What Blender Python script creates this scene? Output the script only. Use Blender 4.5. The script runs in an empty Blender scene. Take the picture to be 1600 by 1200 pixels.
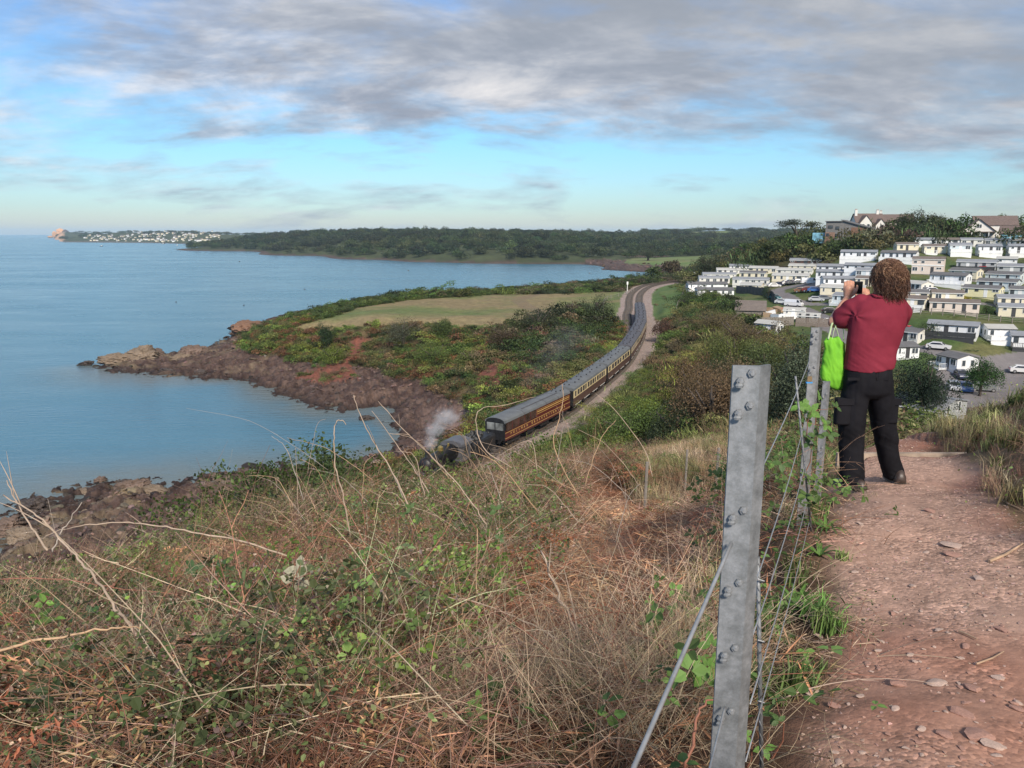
import bpy, bmesh, math, random
import numpy as np
from mathutils import Vector, Matrix, Euler
random.seed(7); RNG = np.random.default_rng(11)
scene = bpy.context.scene
R = math.radians
CAMZ = 38.0
PITCH = R(11.1); F = 1200.0
# ------------------------------------------------------------------ camera
cam = bpy.data.cameras.new('camera'); cam_ob = bpy.data.objects.new('camera', cam)
scene.collection.objects.link(cam_ob); scene.camera = cam_ob
cam_ob.location = (0, 0, CAMZ); cam_ob.rotation_euler = (R(90) - PITCH, 0, 0)
cam.sensor_width = 36; cam.lens = 27; cam.clip_start = .05; cam.clip_end = 90000
# ------------------------------------------------------------------ sky
SUN_EL, SUN_ROT = R(36), R(168)
world = bpy.data.worlds.new('World'); scene.world = world; world.use_nodes = True
def sky_nodes():
    nt = world.node_tree; N = nt.nodes; L = nt.links; N.clear()
    def nd(t, **k):
        n = N.new(t)
        for a, b in k.items(): setattr(n, a, b)
        return n
    def mth(op, a, b=None, clamp=False):
        n = nd('ShaderNodeMath', operation=op, use_clamp=clamp)
        for i, v in enumerate((a, b)):
            if v is None: continue
            if isinstance(v, (int, float)): n.inputs[i].default_value = v
            else: L.new(v, n.inputs[i])
        return n.outputs[0]
    def ramp(v, stops):
        n = nd('ShaderNodeValToRGB'); L.new(v, n.inputs[0]); e = n.color_ramp.elements
        while len(e) < len(stops): e.new(.5)
        for i, (p, c) in enumerate(stops):
            e[i].position = p; e[i].color = (c, c, c, 1) if isinstance(c, (int, float)) else (*c, 1)
        return n.outputs[0]
    def mix(f, a, b):
        n = nd('ShaderNodeMix', data_type='RGBA')
        L.new(f, n.inputs[0])
        for i, v in ((6, a), (7, b)):
            if isinstance(v, tuple): n.inputs[i].default_value = (*v, 1)
            else: L.new(v, n.inputs[i])
        return n.outputs[2]
    out = nd('ShaderNodeOutputWorld'); bg = nd('ShaderNodeBackground')
    L.new(bg.outputs[0], out.inputs[0])
    sky = nd('ShaderNodeTexSky', sky_type='NISHITA', sun_disc=False, sun_elevation=SUN_EL, sun_rotation=SUN_ROT)
    sky.air_density = 1.3; sky.dust_density = .4; sky.ozone_density = 2.5
    tc = nd('ShaderNodeTexCoord'); sp = nd('ShaderNodeSeparateXYZ'); L.new(tc.outputs['Generated'], sp.inputs[0])
    x, y, z = sp.outputs
    zc = mth('MAXIMUM', z, 0.0)
    zz = mth('ADD', zc, .25)
    cx = mth('DIVIDE', x, zz); cy = mth('DIVIDE', y, zz)
    cb = nd('ShaderNodeCombineXYZ'); L.new(cx, cb.inputs[0]); L.new(cy, cb.inputs[1])
    def noise(scale, det, rough, off, dist=0., st=(1, 1, 1)):
        mp = nd('ShaderNodeMapping'); L.new(cb.outputs[0], mp.inputs[0])
        mp.inputs['Location'].default_value = off; mp.inputs['Scale'].default_value = st
        mp.inputs['Rotation'].default_value = (0, 0, R(-14))
        n = nd('ShaderNodeTexNoise'); n.inputs['Scale'].default_value = scale; n.inputs['Detail'].default_value = det
        n.inputs['Roughness'].default_value = rough; n.inputs['Distortion'].default_value = dist
        L.new(mp.outputs[0], n.inputs[0]); return n.outputs[0]
    # clear blue: turquoise near the horizon, deeper overhead
    # (a colour balance on the sky texture)
    el = mth('MULTIPLY', zc, 2.0, True)
    bal = ramp(el, [(0, (.68, .77, 1.06)), (.06, (.56, .77, 1.08)), (.28, (.50, .86, 1.20)), (.55, (.5, .8, 1.2)), (1, (.6, .8, 1.1))])
    mul = nd('ShaderNodeMix', data_type='RGBA', blend_type='MULTIPLY'); mul.inputs[0].default_value = 1
    L.new(sky.outputs[0], mul.inputs[6]); L.new(bal, mul.inputs[7]); clear = mul.outputs[2]
    # cloud cover: more to the right and upward, a clear band low on the left
    az = mth('ARCTAN2', x, y)                      # 0 ahead, + right
    azl = mth('MULTIPLY', az, .17)
    cov = mth('ADD', ramp(mth('MULTIPLY', zc, 3.0, True), [(0, .0), (.12, .10), (.26, .32), (.40, .55), (.62, .66), (1, .66)]), azl)
    n1 = noise(1.0, 9, .58, (3.1, 8.2, 0), .35, (1, 1.25, 1))
    n2 = noise(3.2, 8, .6, (12.1, 2.2, 0), .3, (1, 1.5, 1))
    nn = mth('ADD', mth('MULTIPLY', n1, .72), mth('MULTIPLY', n2, .28))
    dens = mth('ADD', mth('MULTIPLY', mth('SUBTRACT', nn, .5), 3.1), mth('MULTIPLY', cov, .95))
    dens = ramp(dens, [(.14, 0.), (.34, .35), (.54, .8), (.76, 1.)])
    n3 = noise(2.0, 10, .6, (5.5, 1.2, 3), .5, (1, 1.3, 1)); n4 = noise(6.5, 6, .6, (1.5, 4.2, 3), .2, (1, 1.6, 1))
    sh = mth('ADD', mth('MULTIPLY', n3, .7), mth('MULTIPLY', n4, .3))
    sh = mth('ADD', sh, mth('MULTIPLY', az, -.02))
    # thick cloud is grey, its thin lit edges pale
    ccol = ramp(sh, [(.34, (2.2, 2.6, 3.3)), (.45, (2.8, 3.15, 3.85)), (.52, (3.8, 4.1, 4.75)), (.59, (5.3, 5.4, 5.8)), (.70, (7.2, 7.0, 7.0))])
    sep = mth('MULTIPLY', mth('SUBTRACT', mth('ADD', mth('MULTIPLY', zc, 2.6), mth('MULTIPLY', az, .55)), .28), 2.2, True)
    grey = nd('ShaderNodeMix', data_type='RGBA'); L.new(mth('MULTIPLY', sep, .62), grey.inputs[0])
    L.new(ccol, grey.inputs[6]); grey.inputs[7].default_value = (2.6, 2.82, 3.15, 1)
    allsky = mix(dens, clear, grey.outputs[2])
    # below the horizon: the sea's haze colour
    low = mth('MULTIPLY', mth('ADD', z, .012), 80, True)
    fin = mix(low, (2.6, 3.9, 5.0), allsky)
    L.new(fin, bg.inputs[0]); bg.inputs[1].default_value = .078
sky_nodes()
sun = bpy.data.lights.new('sun', 'SUN'); sun.energy = 3.2; sun.angle = R(10); sun.color = (1, .90, .77)
sun_ob = bpy.data.objects.new('sun', sun); scene.collection.objects.link(sun_ob)
# behind the camera, to the right
_sd = Vector((math.sin(SUN_ROT) * math.cos(SUN_EL), math.cos(SUN_ROT) * math.cos(SUN_EL), math.sin(SUN_EL)))
sun_ob.rotation_euler = _sd.to_track_quat('Z', 'Y').to_euler(); sun_ob.location = (0, -20, 80)
vs = scene.view_settings; vs.view_transform = 'Standard'; vs.look = 'None'; vs.exposure = .78; vs.gamma = 1
vs.use_curve_mapping = False
scene.cycles.volume_bounces = 1; scene.cycles.max_bounces = 6; scene.cycles.transparent_max_bounces = 8
scene.cycles.use_adaptive_sampling = True
# ------------------------------------------------------------------ helpers
def ray(px, py):
    u = (600 - py) / F
    return np.array([(px - 800) / F, math.cos(PITCH) + u * math.sin(PITCH), -math.sin(PITCH) + u * math.cos(PITCH)])
def PY(px, py, Y):                       # world point seen at a pixel, Y metres ahead
    r = ray(px, py); t = Y / r[1]; return np.array([r[0] * t, Y, CAMZ + r[2] * t])
def PZ(px, py, z):                       # ... at an elevation
    r = ray(px, py); t = (z - CAMZ) / r[2]; return np.array([r[0] * t, r[1] * t, z])
def hash2(ix, iy, seed):
    h = (ix.astype(np.int64) * 374761393 + iy.astype(np.int64) * 668265263 + seed * 1442695041) & 0xffffffff
    h = ((h ^ (h >> 13)) * 1274126177) & 0xffffffff
    return ((h ^ (h >> 16)) & 0xffff) / 65535.0
def vnoise(x, y, seed=0):
    x = np.asarray(x, float); y = np.asarray(y, float)
    ix = np.floor(x); iy = np.floor(y); fx = x - ix; fy = y - iy
    fx = fx * fx * (3 - 2 * fx); fy = fy * fy * (3 - 2 * fy); ix = ix.astype(np.int64); iy = iy.astype(np.int64)
    a = hash2(ix, iy, seed); b = hash2(ix + 1, iy, seed); c = hash2(ix, iy + 1, seed); d = hash2(ix + 1, iy + 1, seed)
    return (a * (1 - fx) + b * fx) * (1 - fy) + (c * (1 - fx) + d * fx) * fy
def fbm(x, y, scale=1., octv=4, seed=0, gain=.5):
    s = 0; a = 1; t = 0
    for k in range(octv):
        s = s + a * vnoise(np.asarray(x) / scale * 2 ** k + 17.3 * k, np.asarray(y) / scale * 2 ** k - 9.1 * k, seed + k); t += a; a *= gain
    return s / t
def inpoly(px, py, poly):
    px = np.asarray(px, float); py = np.asarray(py, float); r = np.zeros(px.shape, bool); n = len(poly)
    for i in range(n):
        x0, y0 = poly[i]; x1, y1 = poly[(i + 1) % n]
        if y0 == y1: continue
        c = ((y0 > py) != (y1 > py)) & (px < (x1 - x0) * (py - y0) / (y1 - y0) + x0); r ^= c
    return r
def smooth(a, b, x): t = np.clip((x - a) / (b - a), 0, 1); return t * t * (3 - 2 * t)

def tag(o, label=None, cat=None, group=None, kind=None):
    if label: o['label'] = label
    if cat: o['category'] = cat
    if group: o['group'] = group
    if kind: o['kind'] = kind
    return o
def link(o, parent=None):
    scene.collection.objects.link(o)
    if parent is not None: o.parent = parent
    return o
def empty(name, loc=(0, 0, 0), rz=0, label=None, cat=None, group=None, parent=None, scale=None):
    o = bpy.data.objects.new(name, None); o.empty_display_size = .2; link(o, parent); o.location = loc; o.rotation_euler = (0, 0, rz)
    if scale: o.scale = (scale,) * 3
    return tag(o, label, cat, group)
class MB:
    def __init__(s): s.v = []; s.f = []
    def add(s, vs, fs):
        b = len(s.v); s.v += [tuple(map(float, v)) for v in vs]; s.f += [tuple(int(i) + b for i in f) for f in fs]; return s
    def box(s, x0, x1, y0, y1, z0, z1):
        return s.add([(x0, y0, z0), (x1, y0, z0), (x1, y1, z0), (x0, y1, z0), (x0, y0, z1), (x1, y0, z1), (x1, y1, z1), (x0, y1, z1)],
                     [(0, 3, 2, 1), (4, 5, 6, 7), (0, 1, 5, 4), (1, 2, 6, 5), (2, 3, 7, 6), (3, 0, 4, 7)])
    def prism(s, prof, a0, a1, axis='x'):      # closed 2-D profile swept along an axis
        n = len(prof)
        if axis == 'x': vs = [(a0, p, q) for p, q in prof] + [(a1, p, q) for p, q in prof]
        elif axis == 'y': vs = [(p, a0, q) for p, q in prof] + [(p, a1, q) for p, q in prof]
        else: vs = [(p, q, a0) for p, q in prof] + [(p, q, a1) for p, q in prof]
        fs = [(i, (i + 1) % n, n + (i + 1) % n, n + i) for i in range(n)] + [tuple(range(n - 1, -1, -1)), tuple(range(n, 2 * n))]
        return s.add(vs, fs)
    def tube(s, pts, rad, n=6, cap=True, flat=1.):
        pts = [np.array(p, float) for p in pts]; m = len(pts)
        if isinstance(rad, (int, float)): rad = [rad] * m
        vs = []; up = None
        for i in range(m):
            t = pts[min(i + 1, m - 1)] - pts[max(i - 1, 0)]; t /= (np.linalg.norm(t) + 1e-9)
            if up is None:
                up = np.array([0, 0, 1.]) if abs(t[2]) < .9 else np.array([1., 0, 0])
            a = np.cross(t, up); a /= (np.linalg.norm(a) + 1e-9); b = np.cross(a, t); up = b
            for k in range(n):
                q = 2 * math.pi * k / n; vs.append(pts[i] + a * math.cos(q) * rad[i] + b * math.sin(q) * rad[i] * flat)
        fs = [(i * n + k, i * n + (k + 1) % n, (i + 1) * n + (k + 1) % n, (i + 1) * n + k) for i in range(m - 1) for k in range(n)]
        if cap: fs += [tuple(range(n - 1, -1, -1)), tuple((m - 1) * n + k for k in range(n))]
        return s.add(vs, fs)
    def rings(s, rings, cap=True):             # rings: list of equal-length loops
        n = len(rings[0]); m = len(rings)
        vs = [p for r in rings for p in r]
        fs = [(i * n + k, i * n + (k + 1) % n, (i + 1) * n + (k + 1) % n, (i + 1) * n + k) for i in range(m - 1) for k in range(n)]
        if cap: fs += [tuple(range(n - 1, -1, -1)), tuple((m - 1) * n + k for k in range(n))]
        return s.add(vs, fs)
    def ball(s, c, r, nu=8, nv=6):
        r = (r,) * 3 if isinstance(r, (int, float)) else r
        R_ = []
        for j in range(1, nv):
            a = math.pi * j / nv
            R_.append([(c[0] + r[0] * math.sin(a) * math.cos(2 * math.pi * k / nu), c[1] + r[1] * math.sin(a) * math.sin(2 * math.pi * k / nu), c[2] - r[2] * math.cos(a)) for k in range(nu)])
        return s.rings(R_)
    def mesh(s, name, m=None, sm=False):
        me = bpy.data.meshes.new(name); me.from_pydata(s.v, [], s.f)
        if m: me.materials.append(m)
        if sm: me.polygons.foreach_set('use_smooth', [True] * len(me.polygons))
        me.update(); return me
    def build(s, name, m=None, parent=None, sm=False):
        return link(bpy.data.objects.new(name, s.mesh(name, m, sm)), parent)
def obj(name, me, parent=None, loc=None, rot=None, scl=None):
    o = link(bpy.data.objects.new(name, me), parent)
    if loc is not None: o.location = [float(c) for c in loc]
    if rot is not None: o.rotation_euler = rot
    if scl is not None: o.scale = (scl,) * 3 if isinstance(scl, (int, float)) else scl
    return o
def np_mesh(name, V, Fq, m=None, sm=True, attrs=None):
    me = bpy.data.meshes.new(name); V = np.asarray(V, np.float32); Fq = np.asarray(Fq, np.int32); k = Fq.shape[1]
    me.vertices.add(len(V)); me.vertices.foreach_set('co', V.ravel())
    me.loops.add(Fq.size); me.loops.foreach_set('vertex_index', Fq.ravel())
    me.polygons.add(len(Fq)); me.polygons.foreach_set('loop_start', np.arange(0, Fq.size, k, dtype=np.int32))
    me.polygons.foreach_set('loop_total', np.full(len(Fq), k, np.int32))
    me.polygons.foreach_set('use_smooth', np.full(len(Fq), sm, bool))
    me.update(calc_edges=True)
    for nm, a in (attrs or {}).items():
        a = np.asarray(a, np.float32)
        if a.ndim == 2:
            at = me.attributes.new(nm, 'FLOAT_COLOR', 'POINT'); at.data.foreach_set('color', np.c_[a[:, :3], np.ones(len(a))].astype(np.float32).ravel())
        else:
            at = me.attributes.new(nm, 'FLOAT', 'POINT'); at.data.foreach_set('value', a)
    if m: me.materials.append(m)
    return me
# ------------------------------------------------------------------ materials
class NT:
    def __init__(s, name):
        s.m = bpy.data.materials.new(name); s.m.use_nodes = True; s.t = s.m.node_tree; s.b = s.t.nodes['Principled BSDF']; s.out = s.t.nodes['Material Output']
    def nd(s, t, ins=None, **k):
        n = s.t.nodes.new(t)
        for a, b in k.items(): setattr(n, a, b)
        for a, b in (ins or {}).items(): s.set(n.inputs[a], b)
        return n
    def set(s, i, v):
        if hasattr(v, 'is_output') or isinstance(v, bpy.types.NodeSocket): s.t.links.new(v, i)
        else: i.default_value = (*v, 1) if isinstance(v, tuple) and len(v) == 3 and i.type == 'RGBA' else v
    def noise(s, scale, det=4, rough=.6, vec=None, dist=0.):
        n = s.nd('ShaderNodeTexNoise', {'Scale': scale, 'Detail': det, 'Roughness': rough, 'Distortion': dist})
        if vec is not None: s.set(n.inputs['Vector'], vec)
        return n.outputs[0]
    def vec(s, sc=(1, 1, 1), kind='Object'):
        c = s.nd('ShaderNodeTexCoord'); m = s.nd('ShaderNodeMapping', {'Vector': c.outputs[kind], 'Scale': sc}); return m.outputs[0]
    def ramp(s, v, stops):
        n = s.nd('ShaderNodeValToRGB', {0: v}); e = n.color_ramp.elements
        while len(e) < len(stops): e.new(.5)
        for i, (p, c) in enumerate(stops): e[i].position = p; e[i].color = (c, c, c, 1) if isinstance(c, (int, float)) else (*c, 1)
        return n.outputs[0]
    def mix(s, f, a, b, mode='MIX'):
        n = s.nd('ShaderNodeMix', data_type='RGBA', blend_type=mode); s.set(n.inputs[0], f); s.set(n.inputs[6], a); s.set(n.inputs[7], b); return n.outputs[2]
    def math(s, op, a, b=0., clamp=False):
        n = s.nd('ShaderNodeMath', operation=op, use_clamp=clamp); s.set(n.inputs[0], a); s.set(n.inputs[1], b); return n.outputs[0]
    def bump(s, h, strength=.5, dist=.02):
        n = s.nd('ShaderNodeBump', {'Height': h, 'Strength': strength, 'Distance': dist}); s.set(s.b.inputs['Normal'], n.outputs[0]); return n
    def attr(s, name, typ='GEOMETRY'): return s.nd('ShaderNodeAttribute', attribute_name=name, attribute_type=typ)
MATS = {}
def mat(name, col, rough=.7, metal=0., var=.25, scale=6., bump=.15, bdist=.01, spec=None, kind='Object', col2=None):
    """plain surface with grain: the colour drifts by `var` over noise, plus fine relief"""
    if name in MATS: return MATS[name]
    n = NT(name); v = n.vec(kind=kind)
    a = n.noise(scale, 5, .65, v); lo = tuple(c * (1 - var) for c in col); hi = tuple(min(1, c * (1 + var)) for c in (col2 or col))
    n.set(n.b.inputs['Base Color'], n.ramp(a, [(.3, lo), (.7, hi)]))
    n.b.inputs['Roughness'].default_value = rough; n.b.inputs['Metallic'].default_value = metal
    if spec is not None: n.b.inputs['Specular IOR Level'].default_value = spec
    if bump: n.bump(n.noise(scale * 8, 4, .7, v), bump, bdist)
    MATS[name] = n.m; return n.m
def glass(name='window_glass', col=(.02, .025, .03)):
    if name in MATS: return MATS[name]
    n = NT(name); n.set(n.b.inputs['Base Color'], n.ramp(n.noise(.7, 2, .5, n.vec()), [(.3, tuple(c * .5 for c in col)), (.7, tuple(c * 2.2 for c in col))]))
    n.b.inputs['Roughness'].default_value = .12; MATS[name] = n.m; return n.m
def foliage_mat(name='foliage', trans=.25, rough=.6):
    """leaf colour = the plant's own tint (instance attribute) times each leaf's own shade"""
    n = NT(name); ti = n.attr('tint', 'INSTANCER').outputs['Color']; sh = n.attr('shade').outputs['Fac']
    k = n.ramp(sh, [(0, .45), (.5, .95), (.85, 1.35), (1, 1.9)])
    c = n.mix(1., ti, k, 'MULTIPLY')
    n.set(n.b.inputs['Base Color'], c); n.b.inputs['Roughness'].default_value = rough; n.b.inputs['Specular IOR Level'].default_value = .3
    tr = n.nd('ShaderNodeBsdfTranslucent', {'Color': c}); ms = n.nd('ShaderNodeMixShader', {0: trans})
    n.t.links.new(n.b.outputs[0], ms.inputs[1]); n.t.links.new(tr.outputs[0], ms.inputs[2]); n.t.links.new(ms.outputs[0], n.out.inputs[0])
    MATS[name] = n.m; return n.m
def tinted_mat(name, tint, trans=.2, rough=.65):
    """the same for a single plant that is not instanced"""
    if name in MATS: return MATS[name]
    n = NT(name); sh = n.attr('shade').outputs['Fac']
    c = n.mix(1., tint, n.ramp(sh, [(0, .4), (.5, .95), (.85, 1.4), (1, 2.0)]), 'MULTIPLY')
    n.set(n.b.inputs['Base Color'], c); n.b.inputs['Roughness'].default_value = rough; n.b.inputs['Specular IOR Level'].default_value = .3
    tr = n.nd('ShaderNodeBsdfTranslucent', {'Color': c}); ms = n.nd('ShaderNodeMixShader', {0: trans})
    n.t.links.new(n.b.outputs[0], ms.inputs[1]); n.t.links.new(tr.outputs[0], ms.inputs[2]); n.t.links.new(ms.outputs[0], n.out.inputs[0])
    MATS[name] = n.m; return n.m
FOL = foliage_mat(); STK = foliage_mat('stalk', .0, .8)
# ------------------------------------------------------------------ scattering (uncountable stuff only)
def scatter_tree():
    g = bpy.data.node_groups.new('scatter', 'GeometryNodeTree')
    return g
def scatter(name, P, rot, scl, tint, pid, protos, label, kind='stuff', tilt=None, parent=None):
    n = len(P); me = bpy.data.meshes.new(name); me.vertices.add(n); me.vertices.foreach_set('co', np.asarray(P, np.float32).ravel())
    def at(nm, typ, key, arr): me.attributes.new(nm, typ, 'POINT').data.foreach_set(key, arr)
    at('rot', 'FLOAT_VECTOR', 'vector', np.asarray(rot, np.float32).ravel())
    s3 = np.asarray(scl, np.float32)
    if s3.ndim == 1: s3 = np.repeat(s3[:, None], 3, 1)
    at('scl', 'FLOAT_VECTOR', 'vector', s3.ravel())
    at('tint', 'FLOAT_COLOR', 'color', np.c_[tint, np.ones(n)].astype(np.float32).ravel())
    at('pid', 'INT', 'value', np.asarray(pid, np.int32))
    o = link(bpy.data.objects.new(name, me), parent); o['label'] = label; o['kind'] = kind
    coll = bpy.data.collections.new(name + '_protos')
    for i, p in enumerate(protos):
        q = bpy.data.objects.new('%s_p%02d' % (name, i), p); coll.objects.link(q)
    g = bpy.data.node_groups.new(name, 'GeometryNodeTree')
    g.interface.new_socket('Geometry', in_out='INPUT', socket_type='NodeSocketGeometry'); g.interface.new_socket('Geometry', in_out='OUTPUT', socket_type='NodeSocketGeometry')
    N = g.nodes; L = g.links; gi = N.new('NodeGroupInput'); go = N.new('NodeGroupOutput')
    ci = N.new('GeometryNodeCollectionInfo'); ci.inputs['Collection'].default_value = coll; ci.inputs['Separate Children'].default_value = True; ci.inputs['Reset Children'].default_value = True
    ip = N.new('GeometryNodeInstanceOnPoints'); ip.inputs['Pick Instance'].default_value = True
    def na(nm, t):
        a = N.new('GeometryNodeInputNamedAttribute'); a.data_type = t; a.inputs['Name'].default_value = nm; return a.outputs['Attribute']
    er = N.new('FunctionNodeEulerToRotation'); L.new(na('rot', 'FLOAT_VECTOR'), er.inputs[0])
    L.new(gi.outputs[0], ip.inputs['Points']); L.new(ci.outputs[0], ip.inputs['Instance']); L.new(na('pid', 'INT'), ip.inputs['Instance Index'])
    L.new(er.outputs[0], ip.inputs['Rotation']); L.new(na('scl', 'FLOAT_VECTOR'), ip.inputs['Scale']); L.new(ip.outputs[0], go.inputs[0])
    md = o.modifiers.new('scatter', 'NODES'); md.node_group = g
    return o
# ------------------------------------------------------------------ terrain
RAIL0, RAILG = CAMZ - 25.7, 60.
def track_pt(px, py, h):                 # railway centre line from a point h metres above the rails
    r = ray(px, py); t = (-25.7 - 97 / RAILG + h) / (r[2] - r[1] / RAILG); return r * t + np.array([0, 0, CAMZ])
def railz(Y): return RAIL0 + (np.asarray(Y) - 97) / RAILG
_tp = [(-24., 46.), (-18.2, 58.), (-10.5, 73.)] + [tuple(track_pt(*q, 3.85)[:2]) for q in [(770, 654), (876, 607), (940, 565), (978, 536), (994, 513), (1002, 496), (1001, 481.6), (999, 470)]] \
    + [(41.0, 246.), (44.6, 270.), (50., 298.), (59., 328.), (71., 348.), (88., 367.), (112., 388.), (140., 408.)]
_tp = np.array(_tp)
def catmull(P, n=24):
    P = np.asarray(P, float); Q = np.vstack([2 * P[0] - P[1], P, 2 * P[-1] - P[-2]]); out = []
    for i in range(1, len(Q) - 2):
        for t in np.linspace(0, 1, n, endpoint=False):
            a, b, c, d = Q[i - 1], Q[i], Q[i + 1], Q[i + 2]
            out.append(.5 * (2 * b + (c - a) * t + (2 * a - 5 * b + 4 * c - d) * t * t + (3 * b - a - 3 * c + d) * t ** 3))
    out.append(P[-1]); return np.array(out)
TRK = catmull(_tp, 10)
TRS = np.r_[0, np.cumsum(np.linalg.norm(np.diff(TRK, axis=0), axis=1))]
def trk(s, off=0.):
    x = np.interp(s, TRS, TRK[:, 0]); y = np.interp(s, TRS, TRK[:, 1])
    dx = np.interp(s + .5, TRS, TRK[:, 0]) - np.interp(s - .5, TRS, TRK[:, 0]); dy = np.interp(s + .5, TRS, TRK[:, 1]) - np.interp(s - .5, TRS, TRK[:, 1])
    l = np.hypot(dx, dy); return x + off * dy / l, y - off * dx / l, np.arctan2(dy, dx)
def dist_curve(X, Y, C):
    """signed distance (right positive) to a polyline"""
    best = np.full(X.shape, 1e9); sg = np.zeros(X.shape); at = np.zeros(X.shape)
    for i in range(len(C) - 1):
        ax, ay = C[i]; bx, by = C[i + 1]; dx, dy = bx - ax, by - ay; l2 = dx * dx + dy * dy
        t = np.clip(((X - ax) * dx + (Y - ay) * dy) / l2, 0, 1); ex = X - ax - t * dx; ey = Y - ay - t * dy
        d = np.hypot(ex, ey); m = d < best; best = np.where(m, d, best); sg = np.where(m, np.sign(ex * dy - ey * dx), sg); at = np.where(m, ay + t * dy, at)
    return best * np.where(sg == 0, 1, sg), at
C = []
def cw(*rows):
    for x, y, z in rows: C.append((x, y, z))
def cp(*rows):                           # (px, py, Y) on the ground
    for px, py, Y in rows: p = PY(px, py, Y); C.append((p[0], p[1], p[2] - CAMZ))
def cz(z, *rows):                        # (px, py) at height z relative to the camera
    for px, py in rows: p = PZ(px, py, z + CAMZ); C.append((p[0], p[1], z))
# path and bank
cw((0, .6, -1.6), (.8, .6, -1.58), (1.27, 2.07, -1.6), (2.2, 2.0, -1.56), (.5, 1.57, -1.62), (1.75, 4.5, -1.8), (2.71, 5.5, -1.886), (3.5, 5.5, -1.86), (2.3, 4.0, -1.76), (1.7, 3., -1.68),
   (3.2, 6.5, -1.95), (4.0, 6.55, -1.93), (3.3, 7.0, -2.04), (4.2, 7.0, -2.04), (4.3, 8.4, -2.22), (4.75, 9.3, -2.75), (5, 12, -4.8), (6.5, 20, -9), (3.3, 8.5, -2.7), (2.7, 7, -2.35), (3.4, 11, -3.9),
   (3.4, 4.7, -1.55), (3.1, 4.15, -1.6), (3.9, 5.0, -1.3), (4.4, 6, -1.4), (5.4, 8, -1.78), (7, 8, -1.2), (5.25, 8.5, -2.15), (5.1, 9, -2.5), (4.8, 7.4, -2.0), (6.5, 12, -3.7), (9, 12, -2.6), (3.6, 3, -1.35), (3, 1, -1.4), (9, 5, .2), (14, 16, -3.5), (10, 20, -7), (4.5, 4, -1.1))
# slope left of the fence
cw((-1, 1, -1.75), (-2, 1, -2.0), (-2, 2.6, -2.35), (-1, 2.5, -2.1), (0, 2.2, -1.85), (.6, 3.2, -2.1), (-1, 4, -2.65), (-2.5, 4.5, -3.05), (.9, 5, -2.65), (1.3, 7, -3.2), (1.5, 9, -3.85), (0, 6.5, -3.2), (-3, 7, -4.0),
   (-5, 6, -3.7), (-4.2, 4, -3.1), (-5.8, 7.5, -4.3), (-6.2, 12, -6.1), (-8, 22, -9.2), (-4.3, 26, -10.1), (0, 20, -7.7), (2.5, 18, -6.7), (3, 32, -10.6), (7.7, 30, -9.3), (5, 24, -7.8), (3, 13, -5.1), (-2, 13, -5.8),
   (-9, 8, -7.8), (-12, 12, -12), (-16, 24, -18), (-12, 34, -17), (-4, 38, -14.5), (4, 41, -13.5), (12, 40, -11.4), (6, 55, -19), (-4, 52, -21.5), (-20, 45, -25), (-30, 40, -30), (-8, 4, -5), (-30, 20, -28), (-50, 45, -37),
   (16, 55, -15.5), (10, 68, -22.5), (21, 75, -18.5), (14.5, 80, -22), (28, 95, -18.3), (36, 110, -16.8), (34, 130, -16.4), (32, 150, -18.3), (40, 172, -19.), (46, 162, -20.6), (20, 110, -22.2), (33, 190, -21), (28, 143, -22.), (20, 35, -9.5))
# railway shelf
for s in np.linspace(10, TRS[-1] - 5, 26):
    for off in (-3.2, 0, 4.0):
        x, y, _ = trk(s, off); C.append((float(x), float(y), float(railz(y) - CAMZ - .45)))
# left of the railway
cw((-16, 72, -30), (-24, 70, -35), (-12, 88, -29), (-3, 103, -29.5), (5, 122, -28.5), (12, 140, -27.5), (18, 160, -25.5), (24, 185, -24.6), (-38, 62, -36.5))
# shores and cove
cz(-36, (50, 850), (60, 905), (20, 905)); cz(-37, (200, 800), (330, 775), (120, 830), (420, 755), (255, 770))
cz(-38.6, (150, 760), (30, 790), (360, 742), (280, 757), (60, 780), (5, 880), (430, 730))
cz(-41, (590, 692), (565, 702), (540, 715), (20, 720), (200, 720), (400, 690), (540, 690), (590, 660), (200, 640), (350, 620), (20, 640))
cz(-38.2, (330, 596), (400, 606), (480, 626), (550, 646), (600, 662), (628, 690), (300, 590), (240, 580), (180, 570))
cz(-36.6, (420, 585), (500, 605), (570, 622), (640, 655), (700, 668), (340, 570), (680, 648), (668, 682)); cz(-34.5, (430, 563), (520, 580), (600, 600), (680, 627), (735, 652), (370, 548))
cz(-36.8, (300, 562), (225, 566)); cz(-40, (150, 567), (140, 540), (200, 538), (250, 535), (290, 530), (325, 533), (320, 515), (345, 492), (390, 484), (430, 478)); cz(-37, (370, 536), (345, 545))
cp((440, 512, 226), (480, 513, 217), (560, 512, 207), (640, 508, 205), (700, 516, 200), (760, 512, 200), (830, 503, 200), (900, 500, 205), (940, 500, 207))
cp((620, 560, 197), (700, 575, 178), (760, 570, 165), (800, 600, 148), (560, 555, 202), (850, 560, 168), (500, 545, 206), (760, 610, 150), (860, 540, 182))
cp((500, 498, 245), (600, 474, 275), (760, 464, 298), (900, 461, 302), (975, 458, 308), (700, 490, 240), (850, 480, 250), (940, 480, 255), (1030, 455, 290), (1060, 470, 240), (1035, 480, 228), (1010, 445, 338))
cp((640, 462, 300), (560, 476, 275), (470, 498, 250)); cp((425, 508, 243), (450, 498, 250)); cz(-40, (405, 492), (440, 487))
cz(-42, (600, 452), (760, 437), (900, 430), (480, 478), (400, 490), (300, 500), (330, 515), (100, 500), (0, 450), (200, 440), (400, 430), (600, 420), (800, 420), (0, 560), (930, 424), (980, 432))
cz(-39, (1022, 429), (960, 441), (860, 447), (720, 455))
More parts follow.
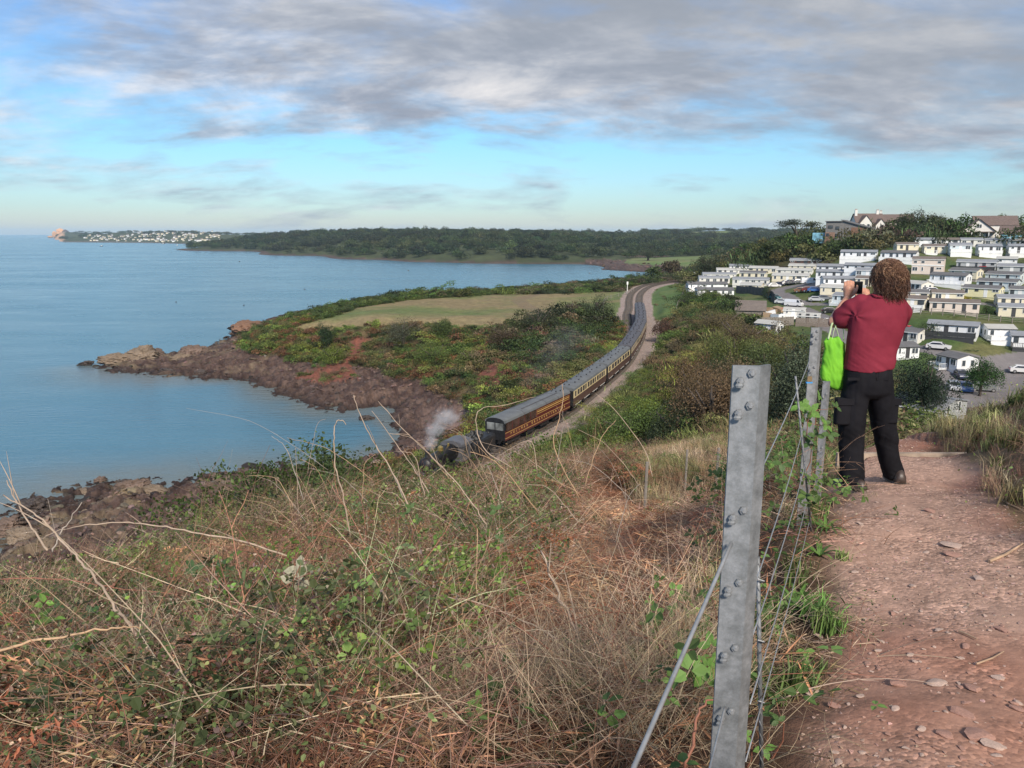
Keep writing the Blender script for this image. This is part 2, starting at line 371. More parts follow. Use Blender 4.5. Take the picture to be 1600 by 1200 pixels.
# far shore
cz(-37, (940, 419), (1000, 423), (1040, 424)); cz(-34, (1000, 415), (1050, 418)); cz(-39, (930, 421), (985, 427), (900, 413))
cz(-31, (980, 408), (1040, 408)); cp((1090, 410, 800), (1085, 400, 980), (1060, 425, 470), (1045, 436, 400), (1110, 425, 420), (1090, 440, 330), (1130, 428, 330), (1150, 436, 296))
for x, yb, yt in [(322, 383, 371), (400, 392, 370), (500, 399, 370), (600, 405, 372), (700, 409, 374), (800, 411, 375), (900, 412, 378)]:
    cz(-37.6, (x, yb)); cz(-39.5, (x, yb + 4)); p = PZ(x, yb, 0.4)
    C.append((p[0] * 1.03, p[1] * 1.03, -27)); q = PY(x, yt, p[1] * 1.35); C.append((q[0], q[1], q[2] - CAMZ))
cp((980, 385, 1500), (1060, 388, 1400), (1140, 388, 1300), (1000, 402, 1150), (1100, 398, 1150), (900, 392, 1250))
cp((960, 364, 3300), (1050, 362, 3000), (1150, 360, 2800), (1250, 362, 2600), (1350, 364, 2600), (850, 366, 3600), (1120, 372, 2200), (700, 372, 4200))
for x, yb, yt in [(85, 371.5, 360), (120, 375, 361), (180, 377.5, 361), (250, 379.5, 362), (310, 381, 364), (345, 382, 366)]:
    p = PZ(x, yb, 0.4); C.append((p[0], p[1], -37.8)); q = PY(x, yt, p[1] + 550); C.append((q[0], q[1], q[2] - CAMZ)); C.append((p[0] * .95, p[1] * .95, -41)); C.append((q[0] * 1.3, q[1] * 1.3, -20))
cz(-43, (60, 367.5), (20, 367.5), (0, 380), (40, 400), (250, 400), (330, 410)); C.append((-3400, 4300, -44)); C.append((-2500, 5400, -44))
# camp and hill
cp((1130, 420, 345), (1232, 419, 300), (1290, 372, 335), (1200, 392, 330), (1350, 367, 320), (1440, 370, 325), (1540, 374, 300), (1600, 374, 290), (1320, 370, 325), (1380, 366, 330), (1480, 364, 335))
cp((1340, 413, 230), (1340, 395, 262), (1340, 428, 222), (1500, 403, 238), (1430, 398, 243), (1590, 404, 236), (1500, 388, 262), (1590, 388, 260), (1420, 385, 266), (1500, 425, 215), (1440, 430, 212), (1590, 428, 214),
   (1500, 447, 200), (1590, 446, 200), (1420, 447, 202), (1500, 467, 185), (1590, 468, 184), (1500, 493, 170), (1410, 484, 176), (1590, 500, 168), (1480, 506, 160), (1485, 529, 150), (1590, 540, 146), (1400, 515, 162),
   (1400, 545, 150), (1500, 550, 143), (1510, 583, 135), (1600, 575, 138), (1500, 622, 118), (1590, 610, 122), (1420, 565, 140), (1300, 470, 212), (1250, 470, 218), (1250, 500, 186), (1200, 450, 252), (1300, 505, 178), (1350, 480, 195), (1350, 447, 215),
   (1200, 480, 205), (1180, 505, 183), (1120, 445, 270), (1100, 468, 244), (1150, 465, 230), (1250, 535, 155), (1300, 550, 148), (1220, 570, 128), (1280, 600, 115), (1200, 428, 285), (1290, 427, 262), (1260, 443, 240))
cw((70, 118, -24.5), (72, 95, -22.8), (42, 76, -19.5), (55, 90, -22.8), (30, 55, -15.5), (55, 66, -17.5), (20, 26, -8), (40, 35, -9.5), (90, 90, -14), (140, 120, -8), (180, 180, -4), (220, 260, -1), (70, 60, -9), (42, 100, -22.5), (250, 360, 0), (120, 60, 0))
C = np.array(C, float)
def uv(x, y):
    d = np.hypot(x, y); return np.arctan2(x, y), np.log(np.maximum(d, .6))
cu, cv = uv(C[:, 0], C[:, 1])
def kern(r2): return np.sqrt(r2 + .0009)
KU = 1.35
def make_rbf():
    du = (cu[:, None] - cu[None]) * KU; dv = (cv[:, None] - cv[None]); K = kern(du * du + dv * dv)
    n = len(C); A = np.zeros((n + 1, n + 1)); A[:n, :n] = K - np.eye(n) * .012; A[:n, n] = 1; A[n, :n] = 1
    return np.linalg.solve(A, np.r_[C[:, 2], 0])
W = make_rbf()
def Hbase(x, y):
    u, v = uv(np.asarray(x, float), np.asarray(y, float)); sh = u.shape; u = u.ravel(); v = v.ravel(); out = np.empty(len(u))
    for i in range(0, len(u), 40000):
        a = (u[i:i + 40000, None] - cu[None]) * KU; b = v[i:i + 40000, None] - cv[None]; out[i:i + 40000] = kern(a * a + b * b) @ W[:-1] + W[-1]
    return out.reshape(sh)
# mesh grid: finer where the ground is looked at
AZ = np.unique(np.r_[np.linspace(-75, -37, 40), np.linspace(-37, 37, 620), np.linspace(37, 75, 40)]) * math.pi / 180
LD = np.unique(np.r_[np.linspace(math.log(.6), math.log(60), 330), np.linspace(math.log(60), math.log(420), 430), np.linspace(math.log(420), math.log(6500), 150)])
GA, GL = np.meshgrid(AZ, LD); GD = np.exp(GL); GX = np.sin(GA) * GD; GY = np.cos(GA) * GD
GZ = Hbase(GX, GY)
cosp, sinp = math.cos(PITCH), math.sin(PITCH)
def project(X, Y, Zr):
    f = np.maximum(Y * cosp - Zr * sinp, 1e-3); return 800 + F * X / f, 600 - F * (Y * sinp + Zr * cosp) / f
PXg, PYg = project(GX, GY, GZ)
GZ = GZ - 90 * smooth(98, 68, PXg) * (GD > 1900)
# railway shelf: flat at sleeper level
near_t = (GY > 40) & (GY < 410) & (GX > -115) & (GX < 160)
TD = np.full(GX.shape, 99.); TY = np.zeros(GX.shape)
TD[near_t], TY[near_t] = dist_curve(GX[near_t], GY[near_t], TRK[::3])
wl = np.where((GY > 212), 6.6, 3.6)                      # second line on the left further on
flat = np.where(TD > 0, 1 - smooth(4.4, 7.5, TD), 1 - smooth(wl, wl + 3.5, -TD))
GZ = GZ * (1 - flat) + (railz(GY) - CAMZ - .42) * flat
# path: flat across
def path_edges(Y): return np.interp(Y, [0, 2.07, 5.5, 6.8, 8.5, 10], [.55, .92, 2.35, 2.95, 3.85, 4.6]), np.interp(Y, [0, 2.07, 3.0, 4.15, 5.4, 6.6, 8.5, 10], [2.0, 2.35, 2.55, 2.85, 3.45, 4.0, 4.75, 5.2])
pl, pr = path_edges(GY); wob = (fbm(GX, GY, .5, 3, 5) - .5) * .5
pathm = smooth(-.12, .12, GX - pl + wob) * smooth(-.15, .15, pr - GX + wob) * (GY < 9.6) * (GY > -2)
stepd = np.where((GY > 6.72), -.07, 0.) * smooth(2.8, 3.1, GX) * (GX < 4.5) * (1 - smooth(8, 9, GY)); GZ = GZ + stepd
ROCK_R = 36.2
# noise relief
n_big = fbm(GX, GY, 6., 4, 21) - .5; n_mid = fbm(GX, GY, 1.6, 4, 31) - .5; n_sml = fbm(GX, GY, .35, 3, 41) - .5
shore = smooth(-32.8, -35.2, GZ) * (GY < 420) * (1 - flat)
ridge = 1 - np.abs(2 * fbm(GX * .9 + GY * .5, GY - GX * .3, 3.2, 5, 51, .6) - 1) * 2
far = smooth(420, 700, GD)
GZ = GZ + shore * ((ridge - .35) * 1.7 + n_mid * 1.4) * smooth(-41, -37.5, GZ)
veg_rough = (1 - shore) * (1 - flat) * (1 - far)
GZ = GZ + veg_rough * smooth(12, 60, GD) * smooth(450, 300, GY) * n_big * np.where((GZ < -26) & (GX < 10), 2.2, .8)
GZ = GZ + (1 - smooth(12, 30, GD)) * (1 - pathm) * (n_mid * .16 + n_sml * .05)
GZ = GZ + (1 - smooth(12, 30, GD)) * pathm * ((fbm(GX, GY, .8, 4, 61) - .5) * .07 + (fbm(GX, GY, .1, 3, 62) - .5) * .006)
PXg, PYg = project(GX, GY, GZ)
def Z(x, y):
    """ground height from the finished grid"""
    u = np.arctan2(x, y); v = np.log(np.maximum(np.hypot(x, y), .6))
    i = np.clip(np.searchsorted(AZ, u) - 1, 0, len(AZ) - 2); j = np.clip(np.searchsorted(LD, v) - 1, 0, len(LD) - 2)
    a = np.clip((u - AZ[i]) / (AZ[i + 1] - AZ[i]), 0, 1); b = np.clip((v - LD[j]) / (LD[j + 1] - LD[j]), 0, 1)
    return (GZ[j, i] * (1 - a) + GZ[j, i + 1] * a) * (1 - b) + (GZ[j + 1, i] * (1 - a) + GZ[j + 1, i + 1] * a) * b + CAMZ
def hit(px, py, dmin=1., dmax=6000.):
    """where the sight line through a pixel meets the ground (or the sea)"""
    r = ray(px, py); d = np.exp(np.linspace(math.log(dmin), math.log(dmax), 4000)); k = d / math.hypot(r[0], r[1])
    x = r[0] * k; y = r[1] * k; z = CAMZ + r[2] * k; g = np.maximum(Z(x, y), 0.)
    w = np.where(z <= g)[0]
    if len(w) == 0: return np.array([x[-1], y[-1], z[-1]])
    i = w[0]; return np.array([x[i], y[i], g[i]])
# zones --------------------------------------------------------------
ZN = np.zeros(GX.shape, int); SCRUB, PATH, LITTER, BALLAST, FIELD, GREEN, SHORE, CAMP, ROAD, FAR, CLIFF, FARFIELD = range(12)
FIELD_P = [(455, 517), (470, 508), (520, 494), (560, 481), (640, 469), (760, 461), (840, 460), (985, 455), (992, 470), (975, 490), (945, 503), (930, 488), (905, 497), (850, 500), (820, 508), (760, 516), (700, 518), (640, 509), (560, 510), (520, 516)]
GREEN_P = [(1008, 482), (1004, 464), (1025, 449), (1075, 437), (1072, 456), (1060, 470), (1056, 500), (1030, 504)]
CAMP_P = [(1085, 470), (1080, 440), (1130, 420), (1290, 418), (1340, 384), (1425, 374), (1620, 372), (1620, 640), (1380, 640), (1300, 560), (1215, 560), (1175, 520), (1130, 480)]
ROADS = [([(1296, 512), (1275, 493), (1240, 478), (1218, 466), (1212, 455), (1240, 448), (1280, 446)], 2.6), ([(1222, 460), (1250, 472), (1300, 476), (1350, 474)], 1.9), ([(1300, 515), (1350, 540), (1440, 545), (1480, 553), (1520, 562)], 2.2),
         ([(1415, 465), (1470, 458), (1500, 470), (1545, 476), (1600, 478)], 1.6)]
PARK_P = [(1465, 575), (1520, 560), (1620, 545), (1620, 680), (1440, 680)]
field = inpoly(PXg, PYg, FIELD_P) & (GY > 195) & (GY < 330)
ZN[(GD > 420)] = FAR
ZN[inpoly(PXg, PYg, CAMP_P) & (GY > 105) & (GY < 340) & (GX > 60)] = CAMP
ZN[field] = FIELD; ZN[inpoly(PXg, PYg, GREEN_P) & (GY > 190) & (GY < 370)] = GREEN
ZN[(shore > .35)] = SHORE
ZN[inpoly(PXg, PYg, PARK_P) & (GY > 105) & (GY < 150)] = ROAD
for pts, w in ROADS:
    wp = np.array([hit(px, py, 90)[:2] for px, py in pts]); m = ZN == CAMP; d, _ = dist_curve(GX[m], GY[m], catmull(wp, 4)); zz = ZN[m]; zz[np.abs(d) < w] = ROAD; ZN[m] = zz
ZN[(TD < 5.6) & (TD > -wl) & near_t & (TD < np.where(GY > 215, 4.2, 5.6))] = BALLAST
lit = (GY > 3.4) & (GY < 27) & (GX < pl - .6 - .02 * GY) & (inpoly(PXg, PYg, [(870, 790), (960, 735), (1100, 730), (1145, 760), (1140, 960), (1040, 1060), (760, 1210), (560, 1210), (700, 1050), (860, 920)]))
ZN[lit] = LITTER; ZN[pathm > .5] = PATH
red = inpoly(PXg, PYg, [(745, 575), (775, 568), (800, 590), (775, 612), (748, 608)]) | inpoly(PXg, PYg, [(545, 540), (555, 525), (578, 530), (560, 565), (540, 560)]) | inpoly(PXg, PYg, [(460, 588), (540, 560), (560, 590), (500, 600)])
ZN[red & (GY > 120) & (GY < 260)] = CLIFF
farfield = (GD > 420) & (inpoly(PXg, PYg, [(950, 412), (990, 404), (1050, 402), (1110, 399), (1130, 415), (1080, 424), (1045, 417)]) | inpoly(PXg, PYg, [(1070, 364), (1135, 361), (1150, 366), (1090, 369)]) | inpoly(PXg, PYg, [(860, 364), (1000, 362), (1005, 365), (870, 367)]))
ZN[farfield] = FARFIELD
ZN[(GD > 420) & (GZ < -33) & (GD < 1500) & (PXg > 915)] = SHORE
# colours ---------------------------------------------------------------
def L3(a, b, t): t = np.clip(t, 0, 1)[..., None]; return np.array(a) * (1 - t) + np.array(b) * t
f1 = fbm(GX, GY, 9., 5, 71); f2 = fbm(GX, GY, 1.2, 5, 72); f3 = fbm(GX, GY, .18, 4, 73); f4 = fbm(GX, GY, 30., 4, 74)
COL = L3((.045, .05, .022), (.12, .085, .045), (f1 - .3) * 2.2)
COL = COL * (.6 + .8 * f2[..., None])
def setc(z, c): m = ZN == z; COL[m] = c[m]
setc(FIELD, L3((.20, .16, .085), (.115, .145, .05), (f4 - .42) * 3.2 + (f1 - .5) * 1.6 + smooth(840, 960, PXg) * .9) * (.62 + .76 * f2[..., None]) * (.85 + .3 * fbm(GX * .3 + GY, GY * .1, 3., 3, 81)[..., None]))
trk_f = dist_curve(GX, GY, catmull(np.array([hit(px, py, 150)[:2] for px, py in [(835, 461), (812, 468), (822, 478), (850, 488), (880, 497)]]), 5))[0]; tm = (ZN == FIELD) & (np.abs(trk_f) < 2.6); COL[tm] = COL[tm] * .45 + np.array([.17, .125, .085]) * .55
setc(GREEN, L3((.065, .125, .035), (.12, .15, .055), (f1 - .3) * 2) * (.8 + .4 * f2[..., None]))
setc(CAMP, L3((.05, .085, .025), (.12, .12, .05), (f1 - .35) * 2.5) * (.75 + .5 * f2[..., None]))
setc(ROAD, L3((.15, .14, .145), (.20, .185, .185), f1) * (.85 + .3 * f2[..., None]))
setc(FAR, L3((.035, .05, .022), (.07, .08, .035), f4) * (.7 + .6 * f1[..., None]))
far_c = (ZN == FAR) & (GZ < -36.2); COL[far_c] = L3((.05, .035, .03), (.11, .08, .065), f1)[far_c]
setc(FARFIELD, L3((.10, .16, .05), (.16, .17, .075), (f4 - .3) * 2))
setc(BALLAST, L3((.24, .19, .17), (.31, .25, .225), f2) * (.75 + .5 * f3[..., None]))
setc(CLIFF, L3((.22, .075, .05), (.13, .06, .045), f2 * 1.2) * (.7 + .6 * f3[..., None]))
rk = fbm(GX, GY, 4, 4, 91)
sh_c = L3((.052, .031, .027), (.125, .083, .066), (f2 - .3) * 2.4); sh_c = L3(np.array([.05, .035, .028]), (0, 0, 0), f2 * 0) * 0 + sh_c
wet = smooth(-36.6, -38.2, GZ)[..., None]; sh_c = sh_c * (1 - wet * .65); sh_c = sh_c * (.5 + 1.0 * f3[..., None])
tan = np.clip((rk - .55) * 4, 0, 1) * (PXg < 420); sh_c = sh_c * (1 - tan[..., None]) + np.array([.17, .13, .085]) * tan[..., None] * (.6 + .8 * f2[..., None])
pale = (smooth(630, 720, PXg) * smooth(625, 650, PYg) * (GY > 100))[..., None]; sh_c = sh_c * (1 - pale * .5) + np.array([.27, .19, .17]) * pale * .5
setc(SHORE, sh_c)
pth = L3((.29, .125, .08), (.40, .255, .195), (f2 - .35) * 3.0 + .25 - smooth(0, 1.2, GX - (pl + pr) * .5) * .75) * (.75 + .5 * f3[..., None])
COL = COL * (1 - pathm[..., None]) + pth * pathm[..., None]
nl = ((GD < 30) & (ZN != PATH)); nearc = L3((.065, .034, .022), (.14, .09, .055), (f2 - .3) * 2.2) * (.5 + 1.0 * f3[..., None])  # near soil darkened to deepen the shaded gaps in the thicket
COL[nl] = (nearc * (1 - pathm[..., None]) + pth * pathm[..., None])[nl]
litc = L3((.20, .095, .06), (.34, .23, .15), (f3 - .3) * 2.4) * (.7 + .6 * f2[..., None]); COL[ZN == LITTER] = litc[ZN == LITTER]
bank = nl & (GX > pr); COL[bank] = (L3((.17, .085, .06), (.20, .15, .085), (f2 - .3) * 2.5) * (.6 + .8 * f3[..., None]))[bank]
berry = (PXg < 100) & (GD > 2500); COL[berry] = (L3((.55, .33, .2), (.30, .22, .16), (f1 - .35) * 3))[berry]  # orange sunlight on the far headland painted into the ground colour
# building the sheets
def ground_mat(name, s1, s2, b=.5, bd=.03, rough=.95, amp=.35):
    n = NT(name); c = n.attr('gcol').outputs['Color']; v = n.vec()
    k = n.ramp(n.noise(s1, 6, .7, v), [(.25, 1 - amp), (.75, 1 + amp)]); n.set(n.b.inputs['Base Color'], n.mix(1., c, k, 'MULTIPLY'))
    n.b.inputs['Roughness'].default_value = rough; n.b.inputs['Specular IOR Level'].default_value = .25
    n.bump(n.noise(s2, 6, .7, v), b, bd); return n.m
def gravel_mat():
    n = NT('path_gravel'); c = n.attr('gcol').outputs['Color']; v = n.vec()
    vo = n.nd('ShaderNodeTexVoronoi', {'Vector': v, 'Scale': 55., 'Randomness': 1.}); vo2 = n.nd('ShaderNodeTexVoronoi', {'Vector': v, 'Scale': 17.})
    hs = n.nd('ShaderNodeSeparateColor', {0: vo.outputs['Color']}); k = n.ramp(hs.outputs[0], [(0, .6), (.5, .95), (.85, 1.25), (1, 1.6)])
    msk = n.ramp(n.noise(2.2, 5, .6, v), [(.38, 0.), (.56, 1.)])
    k2 = n.mix(msk, (1., 1., 1.), k); n.set(n.b.inputs['Base Color'], n.mix(1., n.mix(1., c, k2, 'MULTIPLY'), n.ramp(n.noise(9, 5, .7, v), [(.3, .75), (.7, 1.2)]), 'MULTIPLY'))
    h = n.math('ADD', n.math('MULTIPLY', n.math('MULTIPLY', vo.outputs['Distance'], msk), -.5), n.math('MULTIPLY', n.noise(30, 6, .7, v), .5))
    n.bump(h, .7, .012); n.b.inputs['Roughness'].default_value = .9; n.b.inputs['Specular IOR Level'].default_value = .25; return n.m
GM = {SCRUB: ('hillside', ground_mat('hillside_soil', 3, 14, .7, .05)), PATH: ('path', gravel_mat()), LITTER: ('cleared_slope', ground_mat('litter_soil', 30, 60, .8, .02)), BALLAST: ('railway_trackbed', ground_mat('ballast', 9, 14, .8, .06, amp=.45)),
      FIELD: ('field', ground_mat('dry_grass', 2.2, 5, .4, .1)), GREEN: ('green_field', ground_mat('green_grass', 2, 5, .4, .1)), SHORE: ('rocky_shore', ground_mat('shore_rock', 1.6, 3.5, .9, .25, .75, .5)), CAMP: ('caravan_park_grass', ground_mat('park_grass', 1.2, 4, .4, .1)),
      ROAD: ('road', ground_mat('tarmac', 2.5, 20, .3, .02, .85, .12)), FAR: ('far_hills', ground_mat('far_hill_soil', .05, .1, .4, 2.)), CLIFF: ('red_cliff', ground_mat('red_earth', 1.5, 3, .9, .3)), FARFIELD: ('far_fields', ground_mat('far_grass', .03, .1, .2, 1.))}
nr, nc = GX.shape
VX = np.c_[GX.ravel(), GY.ravel(), (GZ + CAMZ).ravel()]; idx = np.arange(nr * nc).reshape(nr, nc)
Q = np.stack([idx[:-1, :-1], idx[:-1, 1:], idx[1:, 1:], idx[1:, :-1]], -1).reshape(-1, 4); QZ = ZN[:-1, :-1].ravel(); deep = (GZ.ravel()[Q] < -39.6).all(1)
CF = COL.reshape(-1, 3)
def sheet(name, sel, m):
    q = Q[sel]; u, inv = np.unique(q, return_inverse=True)
    o = link(bpy.data.objects.new(name, np_mesh(name, VX[u], inv.reshape(-1, 4)[:, ::-1], m, True, {'gcol': np.clip(CF[u], 0, 1)}))); o['kind'] = 'structure'; return o
for z, (nm, m) in GM.items():
    s = (QZ == z) & ~deep
    if s.any(): sheet(nm, s, m)
# ------------------------------------------------------------------ sea
def sea():
    n = NT('sea_water'); v = n.nd('ShaderNodeTexCoord').outputs['Object']; g = n.nd('ShaderNodeNewGeometry')
    big = n.noise(.004, 5, .6, n.vec((1, 3.5, 1))); med = n.noise(.03, 4, .6, n.vec((1, 2.2, 1)))
    depth = n.attr('shallow').outputs['Fac']
    c = n.ramp(big, [(.3, (.04, .14, .215)), (.7, (.065, .185, .26))]); c = n.mix(depth, c, (.12, .15, .15)); n.set(n.b.inputs['Base Color'], c)
    n.set(n.b.inputs['Roughness'], n.ramp(n.math('ADD', n.math('MULTIPLY', big, .6), n.math('MULTIPLY', med, .4)), [(.38, .16), (.62, .30)])); n.b.inputs['IOR'].default_value = 1.33
    w1 = n.nd('ShaderNodeTexNoise', {'Vector': n.nd('ShaderNodeMapping', {'Vector': v, 'Scale': (.35, 1.15, 1), 'Rotation': (0, 0, R(-22))}).outputs[0], 'Scale': .55, 'Detail': 5., 'Roughness': .55}).outputs[0]
    w2 = n.nd('ShaderNodeTexNoise', {'Vector': n.nd('ShaderNodeMapping', {'Vector': v, 'Scale': (.5, 1., 1), 'Rotation': (0, 0, R(14))}).outputs[0], 'Scale': 2.2, 'Detail': 3.}).outputs[0]
    n.bump(n.math('ADD', w1, n.math('MULTIPLY', w2, .28)), .6, .36)
    a = np.unique(np.r_[np.linspace(-80, 80, 161)]) * math.pi / 180; d = np.exp(np.linspace(math.log(30), math.log(22000), 190))
    A, D = np.meshgrid(a, d); X = np.sin(A) * D; Y = np.cos(A) * D; zb = Z(X, Y) - CAMZ
    shl = smooth(-41.2, -38.3, zb) * (D < 260)
    i = np.arange(A.size).reshape(A.shape); q = np.stack([i[:-1, :-1], i[1:, :-1], i[1:, 1:], i[:-1, 1:]], -1).reshape(-1, 4)[:, ::-1]
    o = link(bpy.data.objects.new('sea', np_mesh('sea', np.c_[X.ravel(), Y.ravel(), np.zeros(A.size)], q, n.m, True, {'shallow': shl.ravel()}))); o['kind'] = 'structure'
    bed = MB(); bed.add([(-23000, 20, -4.), (23000, 20, -4.), (23000, 23000, -4.), (-23000, 23000, -4.)], [(0, 1, 2, 3)]); o = bed.build('seabed', mat('seabed_sand', (.05, .07, .07), var=.3, scale=.1, bump=0)); o['kind'] = 'structure'
sea()
# ------------------------------------------------------------------ plant pieces
def unit(a): return a / (np.linalg.norm(a, axis=-1, keepdims=True) + 1e-9)
def leaves(Cn, D, Nn, size, asp=.5, fold=.12):
    """rhombic leaves: centre, long direction, normal, length"""
    D = unit(D); S = unit(np.cross(D, Nn)); U = np.cross(S, D); s = np.asarray(size)[:, None] if np.ndim(size) else size
    a = Cn - D * s * .5; b = Cn + S * s * asp * .5 + U * s * fold; c = Cn + D * s * .5; d = Cn - S * s * asp * .5 + U * s * fold
    V = np.stack([a, b, c, d], 1).reshape(-1, 3); n = len(Cn); return V, np.arange(n * 4).reshape(n, 4)
def leafmesh(name, Cn, D, Nn, size, m, asp=.5, shade=None, rng=RNG, fold=.12):
    V, Fq = leaves(Cn, D, Nn, size, asp, fold); sh = rng.random(len(Cn)) if shade is None else shade
    return np_mesh(name, V, Fq, m, False, {'shade': np.repeat(sh, 4)})
def bush_pts(rng, n, lobes=7, flat=.75, spread=.6, shell=.35):
    Lc = rng.normal(size=(lobes, 3)) * [spread, spread, spread * .45]; Lc[:, 2] = np.abs(Lc[:, 2]) * .9 + .35; Lr = rng.uniform(.32, .62, lobes)
    w = rng.choice(lobes, n, p=Lr ** 2 / (Lr ** 2).sum()); dv = unit(rng.normal(size=(n, 3))); dv[:, 2] = np.where(dv[:, 2] < -.35, -dv[:, 2], dv[:, 2])
    r = Lr[w] * (1 - shell * rng.random(n) ** 1.6) * (1 + .12 * rng.normal(size=n)); P = Lc[w] + dv * r[:, None] * [1, 1, flat]; P[:, 2] = np.maximum(P[:, 2], -.1); return P, dv
def bush_proto(seed, n=520, leaf=.13, m=FOL, **k):
    rng = np.random.default_rng(seed); P, dv = bush_pts(rng, n, **k)
    D = unit(rng.normal(size=(n, 3)) + dv * .5 + [0, 0, .3]); Nn = unit(dv + rng.normal(size=(n, 3)) * .6)
    return leafmesh('bush_leaves', P, D, Nn, leaf * rng.uniform(.7, 1.4, n), m, .62, rng=rng)
def brush_proto(seed, n=420, m=STK):       # scrubby dead-stemmed bush
    rng = np.random.default_rng(seed); a = rng.uniform(0, 2 * np.pi, n); t = rng.uniform(.1, 1, n); base = rng.normal(size=(n, 2)) * .35
    lean = rng.uniform(.1, .7, n); D = np.c_[np.cos(a) * lean, np.sin(a) * lean, np.ones(n)]; P = np.c_[base[:, 0], base[:, 1], np.zeros(n)] + D * t[:, None] * rng.uniform(.5, 1.05, n)[:, None]
    return leafmesh('scrub_stems', P, D + rng.normal(size=(n, 3)) * .25, rng.normal(size=(n, 3)), rng.uniform(.2, .45, n), m, .12, rng=rng, fold=.02)
def crown_proto(seed, n=420, leaf=.16):
    rng = np.random.default_rng(seed); P, dv = bush_pts(rng, n, lobes=9, flat=.9, spread=.42, shell=.25)
    return leafmesh('crown_leaves', P, unit(rng.normal(size=(n, 3)) + [0, 0, .2]), unit(dv + rng.normal(size=(n, 3)) * .5), leaf * rng.uniform(.7, 1.5, n), FOL, .7, rng=rng)
def stems_mesh(name, paths, rads, m, shades, n=3):
    V = []; Fq = []; S = []; b = 0; ang = np.arange(n) * 2 * np.pi / n
    for P, r, s in zip(paths, rads, shades):
        P = np.asarray(P); k = len(P); T = unit(np.gradient(P, axis=0)); A = unit(np.cross(T, [.3, .2, .93])); B = np.cross(A, T)
        rr = r * np.linspace(1, .35, k)
        V.append((P[:, None] + A[:, None] * np.cos(ang)[None, :, None] * rr[:, None, None] + B[:, None] * np.sin(ang)[None, :, None] * rr[:, None, None]).reshape(-1, 3))
        i = np.arange(k - 1)[:, None] * n; j = np.arange(n)[None]; j2 = (j + 1) % n
        Fq.append(np.stack([i + j, i + j2, i + n + j2, i + n + j], -1).reshape(-1, 4) + b); b += k * n; S.append(np.full(k * n, s))
    return np_mesh(name, np.vstack(V), np.vstack(Fq), m, True, {'shade': np.concatenate(S)})
def arcs(rng, n, L=(.4, 1.0), up=.7, curl=.5, k=6, spread=.35, droop=.5):
    out = []
    for _ in range(n):
        a = rng.uniform(0, 2 * np.pi); l = rng.uniform(*L); d = unit(np.array([math.cos(a), math.sin(a), up * rng.uniform(.2, 1.5)])); p = np.array([rng.normal() * spread, rng.normal() * spread, rng.uniform(-.05, .15)])
        side = unit(rng.normal(size=3)) * curl * rng.uniform(.2, 1); P = [p]
        for i in range(k):
            d = unit(d + side / k + np.array([0, 0, -droop / k]) + rng.normal(size=3) * .05); p = p + d * l / k; P.append(p)
        out.append(np.array(P))
    return out
def tangle_proto(seed, n=46, rad=(.0016, .0042), **k):
    rng = np.random.default_rng(seed); A = arcs(rng, n, **k); out = []; rr = []; ss = []
    for P in A:
        r = rng.uniform(*rad); s = rng.random(); out.append(P); rr.append(r); ss.append(s)
        for _ in range(rng.integers(0, 3)):       # side twigs
            i = rng.integers(1, len(P) - 1); d = unit((P[i + 1] - P[i]) + rng.normal(size=3) * .05 * 3); l = rng.uniform(.08, .3)
            q = [P[i] + d * l * t + np.array([0, 0, .02 * t * t]) + rng.normal(size=3) * .006 for t in np.linspace(0, 1, 4)]; out.append(np.array(q)); rr.append(r * .55); ss.append(min(1, s + .1))
    return stems_mesh('dead_stems', out, rr, STK, ss)
def bracken_proto(seed, n=9):              # curled dead fern fronds
    rng = np.random.default_rng(seed); Cn = []; D = []; Nn = []; S = []
    for P in arcs(rng, n, (.3, .65), .8, .6, 16, .12, 1.4):
        for i in range(2, len(P)):
            t = unit(P[i] - P[i - 1]); sd = unit(np.cross(t, [0, 0, 1.])); l = .085 * math.sin(math.pi * min(1, (i + 1) / len(P)) ** .8) + .02
            for sg in (-1, 1):
                for q in (.35, .8):
                    Cn.append(P[i] + sd * sg * l * q + rng.normal(size=3) * .012); D.append(sd * sg + t * .5 + rng.normal(size=3) * .45); Nn.append(rng.normal(size=3) * .7 + [0, 0, 1]); S.append(l * .62)
    return leafmesh('dead_fronds', np.array(Cn), np.array(D), np.array(Nn), np.array(S), STK, .24, rng=rng, fold=.1)
def bramble_leaves_proto(seed, n=26, size=.045, m=FOL):
    """trifoliate leaves hung along a few canes"""
    rng = np.random.default_rng(seed); Cn = []; D = []; Nn = []; S = []; sh = []
    for _ in range(n):
        c = rng.normal(size=3) * [.2, .2, .1] + [0, 0, .25]; nn = unit(rng.normal(size=3) * .55 + [0, -.25, .9]); a = rng.uniform(0, 2 * np.pi); s = size * rng.uniform(.6, 1.3); q = rng.random()
        t = unit(np.cross(nn, [math.cos(a), math.sin(a), .1])); b = np.cross(nn, t)
        for ang in (0, 1.75, -1.75):
            d = t * math.cos(ang) + b * math.sin(ang); Cn.append(c + d * s * .62); D.append(d); Nn.append(nn + rng.normal(size=3) * .15); S.append(s * (1.1 if ang == 0 else .9)); sh.append(np.clip(q + rng.normal() * .1, 0, 1))
    return hexleaf('bramble_leaves', np.array(Cn), np.array(D), np.array(Nn), np.array(S), m, .72, np.array(sh), rng, .13)
def small_leaves_proto(seed, n=110, size=.02, m=FOL):
    rng = np.random.default_rng(seed); P = rng.normal(size=(n, 3)) * [.22, .22, .12] + [0, 0, .2]
    return hexleaf('small_leaves', P, rng.normal(size=(n, 3)), rng.normal(size=(n, 3)) + [0, 0, .8], size * rng.uniform(.6, 1.5, n), m, .62, rng=rng)
